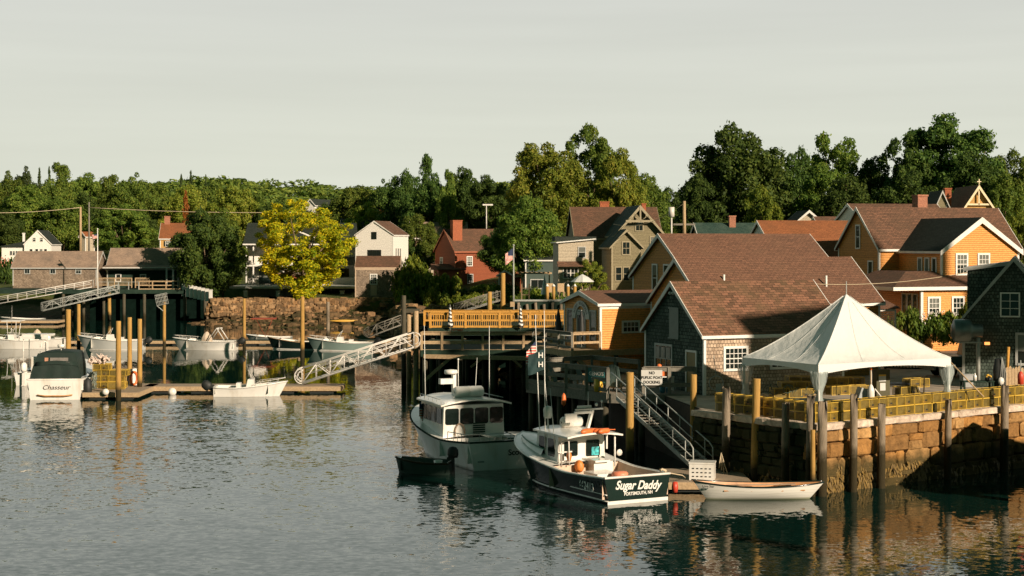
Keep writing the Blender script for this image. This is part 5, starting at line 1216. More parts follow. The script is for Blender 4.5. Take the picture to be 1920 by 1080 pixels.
railing('slatted_windbreak', 'sunlit slatted fence between the two wharf buildings', [(PX(182,209),209,4.4),(PX(247,209),209,4.4)], 1.0, m_railc, rails=(1.0,.1), boards=.1, post=.12, gap=2, balusters=.16)
railing('slatted_windbreak', 'short sunlit slatted fence in front of the right boathouse window', [(PX(254,209),209,4.4),(PX(280,209),209,4.4)], 1.0, m_railc, rails=(1.0,.1), boards=.1, post=.12, gap=2, balusters=.16)
for k in range(8):
    px = 344+k*7.3; Y = 205.5-k*.7; mb = MB(); mb.box((-.22,-.05,-.75),(.22,.05,.75)); mb.box((-.26,-.08,.75),(.26,.08,.82))
    w_ = mb.build('fence_panel', trimw, None, (PX(px,Y), Y, PZ(544+k*1.6,Y)), R(-8)); tag(w_, 'white fence panel in the stepped row at the wharf end, %s from the boathouse' % ('first second third fourth fifth sixth seventh last'.split()[k]), 'fence panel', 'white fence panels at the wharf end')
# ------------------------------------------------------------------ boats
def lerp(a, b, f): return a+(b-a)*f
class Boat:
    """hull with local x forward from the transom, y to port, z up from the waterline"""
    def __init__(s, name, label, pos, ang, L, B, tw, zs, zm, zb, rake, hullm, rimm, boot=None, tmax=.5, full=2.2, deckm=None, tc=.5, sole=.25, cap=.16, flare=.80, group=None, cat='boat', inner=None):
        s.o = thing(name, label, cat, (pos[0], pos[1], 0), ang, group); s.L, s.B = L, B
        s.sh = lambda t: B/2*(lerp(tw, 1, math.sin(min(1, t/tmax)*math.pi/2)) if t < tmax else max(0, 1-((t-tmax)/(1-tmax))**full)**.75)
        s.wl = lambda t: B/2*flare*(lerp(tw*1.04, 1, math.sin(min(1, t/tmax)*math.pi/2)) if t < tmax*.8 else max(0, 1-((t-tmax*.8)/(1-tmax*.8))**(full*.8))**.9)*(lerp(tw*1.04,1,math.sin(.8*math.pi/2)) if t >= tmax*.8 else 1)
        s.zf = lambda t: lerp(lerp(zs, zm, math.sin(min(1, t/.4)*math.pi/2)), zb, max(0, (t-.3)/.7)**1.6)
        s.xf = lambda t, f: t*(L-rake) + rake*t**5*f      # f: 0 waterline .. 1 sheer
        n = 22; ts = [i/n for i in range(n+1)]; ts = [t**.92 for t in ts]
        fr = [1, .985, .8, .6, .4, .2, .12, 0, -.18, -.45]
        def row(t, sg):
            out = []; zt = s.zf(t)
            for f in fr:
                if f >= 0: y = lerp(s.wl(t), s.sh(t), f**1.25); z = zt*f
                else: y = s.wl(t)*(1+f*1.4) if f > -.4 else 0.0; z = f
                out.append(Vector((s.xf(t, max(f, 0)), sg*max(y, 0), z)))
            return out
        hm_, bt = MB(), MB()
        for sg in (1, -1):
            rows = [row(t, sg) for t in ts]
            if sg < 0: rows = rows[::-1]
            hm_.grid([r[:7] for r in rows]); bt.grid([r[6:] for r in rows])
        hm_.build('hull', hullm, s.o); bt.build('waterline_band', boot or hullm, s.o)
        a, b = row(0, 1), row(0, -1); tr = MB(); P = a[:8] + b[:8][::-1]; tr.poly([p + Vector((-.004,0,0)) for p in P], flip=False)
        tr.poly([p + Vector((-.003,0,0)) for p in P], flip=True) if False else None
        s.transom = tr.build('transom', hullm, s.o)
        # rim
        rm = MB(); ed = [row(t, 1)[0] for t in ts] + [row(t, -1)[0] for t in ts[::-1]][1:]
        ed = [p + Vector((0,0,.0)) for p in ed]; rm.tube(ed + [ed[0]], .045, 6, cap=False)
        s.rim = rm.build('rub_rail', rimm, s.o)
        deckm = deckm or m_gel; inner = inner or m_gel
        # deck (t>tc) and cockpit (t<tc)
        dk = MB(); tsd = [tc+(1-tc)*i/12 for i in range(13)]
        dk.grid([[Vector((s.xf(t,1), s.sh(t)*k*.98, s.zf(t)+.02+.10*(1-k*k)*min(1,(1-t)*4))) for k in (-1,-.6,-.2,.2,.6,1)] for t in tsd]); dk.build('foredeck', deckm, s.o)
        cp = MB(); tsc = [tc*i/10 for i in range(11)]
        for sg in (1, -1):
            rows = []
            for t in tsc:
                y = s.sh(t); z = s.zf(t)+.02; x = s.xf(t,1); x2 = max(x, cap)
                rows.append([Vector((x, sg*y, z)), Vector((x2, sg*(y-cap), z)), Vector((x2, sg*min(y-cap*1.1, s.wl(t)*.95), sole))])
            cp.grid([r[:2] for r in (rows if sg < 0 else rows[::-1])], smooth=False); 
            if sg > 0: s.capP = rows
            else: s.capS = rows
        y = s.sh(0); cp.box((-.01,-y,s.zf(0)-.0), (cap,y,s.zf(0)+.025)); cp.build('gunwale_cap', deckm, s.o)
        iw = MB()
        for sg, rows in ((1, s.capP), (-1, s.capS)): iw.grid([r[1:] for r in rows], smooth=False)
        iw.poly([(cap,-y,s.zf(0)),(cap,y,s.zf(0)),(cap,y,sole),(cap,-y,sole)]); xt = s.xf(tc,1); ye = s.sh(tc); iw.poly([(xt,-ye,s.zf(tc)),(xt,ye,s.zf(tc)),(xt,ye,sole),(xt,-ye,sole)])
        iw.build('inner_side', inner, s.o)
        sl = MB(); sl.grid([[r[2] + Vector((0,.0,.0)) for r in s.capP], [r[2] for r in s.capS]], smooth=False); sl.build('cockpit_sole', plain('grey_sole', (.40,.39,.34), .8, .15, 3), s.o)
def wpanel(mb, o, u, v, w, h, rad=.08, n=3):
    """rounded rectangle panel centred at o spanned by unit vectors u, v"""
    pts = []
    for cx, cy, a0 in ((w/2-rad, h/2-rad, 0), (-w/2+rad, h/2-rad, 90), (-w/2+rad, -h/2+rad, 180), (w/2-rad, -h/2+rad, 270)):
        for k in range(n+1): a = R(a0+90*k/n); pts.append(o + u*(cx+rad*math.cos(a)) + v*(cy+rad*math.sin(a)))
    nn = u.cross(v)*.02; mb.prism(pts, nn)
def cabin(b, x0, x1, w0, w1, z0, z1, rake=.25, roof=(0,0,0), rz=None, mat=None, roofm=None, camber=.12, roof_th=.07, roofname='wheelhouse_roof', tumble=.08):
    """wheelhouse: aft wall at x0, front at x1 (raked)"""
    mat = mat or m_gel; mb = MB(); a0, a1 = w0/2, w1/2
    B_ = [(x0,-a0,z0),(x1+rake,-a1,z0),(x1+rake,a1,z0),(x0,a0,z0)]; T_ = [(x0,-a0+tumble,z1),(x1,-a1+tumble,z1),(x1,a1-tumble,z1),(x0,a0-tumble,z1)]
    mb.add(B_+T_, [(0,1,5,4),(1,2,6,5),(2,3,7,6),(3,0,4,7),(4,5,6,7)]); c = mb.build('wheelhouse', mat, b.o)
    xa, xf_, ov = x0-roof[0], x1+roof[1], roof[2]; rows = []
    for i in range(9):
        x = lerp(xa, xf_, i/8); hw = (a0 if x < x0 else lerp(a0, a1, min(1,(x-x0)/(x1-x0))))+ov; hw *= 1-.10*max(0,(i-6)/2)
        rows.append([(x, hw*k, z1+roof_th+camber*(1-k*k)-.04*((i/8-.4)**2)*4) for k in (-1,-.75,-.4,0,.4,.75,1)])
    mb = MB(); mb.grid(rows); mb.grid([[(p[0],p[1],p[2]-roof_th) for p in r] for r in rows[::-1]])
    e_ = [r[0] for r in rows] + rows[-1][1:] + [r[-1] for r in rows[::-1]][1:] + rows[0][::-1][1:]
    mb.grid([e_, [(p[0],p[1],p[2]-roof_th) for p in e_]], smooth=False); r_ = mb.build(roofname, roofm or m_gel, b.o); return c, r_
ux, uy, uz_ = Vector((1,0,0)), Vector((0,1,0)), Vector((0,0,1))
def small(parent, name, mat, fn):
    mb = MB(); fn(mb); return mb.build(name, mat, parent)
m_tglass = glassmat('boat_window', (.008,.014,.012), .06)
# ---- dark hulled lobster boat
ang = math.atan2(.888, -.46)
bd = Boat('dark_lobster_boat', 'dark hulled lobster boat with white wheelhouse and script name across its transom', (4.84,61.6), ang, 9.5, 3.45, .86, 1.02, .92, 1.72, .9, m_gelgreen, m_gel, boot=m_gelgreen, tmax=.58, full=2.6, tc=.46, sole=.18, cap=.17, flare=.84, inner=plain('peach_liner', (.60,.44,.32), .6, .12, 3))
small(bd.o, 'transom_stripe', m_gel, lambda m: m.box((-.035,-1.36,.0),(-.006,1.36,.13)))
sr = MB(); sr.tube([Vector((bd.xf(t,.12), bd.wl(t)+.10*t+.02, .12+.02*t)) for t in [i/14*.72 for i in range(15)]], .035, 5); sr.build('spray_rail', m_gel, bd.o)
sr = MB(); sr.tube([Vector((bd.xf(t,.35), lerp(bd.wl(t), bd.sh(t), .35)+.02, .37)) for t in [i/8*.30 for i in range(9)]], .025, 5); sr.build('side_guard', m_gel, bd.o)
text('Sugar Daddy', .46, m_inkw, bd.o, (-.02,0,.66), (R(90),R(3),R(-90)), shear=.32, off=.012, wscale=.86)
text('PORTSMOUTH, NH', .175, m_inkw, bd.o, (-.02,-.02,.36), (R(90),0,R(-90)), off=.004, wscale=.85)
nt = .14; text('662413', .42, m_inkw, bd.o, (bd.xf(nt,.6), lerp(bd.wl(nt), bd.sh(nt), .56**1.25)+.13, .58), (R(90),0,R(180-2.5)), off=.010, wscale=.85, spacing=1.15)
cabin(bd, 4.35, 6.5, 2.3, 1.9, .2, 2.18, .22, (1.15,.22,.14), camber=.12)
tk = MB(); rows = []
for i in range(9):
    t = .64+.27*i/8; x = bd.xf(t,1); hw = bd.sh(t)*.72; z = bd.zf(t); rows.append([(x,-hw,z),(x,-hw*.88,z+.30*(1-.5*i/8)),(x,0,z+.40*(1-.5*i/8)),(x,hw*.88,z+.30*(1-.5*i/8)),(x,hw,z)])
tk.grid(rows); tk.poly(rows[-1]); tk.build('trunk_cabin', m_gel, bd.o)
small(bd.o, 'trunk_trim', plain('boat_trim_green', (.03,.16,.10), .5, .1, 4), lambda m: m.tube([(r[1][0], r[1][1]+.0, r[1][2]+.02) for r in rows][::-1] + [(r[3][0], r[3][1], r[3][2]+.02) for r in rows], .03, 5))
w1 = MB(); wpanel(w1, Vector((4.335,-.52,1.58)), -uy, uz_, .62, .66, .06); w1.build('aft_window', m_tglass, bd.o)
w1 = MB(); wpanel(w1, Vector((4.335,.50,1.60)), -uy, uz_, .62, .60, .06); w1.build('companion_window', m_tglass, bd.o)
for x, w in ((4.95,.62), (5.85,.62)):
    w1 = MB(); yw = lerp(1.15, .95, (x-4.35)/2.15); wpanel(w1, Vector((x, yw-.035, 1.62)), -ux, uz_, w, .72, .05); o_ = w1.build('side_window', m_tglass, bd.o)
small(bd.o, 'side_vents', m_ink, lambda m: [m.box((x, 1.33, 1.12),(x+.12,1.36,1.2)) for x in (6.3,6.6)])
small(bd.o, 'roof_post', m_gel, lambda m: (m.cyl((3.45,-1.05,.9), .04, 1.3, 6), m.beam((4.35,-1.2,1.5),(4.35,-1.2,2.15),.06)))
small(bd.o, 'life_raft', m_gel, lambda m: m.lathe([(.05,-.48),(.19,-.46),(.23,-.40),(.23,-.02),(.245,0),(.23,.02),(.23,.40),(.19,.46),(.05,.48)], (5.35,-.1,2.56), 14, True, Matrix.Rotation(R(90),3,'X') @ Matrix.Rotation(R(0),3,'Z')))
small(bd.o, 'radar_mast', m_gel, lambda m: (m.beam((4.9,-.6,2.3),(4.75,-.75,3.1),.16,.10), m.beam((4.75,.05,3.12),(4.75,-1.25,3.12),.10,.06), m.beam((4.85,-.1,3.22),(4.85,-.75,3.22),.08,.10), m.tube([(4.75,-.55,3.1),(4.75,-.55,3.85)],.012,5)))
small(bd.o, 'flood_lights', m_gel, lambda m: (m.ball((4.75,-.95,3.30),.07,8), m.ball((4.75,-1.2,3.42),.05,8), m.cyl((4.75,-1.2,3.15),.01,.25,5), m.box((4.7,-.75,2.95),(4.8,.1,3.05))))
small(bd.o, 'loud_hailer_board', m_alu, lambda m: m.box((4.7,.0,2.62),(4.78,.55,2.98)))
small(bd.o, 'radome', m_gel, lambda m: (m.lathe([(.02,-.26),(.15,-.24),(.18,-.16),(.19,.12),(.14,.24),(.02,.27)], (5.9,.72,2.95), 14), m.cyl((5.9,.72,2.25), .03, .48, 6)))
small(bd.o, 'whip_antenna', m_inkw, lambda m: (m.tube([(6.3,.86,1.5),(6.3,1.10,7.0)],[.028,.014],6), m.tube([(5.6,1.0,1.3),(5.55,1.08,7.2)],[.028,.014],6), m.tube([(4.5,1.15,1.6),(4.42,1.42,4.1)],[.02,.008],5), m.tube([(6.2,.5,2.2),(6.2,.7,4.4)],[.015,.006],5)))
small(bd.o, 'haul_davit', m_alu, lambda m: (m.tube([(3.95,1.15,.95),(3.95,1.15,1.95),(3.9,1.05,2.02),(3.8,.9,1.98),(3.8,.88,1.0)],.03,6), m.beam((3.9,1.35,1.55),(3.9,.7,1.55),.05), m.beam((3.95,1.3,1.15),(4.2,.6,1.15),.05), m.cyl((4.05,1.22,.95),.05,.55,6), m.cyl((4.2,1.1,.95),.03,1.0,5)))
small(bd.o, 'bait_table', m_gel, lambda m: (m.box((3.5,-1.0,.2),(4.3,-.1,1.12)), m.box((3.3,-.75,1.12),(4.3,-.05,1.2))))
small(bd.o, 'engine_box', m_gel, lambda m: m.box((2.2,-.55,.2),(3.3,.5,.82)))
small(bd.o, 'folded_oilskin', plain('orange_oilskin', (.62,.20,.04), .5, .3, 3, bump=.08, bsc=3), lambda m: (m.ball((3.75,.45,.95),.24,8,(1,.8,1.1)), m.ball((3.95,.8,1.35),.14,7,(1,.8,1.6))))
small(bd.o, 'hanging_shirt', plain('teal_striped_cloth', (.05,.38,.40), .8, .9, 9), lambda m: m.box((4.29,-.85,1.28),(4.32,-.45,1.62)))
small(bd.o, 'mirror_pan', m_alu, lambda m: m.lathe([(.0,.0),(.13,.0),(.14,.02),(.0,.03)], (3.4,-1.25,1.45), 12, True, Matrix.Rotation(R(90),3,'Y')))
def gear(name, label, cat, fn_list, loc, rz=0):
    o = thing(name, label, cat, loc, rz)
    for nm, mt, fn in fn_list: small(o, nm, mt, fn)
    return o
def bw(b, x, y, z):
    m = Matrix.Rotation(b.o.rotation_euler.z, 3, 'Z') @ Vector((x, y, z)); return tuple(Vector(b.o.location) + m)
gear('bait_barrel', 'grey barrel with salmon lid in the open stern of the dark lobster boat', 'barrel', [('drum', m_grayp, lambda m: m.lathe([(0,0),(.27,0),(.30,.25),(.30,.5),(.28,.56),(0,.56)],(0,0,0),14)), ('lid', plain('salmon_lid', (.78,.26,.14), .5, .08, 4), lambda m: m.lathe([(.31,.5),(.33,.55),(.33,.66),(.28,.72),(0,.74)],(0,0,0),14))], bw(bd,1.9,-.35,.2))
gear('black_bucket', 'black bucket behind the barrel on the dark lobster boat', 'bucket', [('bucket', m_black, lambda m: m.lathe([(0,0),(.18,0),(.22,.42),(.19,.42),(.17,.05),(0,.05)],(0,0,0),12))], bw(bd,2.9,.85,.2))
bo = MB(); rnd = random.Random(2)
for k in range(4): bo.lathe([(.01,-.34),(.10,-.3),(.115,0),(.11,.22),(.04,.32),(.01,.34)], (k*.26+rnd.uniform(-.1,.1), rnd.uniform(-.2,.2), .10), 8, True, Matrix.Rotation(R(90),3,'Y') @ Matrix.Rotation(R(rnd.uniform(-25,25)),3,'X'))
bo.tube([(-.5,.1,.12),(.9,-.1,.16)], .02, 5); o_ = bo.build('pile_of_buoys', m_orangeb, None, bw(bd,3.35,-.45,2.30), ang+R(90)); tag(o_, 'orange buoys and boathooks heaped on the wheelhouse roof of the dark lobster boat', 'buoys')
# flags on its antennas
fm = NT('stars_and_stripes'); fm.set(Roughness=.8); wv = fm.new('SeparateXYZ'); fm.l.new(fm.tc('Object'), wv.inputs[0]); 
f1 = fm.math('GREATER_THAN', fm.math('FRACT', fm.math('MULTIPLY', wv.outputs[2], 6.5*1.35)), .5)
cant = fm.math('MULTIPLY', fm.math('GREATER_THAN', wv.outputs[2], .35), fm.math('LESS_THAN', wv.outputs[0], .42))
cc = fm.mix(cant, fm.mix(f1, (.60,.07,.05), (.72,.66,.58)), (.02,.035,.09)); fm.base(cc)
def flag(name, label, loc, w, h, rz, mat, hang=.0, cat='flag'):
    mb = MB(); rows = []
    for i in range(9):
        f = i/8; rows.append([(w*f*(1-hang*.6), .07*math.sin(f*9+j)*f, h*(j/6)-hang*h*f*1.1+.02*math.sin(f*7)) for j in range(7)])
    mb.grid(rows); o = mb.build(name, mat, None, loc, rz); return tag(o, label, cat)
flag('ensign', 'small tattered striped flag on the left antenna of the dark lobster boat', bw(bd,6.3,1.06,5.35), .75, .55, R(190), MATS['stars_and_stripes'], .75)
f2 = flag('dark_pennant', 'dark green pennant with pale letters on the right antenna of the dark lobster boat', bw(bd,5.55,1.07,4.75), .8, .85, R(186), plain('pennant_cloth', (.012,.04,.04), .8, .2, 3), .25)
for k, z in ((0,.60),(1,.22)): text('H', .30, m_inkw, f2, (.16,.05 if k else .05,z), (R(90),0,R(180)), off=.008)
bk = MB(); bk.lathe([(.0,.32),(.09,.2),(.11,0),(.11,-.18),(.03,-.3),(.0,-.32)], (0,0,0), 10); b_ = bk.build('hanging_buoy', m_orangeb, None, (PX(1058,74), 74.8, PZ(749,74.8))); tag(b_, 'single orange buoy hanging under the grey deck', 'buoy')
rp = MB(); rp.tube([bw(bd,.2,-1.35,1.05), (PX(1280,63.5),63.6,.75), (7.0,64.6,.5)], .022, 5); rp.tube([bw(bd,.25,-1.2,1.1), bw(bd,.3,-1.3,1.16), bw(bd,.15,-1.4,1.1)], .05, 6); tag(rp.build('stern_line', m_rope), 'mooring line from the dark lobster boat stern to the landing float', 'rope')
fe = MB(); fe.lathe([(0,-.22),(.1,-.2),(.13,0),(.1,.2),(0,.22)],(0,0,0),10); f_ = fe.build('red_fender', m_redp, None, (PX(1266,62.6),62.7,.42)); tag(f_, 'red fender beside the transom of the dark lobster boat', 'fender')

# ---- white cruiser behind it
ang2 = math.atan2(.917, -.40)
bs = Boat('white_cabin_boat', 'big white cabin boat in the shade behind the dark lobster boat', (-.40,70.6), ang2, 10.2, 3.75, .86, 1.24, 1.05, 2.0, 1.0, m_gel, m_dark, boot=m_gel, tmax=.55, full=2.5, tc=.33, sole=.3, cap=.18, flare=.83)
cabin(bs, 3.4, 6.9, 3.1, 2.7, .3, 2.55, .35, (.35,.35,.20), camber=.22, roofname='cabin_roof')
for i, y in enumerate((1.08,.35,-.38,-1.12)):
    w1 = MB(); wpanel(w1, Vector((3.385,y,2.03)), -uy, uz_, .66, .74, .10); w1.build('aft_window', m_tglass, bs.o)
for i, x in enumerate((3.95,4.75,5.5,6.25)):
    yw = lerp(1.55,1.35,(x-3.4)/3.5)-.035; w1 = MB(); wpanel(w1, Vector((x,yw+.005,2.03)), -ux, uz_, .6, .7, .06); w1.build('side_window', m_tglass, bs.o)
small(bs.o, 'louvre_door', m_dark, lambda m: [m.box((3.355,-.55,.85+k*.10),(3.385,.05,.91+k*.10)) for k in range(9)])
small(bs.o, 'life_raft', m_gel, lambda m: m.lathe([(.05,-.72),(.22,-.70),(.27,-.62),(.27,-.02),(.285,0),(.27,.02),(.27,.62),(.22,.70),(.05,.72)], (4.3,-.1,3.05), 14, True, Matrix.Rotation(R(90),3,'X')))
small(bs.o, 'radar', m_gel, lambda m: (m.lathe([(.02,-.10),(.30,-.08),(.32,0),(.30,.10),(.02,.13)], (5.4,.35,3.9), 16), m.box((5.3,.15,3.35),(5.6,.9,3.6)), m.beam((5.4,.2,2.8),(5.4,.2,3.8),.22,.16), m.tube([(5.3,.02,2.8),(5.3,.02,4.45)],.02,5), m.ball((5.3,.02,4.5),.05,6)))
small(bs.o, 'whip_antenna', m_inkw, lambda m: (m.tube([(5.9,1.45,2.7),(5.9,1.50,6.1)],[.025,.012],6), m.tube([(4.3,-1.15,2.7),(4.3,-1.15,6.1)],[.025,.012],6), m.tube([(4.6,-.55,2.8),(4.7,-.7,4.6)],[.02,.008],5)))
small(bs.o, 'roof_rail', m_alug, lambda m: (m.tube([(3.6,1.55,2.80),(6.6,1.42,2.82)],.02,5), m.tube([(3.6,-1.55,2.80),(6.6,-1.42,2.82)],.02,5), [m.cyl((3.6+i*.6,1.54-.02*i,2.62),.012,.18,4) for i in range(6)]))
small(bs.o, 'cockpit_rail', m_alug, lambda m: (m.tube([(2.6,1.6,1.1),(2.6,1.6,1.45),(.35,1.55,1.55),(.3,1.5,1.55),(.3,-1.5,1.55)],.02,5), [m.cyl((.3,-1.5+i*.5,1.2),.014,.35,4) for i in range(7)], [m.cyl((.5+i*.5,1.56,1.1),.014,.42,4) for i in range(4)]))
small(bs.o, 'coiled_hose', plain('tan_hose', (.30,.22,.15), .7, .2, 5), lambda m: m.tube([(3.33, .72+.24*math.sin(a), 1.30+.40*math.cos(a)) for a in [R(i*24) for i in range(16)]], .035, 6))
small(bs.o, 'bait_table', m_gel, lambda m: (m.box((1.4,-1.1,1.25),(2.4,.1,1.32)), m.box((1.8,-.6,.3),(2.0,-.4,1.25))))
small(bs.o, 'cool_box', plain('green_cooler', (.02,.10,.06), .5, .1, 3), lambda m: m.box((.6,-1.4,.3),(1.3,-.5,1.3)))
text('Scot', .36, m_ink, bs.o, (-.02,-.25,.72), (R(90),0,R(-90)), off=.008, align='LEFT')
small(bs.o, 'exhaust_port', m_grayp, lambda m: m.box((-.02,.9,.35),(-.006,1.2,.42)))
flag('ensign', 'faded flag hanging at the port windows of the white cabin boat', bw(bs,6.6,1.5,1.75), .32, .75, R(10), MATS['stars_and_stripes'], .4)
# ---- dark dinghy with outboard
dk_ = Boat('dark_dinghy', 'small dark dinghy tied to the left of the white cabin boat', (PX(845,69.3),69.3), math.radians(170), 2.45, 1.4, .88, .50, .50, .66, .15, plain('dull_green_hull', (.045,.075,.06), .5, .1, 3), m_piled, tmax=.4, full=2.2, tc=.9, sole=.12, cap=.07, inner=plain('dinghy_inner', (.04,.06,.045), .7, .2, 3), cat='dinghy')
def outboard(b, col, x=-.25, y=0, z=.5, s=1.0, tilt=0):
    M_ = Matrix.Rotation(R(tilt), 3, 'Y'); c0 = Vector((x, y, z)); q = lambda p: c0 + M_ @ (Vector(p)*s); mb = MB()
    mb.lathe([(.02,-.22),(.16,-.2),(.19,-.05),(.18,.18),(.12,.30),(.02,.34)], c0 + M_ @ Vector((0,0,.28))*s, 10, True, M_ @ Matrix.Diagonal((1.45*s,.95*s,1*s)))
    mb.beam(q((0,0,.1)), q((-.02,0,-.75)), .13*s, .18*s); mb.beam(q((.05,0,-.72)), q((-.3,0,-.72)), .10*s, .03*s)
    mb.tube([q((-.12,0,-.85)), q((-.32,0,-.85))], .06*s, 6); mb.beam(q((.0,0,.0)), q((.28,0,.05)), .2*s, .1*s)
    o = mb.build('outboard_motor', col, b.o); return o
outboard(dk_, m_black, -.1, 0, .62, .9)
gear('white_bucket', 'white bucket in the dark dinghy beside its motor', 'bucket', [('bucket', m_gel, lambda m: m.lathe([(0,0),(.15,0),(.19,.4),(.16,.4),(.13,.05),(0,.05)],(0,0,0),12))], bw(dk_,.5,.25,.2))
# ---- white rowing boat
rb_ = thing('white_rowing_boat', 'long white rowing boat with dark rail moored in front of the landing float', 'rowing boat', (PX(1297,62.6),62.45,0), R(2.0))
n = 20; LR = 5.15; rows = {1: [], -1: []}
def rsec(t, sg):
    w = .66*math.sin(math.pi*min(1, max(0, t*.94+.03)))**.62; zt = .52+.13*(2*t-1)**2+.08*(1-t)**3; x = t*LR
    dx = (.5-t)*(1-abs(0)) ; out = []
    for f, k in ((1,1), (.8,.96), (.6,.90), (.4,.80), (.2,.66), (0,.48), (-.15,.0)):
        out.append(Vector((x + (.5-t)*1.0*(1-f)*abs(2*t-1)**2*1.1, sg*w*k, zt*f if f > 0 else f)))
    return out
mb = MB(); ml = MB()
for sg in (1, -1):
    rr = [rsec(i/n, sg) for i in range(n+1)]; rr = rr if sg > 0 else rr[::-1]; mb.grid(rr); ml.grid([[Vector((p.x, p.y*.95, p.z-.0 if k == 0 else max(p.z,.1))) for k, p in enumerate(r[:5])] for r in rr[::-1]])
m_rowb = NT('white_planked_hull'); m_rowb.set(Roughness=.45); sp = m_rowb.new('SeparateXYZ'); m_rowb.l.new(m_rowb.tc(), sp.inputs[0])
ln = m_rowb.math('FRACT', m_rowb.math('ADD', m_rowb.math('MULTIPLY', sp.outputs[2], 8.5), m_rowb.math('MULTIPLY', m_rowb.noise(.6, 2), 1.5)))
cc = m_rowb.mix(m_rowb.rng(ln, 0, .12, 1, 0), (.72,.71,.64), (.45,.46,.40)); cc = m_rowb.mix(m_rowb.rng(sp.outputs[2], .02, .10, 1, 0), cc, (.30,.32,.20)); cc = m_rowb.mix(m_rowb.rng(m_rowb.noise(2,6,map_=(.3,1,3)), .5,.75,0,.5), cc, (.52,.50,.42)); m_rowb.base(cc)
mb.build('hull', m_rowb.m, rb_); ml.build('inner_planking', plain('varnished_wood', (.50,.25,.10), .5, .25, 4), rb_)
mb = MB()
for sg in (1, -1): mb.tube([rsec(i/n, sg)[0] for i in range(n+1)], .032, 6)
mb.build('rail', m_gelgreen, rb_)
for t in (.25,.45,.65,.82):
    w = rsec(t,1)[0].y; mb = MB(); mb.box((t*LR-.12,-w*.92,.36),(t*LR+.12,w*.92,.40)); mb.build('thwart', MATS['varnished_wood'], rb_)
text('Lone Star', .12, m_ink, rb_, (.55,-.50,.56), (R(90),0,R(-16)), off=.002)
mb = MB(); mb.tube([(1.0,.1,.5),(3.6,.25,.52)], .025, 6); mb.box((3.5,.18,.50),(4.1,.34,.53)); tag(mb.build('oar', m_floatw, None, rb_.location, R(2)), 'pair of oars lying in the white rowing boat', 'oars')
# ---- green canvas cruiser
cc_ = Boat('canvas_cruiser', 'white cruiser with dark green canvas back seen square from the stern', (PX(105,102),101.8), R(90+4), 9.5, 3.75, .93, 1.30, 1.2, 1.9, .9, m_gel, m_gel, boot=m_black, tmax=.45, full=2.5, tc=.05, sole=.6, cap=.10, flare=.86)
mb = MB(); rows = []
for x, k, zt in ((.12,1,1.32), (.2,.95,2.2), (.45,.80,2.78), (.9,.78,3.0), (3.0,.76,3.02), (3.3,.8,2.8)):
    hw = 1.62*k; rows.append([(x,-hw*1.04,1.30),(x,-hw,1.30+(zt-1.3)*.5),(x,-hw*.90,zt-.08),(x,-hw*.55,zt),(x,0,zt+.05),(x,hw*.55,zt),(x,hw*.90,zt-.08),(x,hw,1.30+(zt-1.3)*.5),(x,hw*1.04,1.30)])
mb.grid(rows[1:]); 
back = [(-1.60,1.30),(-1.42,2.1),(-1.22,2.75),(-.8,2.97),(0,3.03),(.8,2.97),(1.22,2.75),(1.42,2.1),(1.60,1.30)]
g_ = []
for j in range(9):
    z = 1.31+(j/8)*1.62; hw = lerp(1.62,1.18,(j/8)**1.3); x = .10+.36*(j/8)**1.4
    g_.append([(x+.035*math.sin(k*1.7+j*.15)*(1-j/8), hw*(k/12*2-1), z + (.05*(1-abs(k/6-1)) if j == 8 else 0)) for k in range(13)])
mb.grid(g_); mb.build('canvas_enclosure', m_canvas, cc_.o)
small(cc_.o, 'canvas_window', plain('clear_vinyl', (.22,.20,.18), .15, .2, 3), lambda m: (m.box((.30,-.75,2.42),(.36,.38,2.66)), m.box((.27,-.85,2.30),(.33,-.55,2.38))))
small(cc_.o, 'canvas_window_left', plain('orange_reflection_vinyl', (.50,.26,.17), .3, .3, 5), lambda m: m.box((.30,.50,2.32),(.36,.72,2.66)))
small(cc_.o, 'swim_rail', plain('teak_rail', (.52,.26,.09), .5, .2, 4), lambda m: m.tube([(-.10,-1.1,.32),(-.14,-.6,.26),(-.14,.6,.26),(-.10,1.1,.32)],.045,6))
small(cc_.o, 'radar_dome', m_gel, lambda m: (m.lathe([(.02,-.11),(.22,-.1),(.23,.08),(.18,.12),(.02,.13)], (1.6,-.05,3.32), 14), m.cyl((1.6,-.05,3.0),.03,.2,6)))
text('Chasseur', .40, m_ink, cc_.o, (-.02,-.05,.78), (R(90),0,R(-90)), shear=.3, off=.001, wscale=1.15)
gear('dark_fender', 'big dark tyre fender hanging between the green canvas cruiser and the trap float', 'fender', [('fender', m_black, lambda m: m.lathe([(0,-.75),(.22,-.6),(.30,0),(.24,.5),(0,.7)],(0,0,0),12))], (PX(162,102),102.3,.7))
# ---- white boat just behind it (helm and gear)
ob = Boat('lobster_skiff', 'white work skiff with frame and gear half hidden behind the green canvas cruiser', (PX(52,112),112), R(88), 6.0, 2.3, .85, .85, .8, 1.3, .6, m_gel, m_gel, tmax=.45, tc=.4, cap=.1)
small(ob.o, 'pilot_box', m_gel, lambda m: (m.box((1.6,-.8,.6),(2.8,.3,1.9)), m.box((1.5,-1.0,3.35),(2.9,.95,3.5)), m.box((1.45,-.95,3.15),(1.52,.9,3.35)), m.cyl((1.6,.85,.8),.03,2.5,5), m.cyl((1.6,-.9,.8),.03,2.5,5), m.cyl((2.8,.85,.8),.03,2.5,5)))
outboard(ob, m_gel, -.2, .2, .9, 1.2)
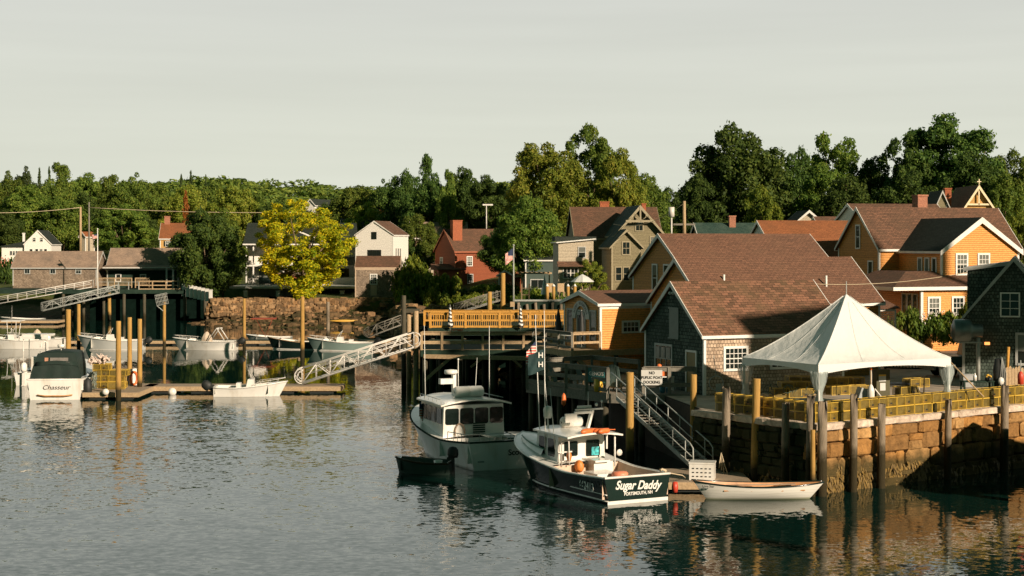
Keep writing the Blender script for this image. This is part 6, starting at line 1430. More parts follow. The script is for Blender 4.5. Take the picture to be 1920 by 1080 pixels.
# ---- small open boats
def console_boat(name, label, pos, ang, L, B, zs, zb, hullm, group, motor=m_black, screen=True, top=False, tilt=-50, rail=True, stripe=None, cover=None, arch=False):
    b = Boat(name, label, pos, ang, L, B, .86, zs, zs*.94, zb, L*.11, hullm, stripe or m_gel, boot=m_gel, tmax=.45, full=2.4, tc=.80, sole=.22, cap=.13, flare=.82, group=group)
    if screen:
        small(b.o, 'console', m_gel, lambda m: m.prism([(L*.42,-.35,.25),(L*.56,-.35,.25),(L*.54,-.35,1.05*zs+.45),(L*.46,-.35,1.05*zs+.45)], (0,.7,0)))
        small(b.o, 'windscreen', m_alu, lambda m: (m.tube([(L*.54,-.33,zs+.45),(L*.47,-.30,zs+1.0),(L*.47,.30,zs+1.0),(L*.54,.33,zs+.45)],.025,5), m.tube([(L*.50,0,zs+.5),(L*.46,0,zs+1.1)],.02,5)))
        small(b.o, 'seat', m_gel, lambda m: m.box((L*.30,-.35,.25),(L*.36,.35,zs+.25)))
    if rail: 
        small(b.o, 'bow_rail', m_alu, lambda m: ([m.tube([(b.xf(t,1), sg*b.sh(t)*.92, b.zf(t)+(.25 if i else 0)) for i, t in enumerate([.62+k*.04 for k in range(10)])], .018, 5) for sg in (1,-1)], [m.cyl((b.xf(t,1), sg*b.sh(t)*.92, b.zf(t)), .012, .26, 4) for sg in (1,-1) for t in (.7,.8,.9)]))
    if top:
        small(b.o, 't_top', m_gel, lambda m: (m.box((L*.34,-.85,zs+1.75),(L*.62,.85,zs+1.83)), [m.tube([(L*(.42+.12*i), sg*.4, zs+.1),(L*(.40+.14*i), sg*.75, zs+1.75)],.03,5) for i in (0,1) for sg in (1,-1)], m.tube([(L*.5,.0,zs+1.8),(L*.5,0,zs+3.2)],[.015,.006],4)))
    if cover:
        small(b.o, 'canvas_cover', plain('tan_canvas', (.58,.47,.35), .8, .12, 3, bump=.04, bsc=2), lambda m: m.lathe([(.55,0),(.50,.35),(.28,.75),(.05,.95)], (L*.46,0,zs*.9), 9, False, Matrix.Diagonal((1,.8,1))))
    if arch:
        small(b.o, 'arch', m_alu, lambda m: [m.tube([(L*.42,sg*.8,zs),(L*.28,sg*.75,zs+1.2),(L*.24,sg*.75,zs+1.15)],.045,6) for sg in (1,-1)] + [m.tube([(L*.28,-.75,zs+1.2),(L*.28,.75,zs+1.2)],.045,6), m.tube([(L*.28,.75,zs+1.2),(L*.16,.8,zs+.1)],.06,6), m.tube([(L*.28,-.75,zs+1.2),(L*.16,-.8,zs+.1)],.06,6)])
    if motor: outboard(b, motor, -.25, 0, zs*.75, 1.15, tilt)
    return b
SB = 'small motorboats on the floats'
console_boat('centre_console_boat', 'white T topped centre console at the left frame edge', (PX(84,151),151), R(180), 6.2, 2.2, .85, 1.2, m_gel, SB, m_gel, top=True, tilt=0)
console_boat('centre_console_boat', 'pale grey hulled centre console behind the yellow piles', (PX(268,149),149), R(180-3), 6.2, 2.3, .95, 1.35, plain('pale_grey_gelcoat', (.55,.57,.54), .25, .04, 2), SB, m_black, tilt=-55)
console_boat('bowrider', 'white runabout with tan canvas cone and silver arch', (PX(443,149),149), R(180-2), 6.0, 2.3, .85, 1.15, m_gel, SB, m_black, screen=False, tilt=-50, cover=True, arch=True)
console_boat('open_skiff', 'white open skiff with tall console tied to the near side of the long float', (PX(403,104.3),104.3), R(3), 4.7, 1.95, .62, .95, m_gel, SB, m_black, tilt=-50)
console_boat('dark_skiff', 'black hulled launch with blue fenders by the tall yellow pile', (PX(600,150),150), R(180-4), 5.0, 1.9, .75, 1.15, m_gelgreen, SB, m_gel, screen=False, rail=False, tilt=-45, stripe=m_railc)
small([o for o in C.objects if o.name.startswith('dark_skiff')][0], 'cushion', m_railc, lambda m: m.box((1.6,-.3,.5),(2.0,.3,1.05)))
console_boat('green_shaded_launch', 'shaded grey green launch moored behind the silver gangway', (PX(700,148),148), R(180-3), 6.2, 2.1, .8, 1.2, plain('grey_green_hull', (.22,.30,.27), .3, .05, 2), SB, m_black, tilt=-30)
console_boat('covered_boat', 'white boat with sagging cream cover between the T topped boat and the first yellow pile', (PX(133,156),154), R(176), 6.0, 2.2, .8, 1.1, m_gel, SB, None, screen=False, cover=True)
console_boat('distant_white_skiff', 'white skiff in the shade beneath the far left gangways', (PX(82,200),200), R(178), 5.5, 1.8, .5, .7, plain('shade_dimmed_hull', (.40,.42,.39), .4, .1, 2), SB, None, screen=False, rail=False)  # grey hull colour carries the shade under the gangways
console_boat('red_topped_skiff', 'low skiff with a folded red top behind the tan pile', (PX(540,158),160.5), R(180), 4.6, 1.9, .55, .8, plain('dim_hull', (.25,.28,.26), .4, .1, 2), SB, None, screen=False, rail=False)
small([o for o in C.objects if o.name.startswith('red_topped_skiff')][0], 'folding_top', plain('red_canvas', (.28,.05,.02), .8, .1, 2), lambda m: (m.box((1.6,-.9,2.35),(3.9,.9,2.45)), m.tube([(2.5,.8,.6),(1.8,.8,2.35)],.02,4), m.tube([(2.5,.8,.6),(3.4,.8,2.35)],.02,4)))
cn = MB(); cn.grid([[(x, .35*math.sin(math.pi*min(.98,max(.02,x/3.6)))*math.cos(a), .18*math.sin(a)*math.sin(math.pi*min(.98,max(.02,x/3.6)))+.05*(x/1.8-1)**2) for a in [R(k*30) for k in range(12)]] for x in [i*.3 for i in range(13)]], closed=True)
ca = cn.build('kayak', plain('yellow_kayak_plastic', (.62,.36,.06), .5, .1, 3), None, (PX(617,190),190,hz(PX(617,190),190)+.35), R(10)); tag(ca, 'yellow kayak lying on the beach below the rubble wall', 'kayak')
bl_ = thing('blue_float', 'small blue punt afloat under the grey deck', 'punt', (PX(955,80),80,0)); mb = MB(); mb.prism([(0,0,.0),(1.1,0,0),(1.25,0,.38),(-.15,0,.38)],(0,.9,0)); mb.build('hull', m_bluep, bl_); mb = MB(); mb.box((-.17,-.03,.38),(1.27,.93,.43)); mb.build('rim', m_alug, bl_)
# ------------------------------------------------------------------ lobster traps
t = NT('yellow_wire_mesh'); t.set(Roughness=.5); sp = t.new('SeparateXYZ'); t.l.new(t.tc('UV'), sp.inputs[0]); cell = 20.0
gx = t.math('LESS_THAN', t.math('FRACT', t.math('MULTIPLY', sp.outputs[0], cell)), .27); gy = t.math('LESS_THAN', t.math('FRACT', t.math('MULTIPLY', sp.outputs[1], cell)), .27)
al_ = t.math('MAXIMUM', gx, gy); oi = t.new('ObjectInfo'); t.base(t.mix(oi.outputs['Random'], t.mix(t.rng(t.noise(4,4), .35,.7,0,1), (.44,.28,.025), (.22,.14,.015)), (.22,.16,.03)))
trn = t.new('BsdfTransparent'); mx = t.new('MixShader'); t.l.new(al_, mx.inputs[0]); t.l.new(trn.outputs[0], mx.inputs[1]); t.l.new(t.b.outputs[0], mx.inputs[2]); t.l.new(mx.outputs[0], t.out.inputs[0]); m_mesh = t.m
m_tframe = plain('yellow_coated_wire', (.62,.41,.05), .5, .1, 6); m_net = plain('trap_netting', (.10,.085,.03), .9, .5, 9); m_brick_w = plain('trap_weights', (.30,.13,.06), .9, .2, 5)
TL, TW, THH = 1.08, .54, .37
def make_trap():
    o = thing('lobster_trap', 'yellow wire lobster trap', 'lobster trap')
    mb = MB(); e = .004; mb.box((e,e,e),(TL-e,TW-e,THH-e)); mb.box((TL*.48,e,.01),(TL*.49,TW-e,THH-.01)); p1_ = mb.build('wire_cage', m_mesh, o)
    mb = MB(); r = .009
    for y in (0, TW):
        for z in (0, THH): mb.beam((0,y,z),(TL,y,z),r*2)
    for x in (0, TL*.5, TL):
        for z in (0, THH): mb.beam((x,0,z),(x,TW,z),r*2)
        for y in (0, TW): mb.beam((x,y,0),(x,y,THH),r*2)
    p2_ = mb.build('wire_frame', m_tframe, o)
    mb = MB(); mb.add([(.08,.1,.05),(.45,.2,.16),(.45,.34,.16),(.08,.44,.05),(.08,.1,.3),(.45,.2,.24),(.45,.34,.24),(.08,.44,.3)], [(0,1,5,4),(1,2,6,5),(2,3,7,6),(0,3,2,1),(4,5,6,7)]); mb.ball((.78,.25,.16),.13,6); mb.box((.03,.12,.02),(.5,.42,.3)); mb.box((.58,.2,.03),(1.02,.36,.26)); p3_ = mb.build('netting', m_net, o)
    mb = MB(); mb.box((.62,.06,.02),(.82,.15,.09)); mb.box((.62,.38,.02),(.82,.47,.09)); p4_ = mb.build('brick_weight', m_brick_w, o)
    mb = MB(); mb.box((.70,-.012,.10),(.80,-.006,.16)); p5_ = mb.build('escape_vent', m_black, o)
    return o, [(p, []) for p in (p1_, p2_, p3_, p4_, p5_)]
trap0, tkids = make_trap(); used = [False]
def trap(loc, rz, label, group):
    if not used[0]:
        used[0] = True; trap0.location = loc; trap0.rotation_euler = (0,0,rz); tag(trap0, label, 'lobster trap', group); return trap0
    return dup(tkids, trap0, loc, rz, label, group)
ORD = 'first second third fourth fifth sixth seventh eighth ninth tenth eleventh twelfth thirteenth'.split()
rnd = random.Random(21); GR = 'yellow lobster traps lined up on the quay edge'
ang_r = math.atan2(dq.y, dq.x); ang_l = math.atan2(dl.y, dl.x); nr_ = Vector((dq.y, -dq.x, 0)); nr_ = nr_ if nr_.y < 0 else -nr_; nl_ = Vector((-abs(dl.y), -abs(dl.x), 0))
for lv in (0, 1):
    for k in range(12):
        p = QA + dq*(.30+k*1.13+rnd.uniform(-.02,.02)+.03*lv) - nr_*(.05+rnd.uniform(0,.05)); p.z = QZ+.0+lv*(THH+.02)
        trap(tuple(p), ang_r+rnd.uniform(-.02,.02), 'yellow trap, %s row on the sunny quay edge, %s from the corner' % (('lower','upper')[lv], ORD[k]), GR)
for lv in (0, 1):
    for k in range(5):
        p = QA - dl*(1.30+k*1.13+rnd.uniform(-.02,.02)) - nl_*(.10); p.z = QZ+lv*(THH+.02)
        trap(tuple(p), ang_l+rnd.uniform(-.03,.03), 'weedy trap, %s row on the shaded quay edge, %s left of the corner' % (('lower','upper')[lv], ORD[k]), 'lobster traps on the shaded quay edge')
for (px, py, Y, rz, lb) in ((1466,733,68.6,10,'yellow trap lying at the left under the white tent, beside the black hoops'), (1494,733,68.9,8,'yellow trap right of the black hoops under the white tent'), (1548,725,69.5,14,'yellow trap on the plank table right of the near tent pole'), (1578,724,70.2,12,'yellow trap with a dark door in the middle under the tent')):
    trap((PX(px,Y),Y,PZ(py,Y)), R(rz), lb, 'traps stored under the tent')
for i_, (px, py, Y, rz) in enumerate(((1452,745,68.0,12),(1480,746,68.0,9),(1560,741,68.4,30),(1592,740,68.9,14),(1690,742,70.3,30),(1708,727,71.0,28),(1480,722,69.6,10))):
    trap((PX(px,Y),Y,max(QZ, PZ(py,Y))), R(rz), 'loose yellow trap stored under the tent, %s from the left' % ORD[(0,1,3,4,5,6,2)[i_]], 'traps stored under the tent')
# stack on the trap float
rnd = random.Random(5)
spots = [(0,0,0,'bottom left'),(1,0,0,'bottom right'),(0,0,1,'second layer left'),(1,0,1,'second layer right'),(0,0,2,'third layer left'),(1,0,2,'third layer right'),(0,1,0,'rear bottom left'),(0,1,1,'rear second layer left'),(0,1,2,'rear third layer left'),(0,1,3,'rear top left'),(1,1,2,'rear third layer right'),(0,0,3,'front top left')]
for i, j, k, nm in spots:
    trap((PX(184,105.4)-.35+i*1.1+rnd.uniform(-.06,.06), 105.2+j*.6, .46+k*(THH+.02)), rnd.uniform(-.08,.08), 'yellow trap in the float stack behind the green canvas cruiser, %s' % nm, 'stacked traps on the float')
trap((PX(205,104)-.1,104.0,.46+.5), R(90), 'upright yellow trap standing alone in front of the float stack', 'stacked traps on the float').rotation_euler = (R(-90),0,R(8))
mb = MB(); rnd = random.Random(8)
for i in range(34):
    c = (rnd.uniform(-.5,.7), rnd.uniform(-.3,.5), rnd.uniform(0,.45)); mb.lathe([(.01,-.18),(.07,-.12),(.08,.05),(.03,.16),(.01,.3)], c, 6, True, Matrix.Rotation(rnd.uniform(-1.2,1.2),3,'X') @ Matrix.Rotation(rnd.uniform(-1,1),3,'Y'))
tag(mb.build('heap_of_buoys', plain('faded_buoy_foam', (.62,.50,.42), .7, .45, 9), None, (PX(184,105.4)-.1,105.5,2.05)), 'heap of small pale buoys on top of the float trap stack', 'buoys')
mb = MB()
for i in range(16): mb.tube([(rnd.uniform(-.35,.35), rnd.uniform(-.3,.3), z_) for z_ in (.0,.3,.7,1.1)], .03, 4)
tag(mb.build('rope_bundle', plain('dull_teal_rope', (.16,.19,.15), .9, .4, 9), None, (PX(172,104.5),104.4,.46)), 'tangled hanks of rope left of the float trap stack', 'rope')

# ------------------------------------------------------------------ tent
tn, tdx, tdy = Vector((12.5,65.3,0)), Vector((6.48,3.9,0)), Vector((-2.5,4.2,0)); tc0 = tn+(tdx+tdy)/2; ZE, ZP = 5.02, 7.78
tent = thing('white_tent', 'white peaked marquee tent on the quay with scalloped skirt and clear rolled curtains', 'tent', (tc0.x, tc0.y, QZ))
t = NT('white_tent_cloth'); t.base((.72,.74,.71)); t.set(Roughness=.5); tl = t.new('BsdfTranslucent'); tl.inputs[0].default_value = (.8,.78,.7,1); mx = t.new('MixShader'); mx.inputs[0].default_value = .12
t.bump(t.noise(1.1, 5, map_=(1,1,.35)), .12); t.l.new(t.b.outputs[0], mx.inputs[1]); t.l.new(tl.outputs[0], mx.inputs[2]); t.l.new(mx.outputs[0], t.out.inputs[0]); m_tent = t.m
cor = [tn, tn+tdx, tn+tdx+tdy, tn+tdy]; lc = lambda p: Vector((p.x-tc0.x, p.y-tc0.y, p.z-QZ))
mb = MB(); ns, nr = 14, 14
for s in range(4):
    a, b = cor[s], cor[(s+1)%4]; rows = []
    for i in range(nr+1):
        f = i/nr; row = []
        for j in range(ns+1):
            g = j/ns; e = a.lerp(b, g); sag = math.sin(math.pi*g)
            p = e.lerp(tc0, f); z = ZE + (ZP-ZE)*(f**1.42*.62+.38*f) ; inward = sag*.10*math.sin(math.pi*f)
            p = p.lerp(tc0, inward*.35); row.append(lc(Vector((p.x, p.y, z - sag*.16*math.sin(math.pi*min(1,f*1.1))))))
        rows.append(row)
    mb.grid(rows)
mb.build('canopy', m_tent, tent)
mb = MB()
for s in range(4):
    a, b = cor[s], cor[(s+1)%4]; L_ = (b-a).length; d = (b-a).normalized(); no = Vector((d.y,-d.x,0))*.03
    r0 = [lc(a.lerp(b, g)+no*0+Vector((0,0,ZE))) for g in [j/ns for j in range(ns+1)]]
    r1_ = [lc(a.lerp(b, g)+no+Vector((0,0,ZE-.20-.22*abs(2*g-1)**2.2))) for g in [j/ns for j in range(ns+1)]]
    mb.grid([r0, r1_])
mb.build('valance', m_tent, tent)
mb = MB()
for c in cor: mb.tube([lc(Vector((c.lerp(tc0, f).x, c.lerp(tc0, f).y, ZE+(ZP-ZE)*(f**1.42*.62+.38*f)+.012))) for f in [i/12*.97 for i in range(13)]], .022, 5)
for s in range(4):
    a, b = cor[s], cor[(s+1)%4]
    for g in (.33, .67):
        mb.tube([lc(Vector((a.lerp(b, g).lerp(tc0, f).x, a.lerp(b, g).lerp(tc0, f).y, ZE+(ZP-ZE)*(f**1.42*.62+.38*f)-math.sin(math.pi*g)*.16*math.sin(math.pi*min(1,f*1.1))+.004)).lerp(Vector((0,0,0)), 0)) for f in [i/12*.9 for i in range(13)]], .007, 4)
mb.build('canopy_seams', m_tent, tent)
for k, c in enumerate(cor):
    mb = MB(); q = lc(Vector((c.x,c.y,QZ))); inw = (Vector((0,0,0))-Vector((q.x,q.y,0))).normalized()*.08; mb.cyl((q.x+inw.x,q.y+inw.y,0), .05, ZE-QZ, 8); mb.build('tent_pole', white, tent)
mb = MB(); mb.cyl((0,0,1.6), .05, ZP-QZ-1.6+.55, 8, .02); mb.build('peak_mast', m_alug, tent)
t = NT('clear_vinyl_curtain'); t.base((.50,.58,.55)); t.set(Roughness=.12); t.b.inputs['Alpha'].default_value = .55; t.bump(t.noise(6,4,map_=(1,1,.25)), .12); m_vinyl = t.m
for c, sgn in ((cor[0], 1), (cor[1], -1), (cor[3], 1)):
    q = lc(Vector((c.x,c.y,QZ))); q = q + Vector((-q.x,-q.y,0)).normalized()*.15; mb = MB()
    prof = [(.30,ZE-QZ-.3),(.26,1.55),(.12,1.05),(.11,.9),(.20,.45),(.24,.05)]
    mb.grid([[(q.x+r*(1+.35*math.sin(5*a))*math.cos(a)+(sgn*.25*(z/2.0) if c is not cor[0] else 0)*-1*0, q.y+r*.6*(1+.35*math.cos(4*a))*math.sin(a), z) for a in [6.2832*i/18 for i in range(18)]] for r, z in prof], closed=True); mb.build('clear_curtain', m_vinyl, tent)
def rod(name, label, cat, pts, r, mat): mb = MB(); mb.tube(pts, r, 6); return tag(mb.build(name, mat), label, cat)
rod('guy_strap', 'slanting pale strap staked beside the right corner of the tent', 'strap', [cor[1]+Vector((0,0,ZE-.2)), cor[1]+Vector((1.35,-.25,QZ+.55))], .035, m_railc)
# clutter under and around the tent
def table(label, x, y, z, w, d, h, rz, mat):
    o = thing('plank_table', label, 'table', (x, y, z), rz); mb = MB(); mb.box((-w/2,-d/2,h-.05),(w/2,d/2,h)); mb.build('table_top', mat, o)
    for sx_ in (-1,1):
        for sy_ in (-1,1): mb = MB(); mb.cbox((sx_*(w/2-.06), sy_*(d/2-.06), h/2-.03), (.07,.07,h-.06)); mb.build('leg', mat, o)
    return o
table('long plank table of trap gear left under the tent', PX(1482,69.3), 69.2, QZ, 2.3, .9, .68, R(10), m_railc)
table('plank table of traps in the middle under the tent', PX(1572,70.3), 70.2, QZ, 2.2, .9, .85, R(14), m_railc)
table('dark folding table at the right under the tent', PX(1688,71), 71.3, QZ, 1.6, .8, .95, R(20), m_black)
hp = MB(); rnd = random.Random(12)
for i in range(9):
    c = Vector((PX(1440+i*10,68.2)+rnd.uniform(-.1,.1), 68.1+rnd.uniform(-.2,.3), QZ+.85+rnd.uniform(-.1,.18))); r_ = rnd.uniform(.16,.25); ax = Matrix.Rotation(rnd.uniform(-.5,.5),3,'Z')
    hp.tube([c + ax @ Vector((r_*math.cos(a), .05*math.sin(a*2), r_*math.sin(a))) for a in [R(q*30) for q in range(12)]], .022, 5)
tag(hp.build('trap_hoops', plain('dark_hoops', (.06,.09,.06), .6, .5, 4)), 'tangle of dark trap hoops lying on the long plank table', 'hoops')
nb = gear('notice_cabinet', 'tall dark olive cabinet with white notices pinned on it, under the tent', 'cabinet', [('body', plain('dark_olive_cabinet', (.07,.065,.025), .7, .15, 3), lambda m: m.box((-.32,-.2,0),(.32,.2,1.65))), ('notice', m_sign, lambda m: (m.box((-.22,-.215,1.15),(.12,-.203,1.45)), m.box((-.16,-.215,.75),(.1,-.203,1.08)))), ('notice_stripe', m_yellowp, lambda m: m.box((-.22,-.222,1.38),(.12,-.216,1.45)))], (PX(1652,70),70,QZ), R(15))
gear('white_buoy_stake', 'white pear buoy on a striped stake leaning behind the traps', 'buoy', [('buoy', m_gel, lambda m: m.lathe([(.0,0),(.12,.03),(.15,.15),(.15,.45),(.09,.62),(.04,.7)],(0,0,0),12)), ('stake', m_railc, lambda m: m.cyl((0,0,-.6),.025,1.9,6)), ('stake_tip', m_orangeb, lambda m: m.cyl((0,0,1.3),.045,.22,8))], (PX(1633,67.2),67.2,QZ+.55))
gear('blue_denim_heap', 'pale blue cover thrown over a dark drum beside the white buoy', 'cover', [('cover', plain('pale_blue_cloth', (.38,.42,.42), .8, .2, 3, bump=.05, bsc=2), lambda m: m.prism([(-.35,-.25,0),(.25,-.25,0),(.4,-.25,.95),(.0,-.25,1.05)],(0,.5,0))), ('drum', m_black, lambda m: m.cyl((.45,0,0),.22,.8,10))], (PX(1612,67.6),67.6,QZ+.05), R(10))
rod('leaning_stake', 'short pale stake behind the traps right of the white buoy', 'stake', [(PX(1732,70.2),70.2,QZ+.3),(PX(1733,70.2),70.2,QZ+1.35)], .03, m_railc)
rod('white_strut', 'short white strut slanting behind the white buoy', 'strut', [(PX(1640,67.4),67.4,QZ+1.05),(PX(1653,67.4),67.5,QZ+.7)], .03, white)
for k, (px, py, lb) in enumerate(((1720,735,'folding chair on the left of the dark table'), (1700,733,'folding chair in front of the dark table'))):
    o = thing('folding_chair', lb, 'chair', (PX(px,70.6),70.6+k*.3,QZ), R(20+k*30), 'folding chairs under the tent'); mb = MB(); mb.box((-.2,-.2,.42),(.2,.2,.45)); mb.build('seat', m_black, o); mb = MB(); mb.box((-.2,.18,.6),(.2,.21,.85)); mb.build('backrest', m_black, o)
    for a, b_ in (((-.19,-.2,0),(-.19,.2,.85)),((.19,-.2,0),(.19,.2,.85)),((-.19,.2,0),(-.19,-.2,.43)),((.19,.2,0),(.19,-.2,.43))): mb = MB(); mb.beam(a,b_,.025); mb.build('leg', m_alug, o)
# hoop net by the cottage wall
hn = MB(); c = Vector((PX(1343,73.5),73.5,QZ+.75)); hn.tube([c+Vector((.33*math.cos(a),.05*math.cos(a),.33*math.sin(a))) for a in [R(q*20) for q in range(19)]], .022, 5); hn.tube([c+Vector((.0,0,.33)), c+Vector((-.08,.3,1.25))], .018, 5); hn.box((c.x-.02,c.y-.02,QZ),(c.x+.22,c.y+.02,QZ+.72))
tag(hn.build('hoop_net', m_alug), 'round hoop net with long handle leaning at the sunny cottage wall', 'net')
# right edge clutter
fn = thing('weathered_fence', 'weathered board fence with sunlit top at the right frame edge', 'fence', (PX(1886,74.2),74.2,QZ), R(10))
for k in range(9): mb = MB(); hh = 1.42+.05*math.sin(k*2.1); mb.prism([(k*.15,0,0),(k*.15+.135,0,0),(k*.15+.135,0,hh-.05),(k*.15+.07,0,hh+.03),(k*.15,0,hh-.05)],(0,.025,0)); mb.build('board', m_railc, fn)
gear('hanging_oilskins', 'black oilskins and hoses hanging from a post beside the weathered fence', 'oilskins', [('coat', m_black, lambda m: (m.lathe([(.05,1.0),(.22,.95),(.30,.5),(.28,-.1),(.34,-.75),(.1,-.8)],(0,0,.9),9,True,Matrix.Diagonal((1,.6,1))))), ('cable', m_alug, lambda m: [m.tube([(.05,-.2,1.95),(.0+k*.08,-.22,1.2),(-.08+k*.1,-.22,.6)],.014,4) for k in range(4)]), ('white_bag', m_gel, lambda m: m.ball((.0,-.24,.85),.16,7,(1,.6,1.2)))], (PX(1874,73.6),73.6,QZ))
rod('orange_plank', 'bright orange plank standing upright behind the weathered fence', 'plank', [(PX(1888,75.2),75.2,QZ+.9),(PX(1891,75.2),75.2,QZ+2.3)], .07, m_raily)
gear('red_gas_bottle', 'red bottle shaped buoy with stake on the traps near the right frame edge', 'buoy', [('buoy', m_redp, lambda m: m.lathe([(0,0),(.13,.02),(.14,.4),(.09,.55),(.03,.6)],(0,0,0),12)), ('stake', m_alug, lambda m: m.cyl((0,0,.5),.025,.6,6))], (PX(1913,72.2),72.15,QZ+.80))
gear('white_bottle', 'white plastic bottle on the dark bench left of the oilskins', 'bottle', [('bottle', m_gel, lambda m: m.lathe([(0,0),(.08,0),(.085,.22),(.03,.30),(.03,.36),(0,.37)],(0,0,0),10))], (PX(1828,73.4),73.4,QZ+.86))
table('dark bench below the extractor drum', PX(1832,73.6), 73.6, QZ, 1.5, .5, .85, R(8), m_dark)
crate_box('grey_bin', 'pale grey bin below the extractor drum', (PX(1812,75.5),75.5,QZ+.4), (.5,.4,.6), R(10), m_grayp, 'bin')
gear('yellow_flower_pot', 'small pot of yellow flowers on the bench', 'flower pot', [('pot', m_black, lambda m: m.cyl((0,0,0),.14,.15,9,.17)), ('flowers', m_yellowp, lambda m: [m.ball((.1*math.cos(k),.1*math.sin(k*1.7),.2+.03*(k%3)),.05,5) for k in range(9)])], (PX(1853,73.5),73.5,QZ+.85))
# pickup behind the tent, dark fence
pk = thing('pickup_truck', 'grey green pickup bed showing between the tent and the extractor drum', 'pickup truck', (PX(1755,86),86,hz(PX(1755,86),86)+.02), R(12))
for nm, mt, fn_ in (('body', plain('grey_green_car_paint', (.16,.20,.18), .3, .06, 2), lambda m: (m.box((0,0,.55),(2.0,1.8,1.15)), m.box((2.0,0,.5),(5,1.8,1.1)), m.prism([(2.1,.08,1.1),(2.3,.15,1.75),(3.9,.15,1.75),(4.3,.08,1.1)],(0,1.65,0)))), ('tail_light', m_redp, lambda m: m.box((-.02,.05,.75),(.0,.2,1.0))), ('bumper', m_alug, lambda m: m.box((-.12,0,.42),(-.0,1.8,.55)))): small(pk, nm, mt, fn_)
for x in (.9, 4.1):
    for y in (-.02, 1.62): small(pk, 'wheel', m_black, lambda m: m.lathe([(.05,0),(.34,.01),(.36,.05),(.36,.15),(.34,.2),(.05,.2)], (x,y,.36), 14, True, Matrix.Rotation(R(-90),3,'X')))
railing('dark_road_fence', 'dark picket fence between the tent and the road', [(PX(1660,92),92,hz(PX(1660,92),92)),(PX(1762,91),91,hz(PX(1762,91),91))], 1.1, m_dark, rails=(1.0,.15), boards=.1, post=.12, gap=2.4, balusters=.17)
lt = thing('lattice_porch', 'tiny white latticed porch with brown roof behind the tent peak', 'porch', (PX(1641,90.5),90.5,3.0), R(20))
small(lt, 'roof', m_roof3, lambda m: m.prism([(-.1,-.2,3.25),(1.5,-.2,3.25),(1.3,2,3.9),(-.1,2,3.9)],(0,0,.08)))
small(lt, 'lattice', white, lambda m: ([m.beam((0+k*.13,0,1.6),(.0+k*.13+ (1.5 if 0 else .0)+.9*0,0,3.2),.03) for k in range(11)], [m.beam((0,0,1.6+k*.14),(1.3,0,1.6+k*.14),.03) for k in range(12)], m.box((-.02,-.03,3.1),(1.35,.03,3.3)), m.box((-.05,-.04,0),(.08,.04,3.2)), m.box((1.25,-.04,0),(1.36,.04,3.2))))
# wire over the roofs
def wire(label, a, b, sag, r=.012, name='overhead_wire', mat=None):
    a, b = Vector(a), Vector(b); mb = MB(); mb.tube([a.lerp(b, i/12)+Vector((0,0,-sag*4*(i/12)*(1-i/12))) for i in range(13)], r, 4); return tag(mb.build(name, mat or m_rope), label, 'wire')
wire('thin pale wire stretched from the cottage roof past the tent peak to the grey building', PT(1517,532,82.5), PT(1862,500,86), .35, .018)
def upole(name, label, px, y0, y1, Y, r, extra=None, mat=None, cat='pole'):
    o = thing(name, label, cat, (PX(px,Y),Y,PZ(y1,Y))); h = PZ(y0,Y)-PZ(y1,Y)
    small(o, 'post', mat or m_railc, lambda m: m.cyl((0,0,0), r, h, 8, r*.75))
    if extra: extra(o, h)
    return o
upole('utility_pole', 'grey utility pole with transformer left of the dark maple', 1283, 377, 450, 132, .16, lambda o, h: (small(o, 'transformer', m_alu, lambda m: (m.cyl((-1.05,0,h-1.3),.24,.8,10), m.cyl((-1.05,0,h-4),.07,2.8,6))), small(o, 'crossarm', m_railg, lambda m: m.box((-.9,-.08,h-2.0),(.9,.08,h-1.85)))))
upole('utility_pole', 'left one of two bare poles behind the long grey shed', 151, 388, 480, 235, .20)
upole('utility_pole', 'taller right one of two bare poles behind the long grey shed', 167, 379, 480, 238, .14, mat=m_railg)
upole('street_lamp', 'small street lamp on a thin pole above the red house', 912, 384, 440, 222, .09, lambda o, h: small(o, 'lamp_head', m_gel, lambda m: m.box((-.5,-.15,h-.1),(.9,.15,h+.1))), mat=m_alu, cat='street lamp')
wire('long wire from the left frame edge to the bare poles', PT(-30,399,235), PT(151,389,235), .25, .05); wire('long wire from the bare poles toward the golden tree', PT(167,389,236), PT(560,398,236), .3, .04); wire('wire from the utility pole up to the olive house', PT(1283,381,132), PT(1150,420,149), .8, .025)
def flagpole(label, px, y0, y1, Y, fy, fs, mat):
    o = thing('flagpole', label, 'flagpole', (PX(px,Y),Y,PZ(y1,Y))); h = PZ(y0,Y)-PZ(y1,Y); small(o, 'post', mat, lambda m: (m.cyl((0,0,0),.09,h,8,.05), m.ball((0,0,h+.05),.1,6)))
    return o
flagpole('white flagpole between the two left shore buildings', 183, 430, 562, 205, 0, 1, white); flagpole('grey flagpole in the gardens behind the honey railing', 963, 461, 592, 140, 0, 1, m_alug)
flag('national_flag', 'small striped flag on the far left flagpole', (PX(182,205),205,PZ(447,205)), .65, .55, R(180), MATS['stars_and_stripes'], .1)
flag('national_flag', 'drooping striped flag on the garden flagpole', (PX(961.5,140),140,PZ(487,140)), .9, 1.0, R(185), MATS['stars_and_stripes'], .45)
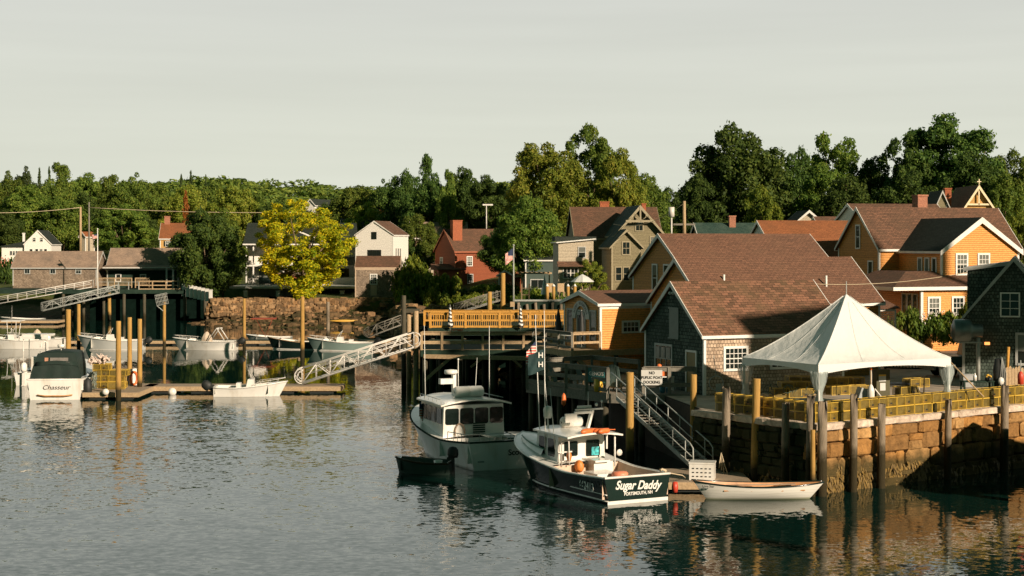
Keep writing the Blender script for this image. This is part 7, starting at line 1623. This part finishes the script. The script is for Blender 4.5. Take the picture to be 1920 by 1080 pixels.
# gardens behind the honey railing
pg_ = thing('pergola', 'low wooden pergola between the flagpole and the cream house', 'pergola', (PX(976,168),168,hz(PX(976,168),168)))
hP = PZ(511,168)-pg_.location.z
small(pg_, 'roof_beams', m_railc, lambda m: (m.box((-.2,-.1,hP-.15),(3.3,.0,hP)), m.box((-.2,1.9,hP-.15),(3.3,2.0,hP)), [m.box((i*.5,-.3,hP),(i*.5+.08,2.3,hP+.08)) for i in range(7)]))
for x in (.05, 2.95): small(pg_, 'post', m_railc, lambda m: m.box((x,-.1,0),(x+.14,.04,hP-.15)))
o = thing('draped_umbrella', 'closed white umbrella like a pointed cone beside the pergola post', 'umbrella', (PX(1021,160),160,PZ(552,160))); small(o, 'cloth', m_tent, lambda m: m.lathe([(.38,0),(.28,.6),(.12,1.4),(.03,1.8)],(0,0,0),10)); small(o, 'pole', m_alug, lambda m: m.cyl((0,0,-.8),.04,2.7,6))
o = thing('open_parasol', 'open cream parasol in front of the olive house', 'umbrella', (PX(1092,135),135,PZ(560,135))); hh = PZ(514,135)-o.location.z; small(o, 'canopy', m_tent, lambda m: m.lathe([(1.0,hh-.65),(.5,hh-.25),(.02,hh)],(0,0,0),8,False)); small(o, 'pole', m_railc, lambda m: m.cyl((0,0,-.5),.03,hh+.5,6))
for px, lb in ((1026,'leftmost of four white capped posts below the pergola'),(1038,'second of four white capped posts below the pergola'),(1065,'third of four white capped posts, right of the pale chairs'),(1078,'rightmost of four white capped posts below the pergola')):
    o = thing('capped_post', lb, 'post', (PX(px,133),133,PZ(562,133)), 0, 'white capped posts in the gardens'); hh = PZ(537,133)-o.location.z; small(o, 'post', m_pile, lambda m: m.cyl((0,0,0),.13,hh,8)); small(o, 'cap', white, lambda m: m.cyl((0,0,hh),.16,.22,8,.02))
for px, lb in ((1032,'pale garden chair between the left pair of capped posts'),(1053,'pale garden chair right of the second capped post')):
    o = thing('garden_chair', lb, 'chair', (PX(px,134.5),134.5,PZ(556,134.5)), R(10), 'pale garden chairs'); small(o, 'seat', m_railc, lambda m: m.box((-.25,-.3,.35),(.25,.3,.4))); small(o, 'backrest', m_railc, lambda m: m.box((-.28,.28,.4),(.28,.33,1.1)))
    for sx_ in (-1,1):
        for sy_ in (-1,1): small(o, 'leg', m_railc, lambda m: m.cbox((sx_*.2,sy_*.25,.17),(.05,.05,.35)))
ra = thing('garden_rack', 'small tan wooden rack right of the flagpole', 'rack', (PX(977,133),133,PZ(566,133))); small(ra, 'frame', m_railc, lambda m: ([m.box((x,0,0),(x+.1,.1,1.5)) for x in (0,.62)], m.box((0,-.05,0),(.72,.4,.1)), m.box((0,-.02,.55),(.72,.3,.62)), m.box((0,-.02,1.1),(.72,.3,1.17)), m.box((-.9,-.1,-.4),(1.3,.6,0))))
sw = thing('old_seawall', 'dark timber sea wall hung with weed under the capped posts', 'sea wall', (PX(965,131),131,0)); small(sw, 'wall', m_dark, lambda m: m.box((0,0,-1),(6.4,.6,PZ(565,131)))); small(sw, 'top_beam', m_alug, lambda m: m.box((0,-.1,PZ(565,131)),(6.4,.6,PZ(562,131))))
for k in range(9): small(sw, 'upright_pile', m_pileg, lambda m: m.tube([(.3+k*.7,-.25,-1),(.35+k*.7+.1*math.sin(k),-.2,3.0),(.3+k*.7,-.2,PZ(567+3*(k%2),131))], .13, 6))
# deck furniture
def adirondack(label, px, py, Y, rz, mat, mat2, s=1.0):
    o = thing('adirondack_chair', label, 'chair', (PX(px,Y),Y,PZ(py,Y)), R(rz), 'adirondack chairs on the grey deck'); o.scale = (s,s,s)
    small(o, 'seat', mat2, lambda m: m.box((-.27,-.35,.32),(.27,.3,.36), Matrix.Rotation(R(-10),3,'X')))
    small(o, 'backrest', mat, lambda m: [m.prism([(-.28+k*.115,.25,.3),(-.28+k*.115+.1,.25,.3),(-.28+k*.115+.1,.6,1.15+.12*math.sin(math.pi*(k+.5)/5)),(-.28+k*.115,.6,1.15+.12*math.sin(math.pi*(k+.5)/5))],(0,.03,.0)) for k in range(5)])
    for sx_ in (-1,1):
        small(o, 'armrest', mat2, lambda m: m.box((sx_*.36-.07,-.35,.58),(sx_*.36+.07,.42,.61)))
        small(o, 'leg', mat2, lambda m: (m.box((sx_*.30-.02,-.33,0),(sx_*.30+.02,-.25,.58)))); small(o, 'leg', mat2, lambda m: (m.box((sx_*.30-.02,.30,0),(sx_*.30+.02,.40,.5))))
m_teal = plain('teal_grey_paint', (.12,.19,.17), .6, .12, 4)
adirondack('tall teal backed chair right of the teal banner', 1158, 738, 77.6, 155, m_teal, m_railc, 1.15)
adirondack('chair seen from the side at the left end of the grey deck', 1052, 728, 80.5, 70, m_teal, m_railc, 1.05)
adirondack('small chair at the back rail of the grey deck', 1098, 722, 81.6, 120, m_teal, m_railc, .9)
table('low grey bench in the middle of the grey deck', PX(1085,79.4), 79.4, 2.8, .9, .4, .42, R(-20), m_railg); table('low dark table below the teal banner', PX(1118,78.2), 78.3, 2.8, .9, .45, .40, R(-30), m_dark)
gear('mustard_drum', 'mustard yellow drum under the arm of the tall teal chair', 'drum', [('drum', m_yellowp, lambda m: m.lathe([(0,0),(.2,0),(.22,.3),(.2,.6),(0,.6)],(0,0,0),12))], (PX(1122,77.3),77.4,2.8))
table('small pale side table behind the docking sign', PX(1250,78), 78, 2.8, .7, .5, .7, R(5), m_gel)
gear('orange_tub', 'small orange tub on the pale side table', 'tub', [('tub', m_orangeb, lambda m: m.box((-.22,-.15,0),(.18,.15,.22)))], (PX(1248,78),78,3.52))
gear('blue_bucket', 'pair of blue buckets on the landing below the docking sign', 'bucket', [('bucket', m_bluep, lambda m: (m.cyl((-.16,0,0),.12,.28,9,.14), m.cyl((.14,0,0),.12,.28,9,.14)))], (PX(1248,76.6),76.6,2.82))
b_ = MB(); b_.ball((0,0,0),.13,7,(1,1,1)); tag(b_.build('orange_float_ball', m_orangeb, None, (PX(1236,76.2),76.2,PZ(687,76.2))), 'small orange ball on the rail above the docking sign', 'buoy')
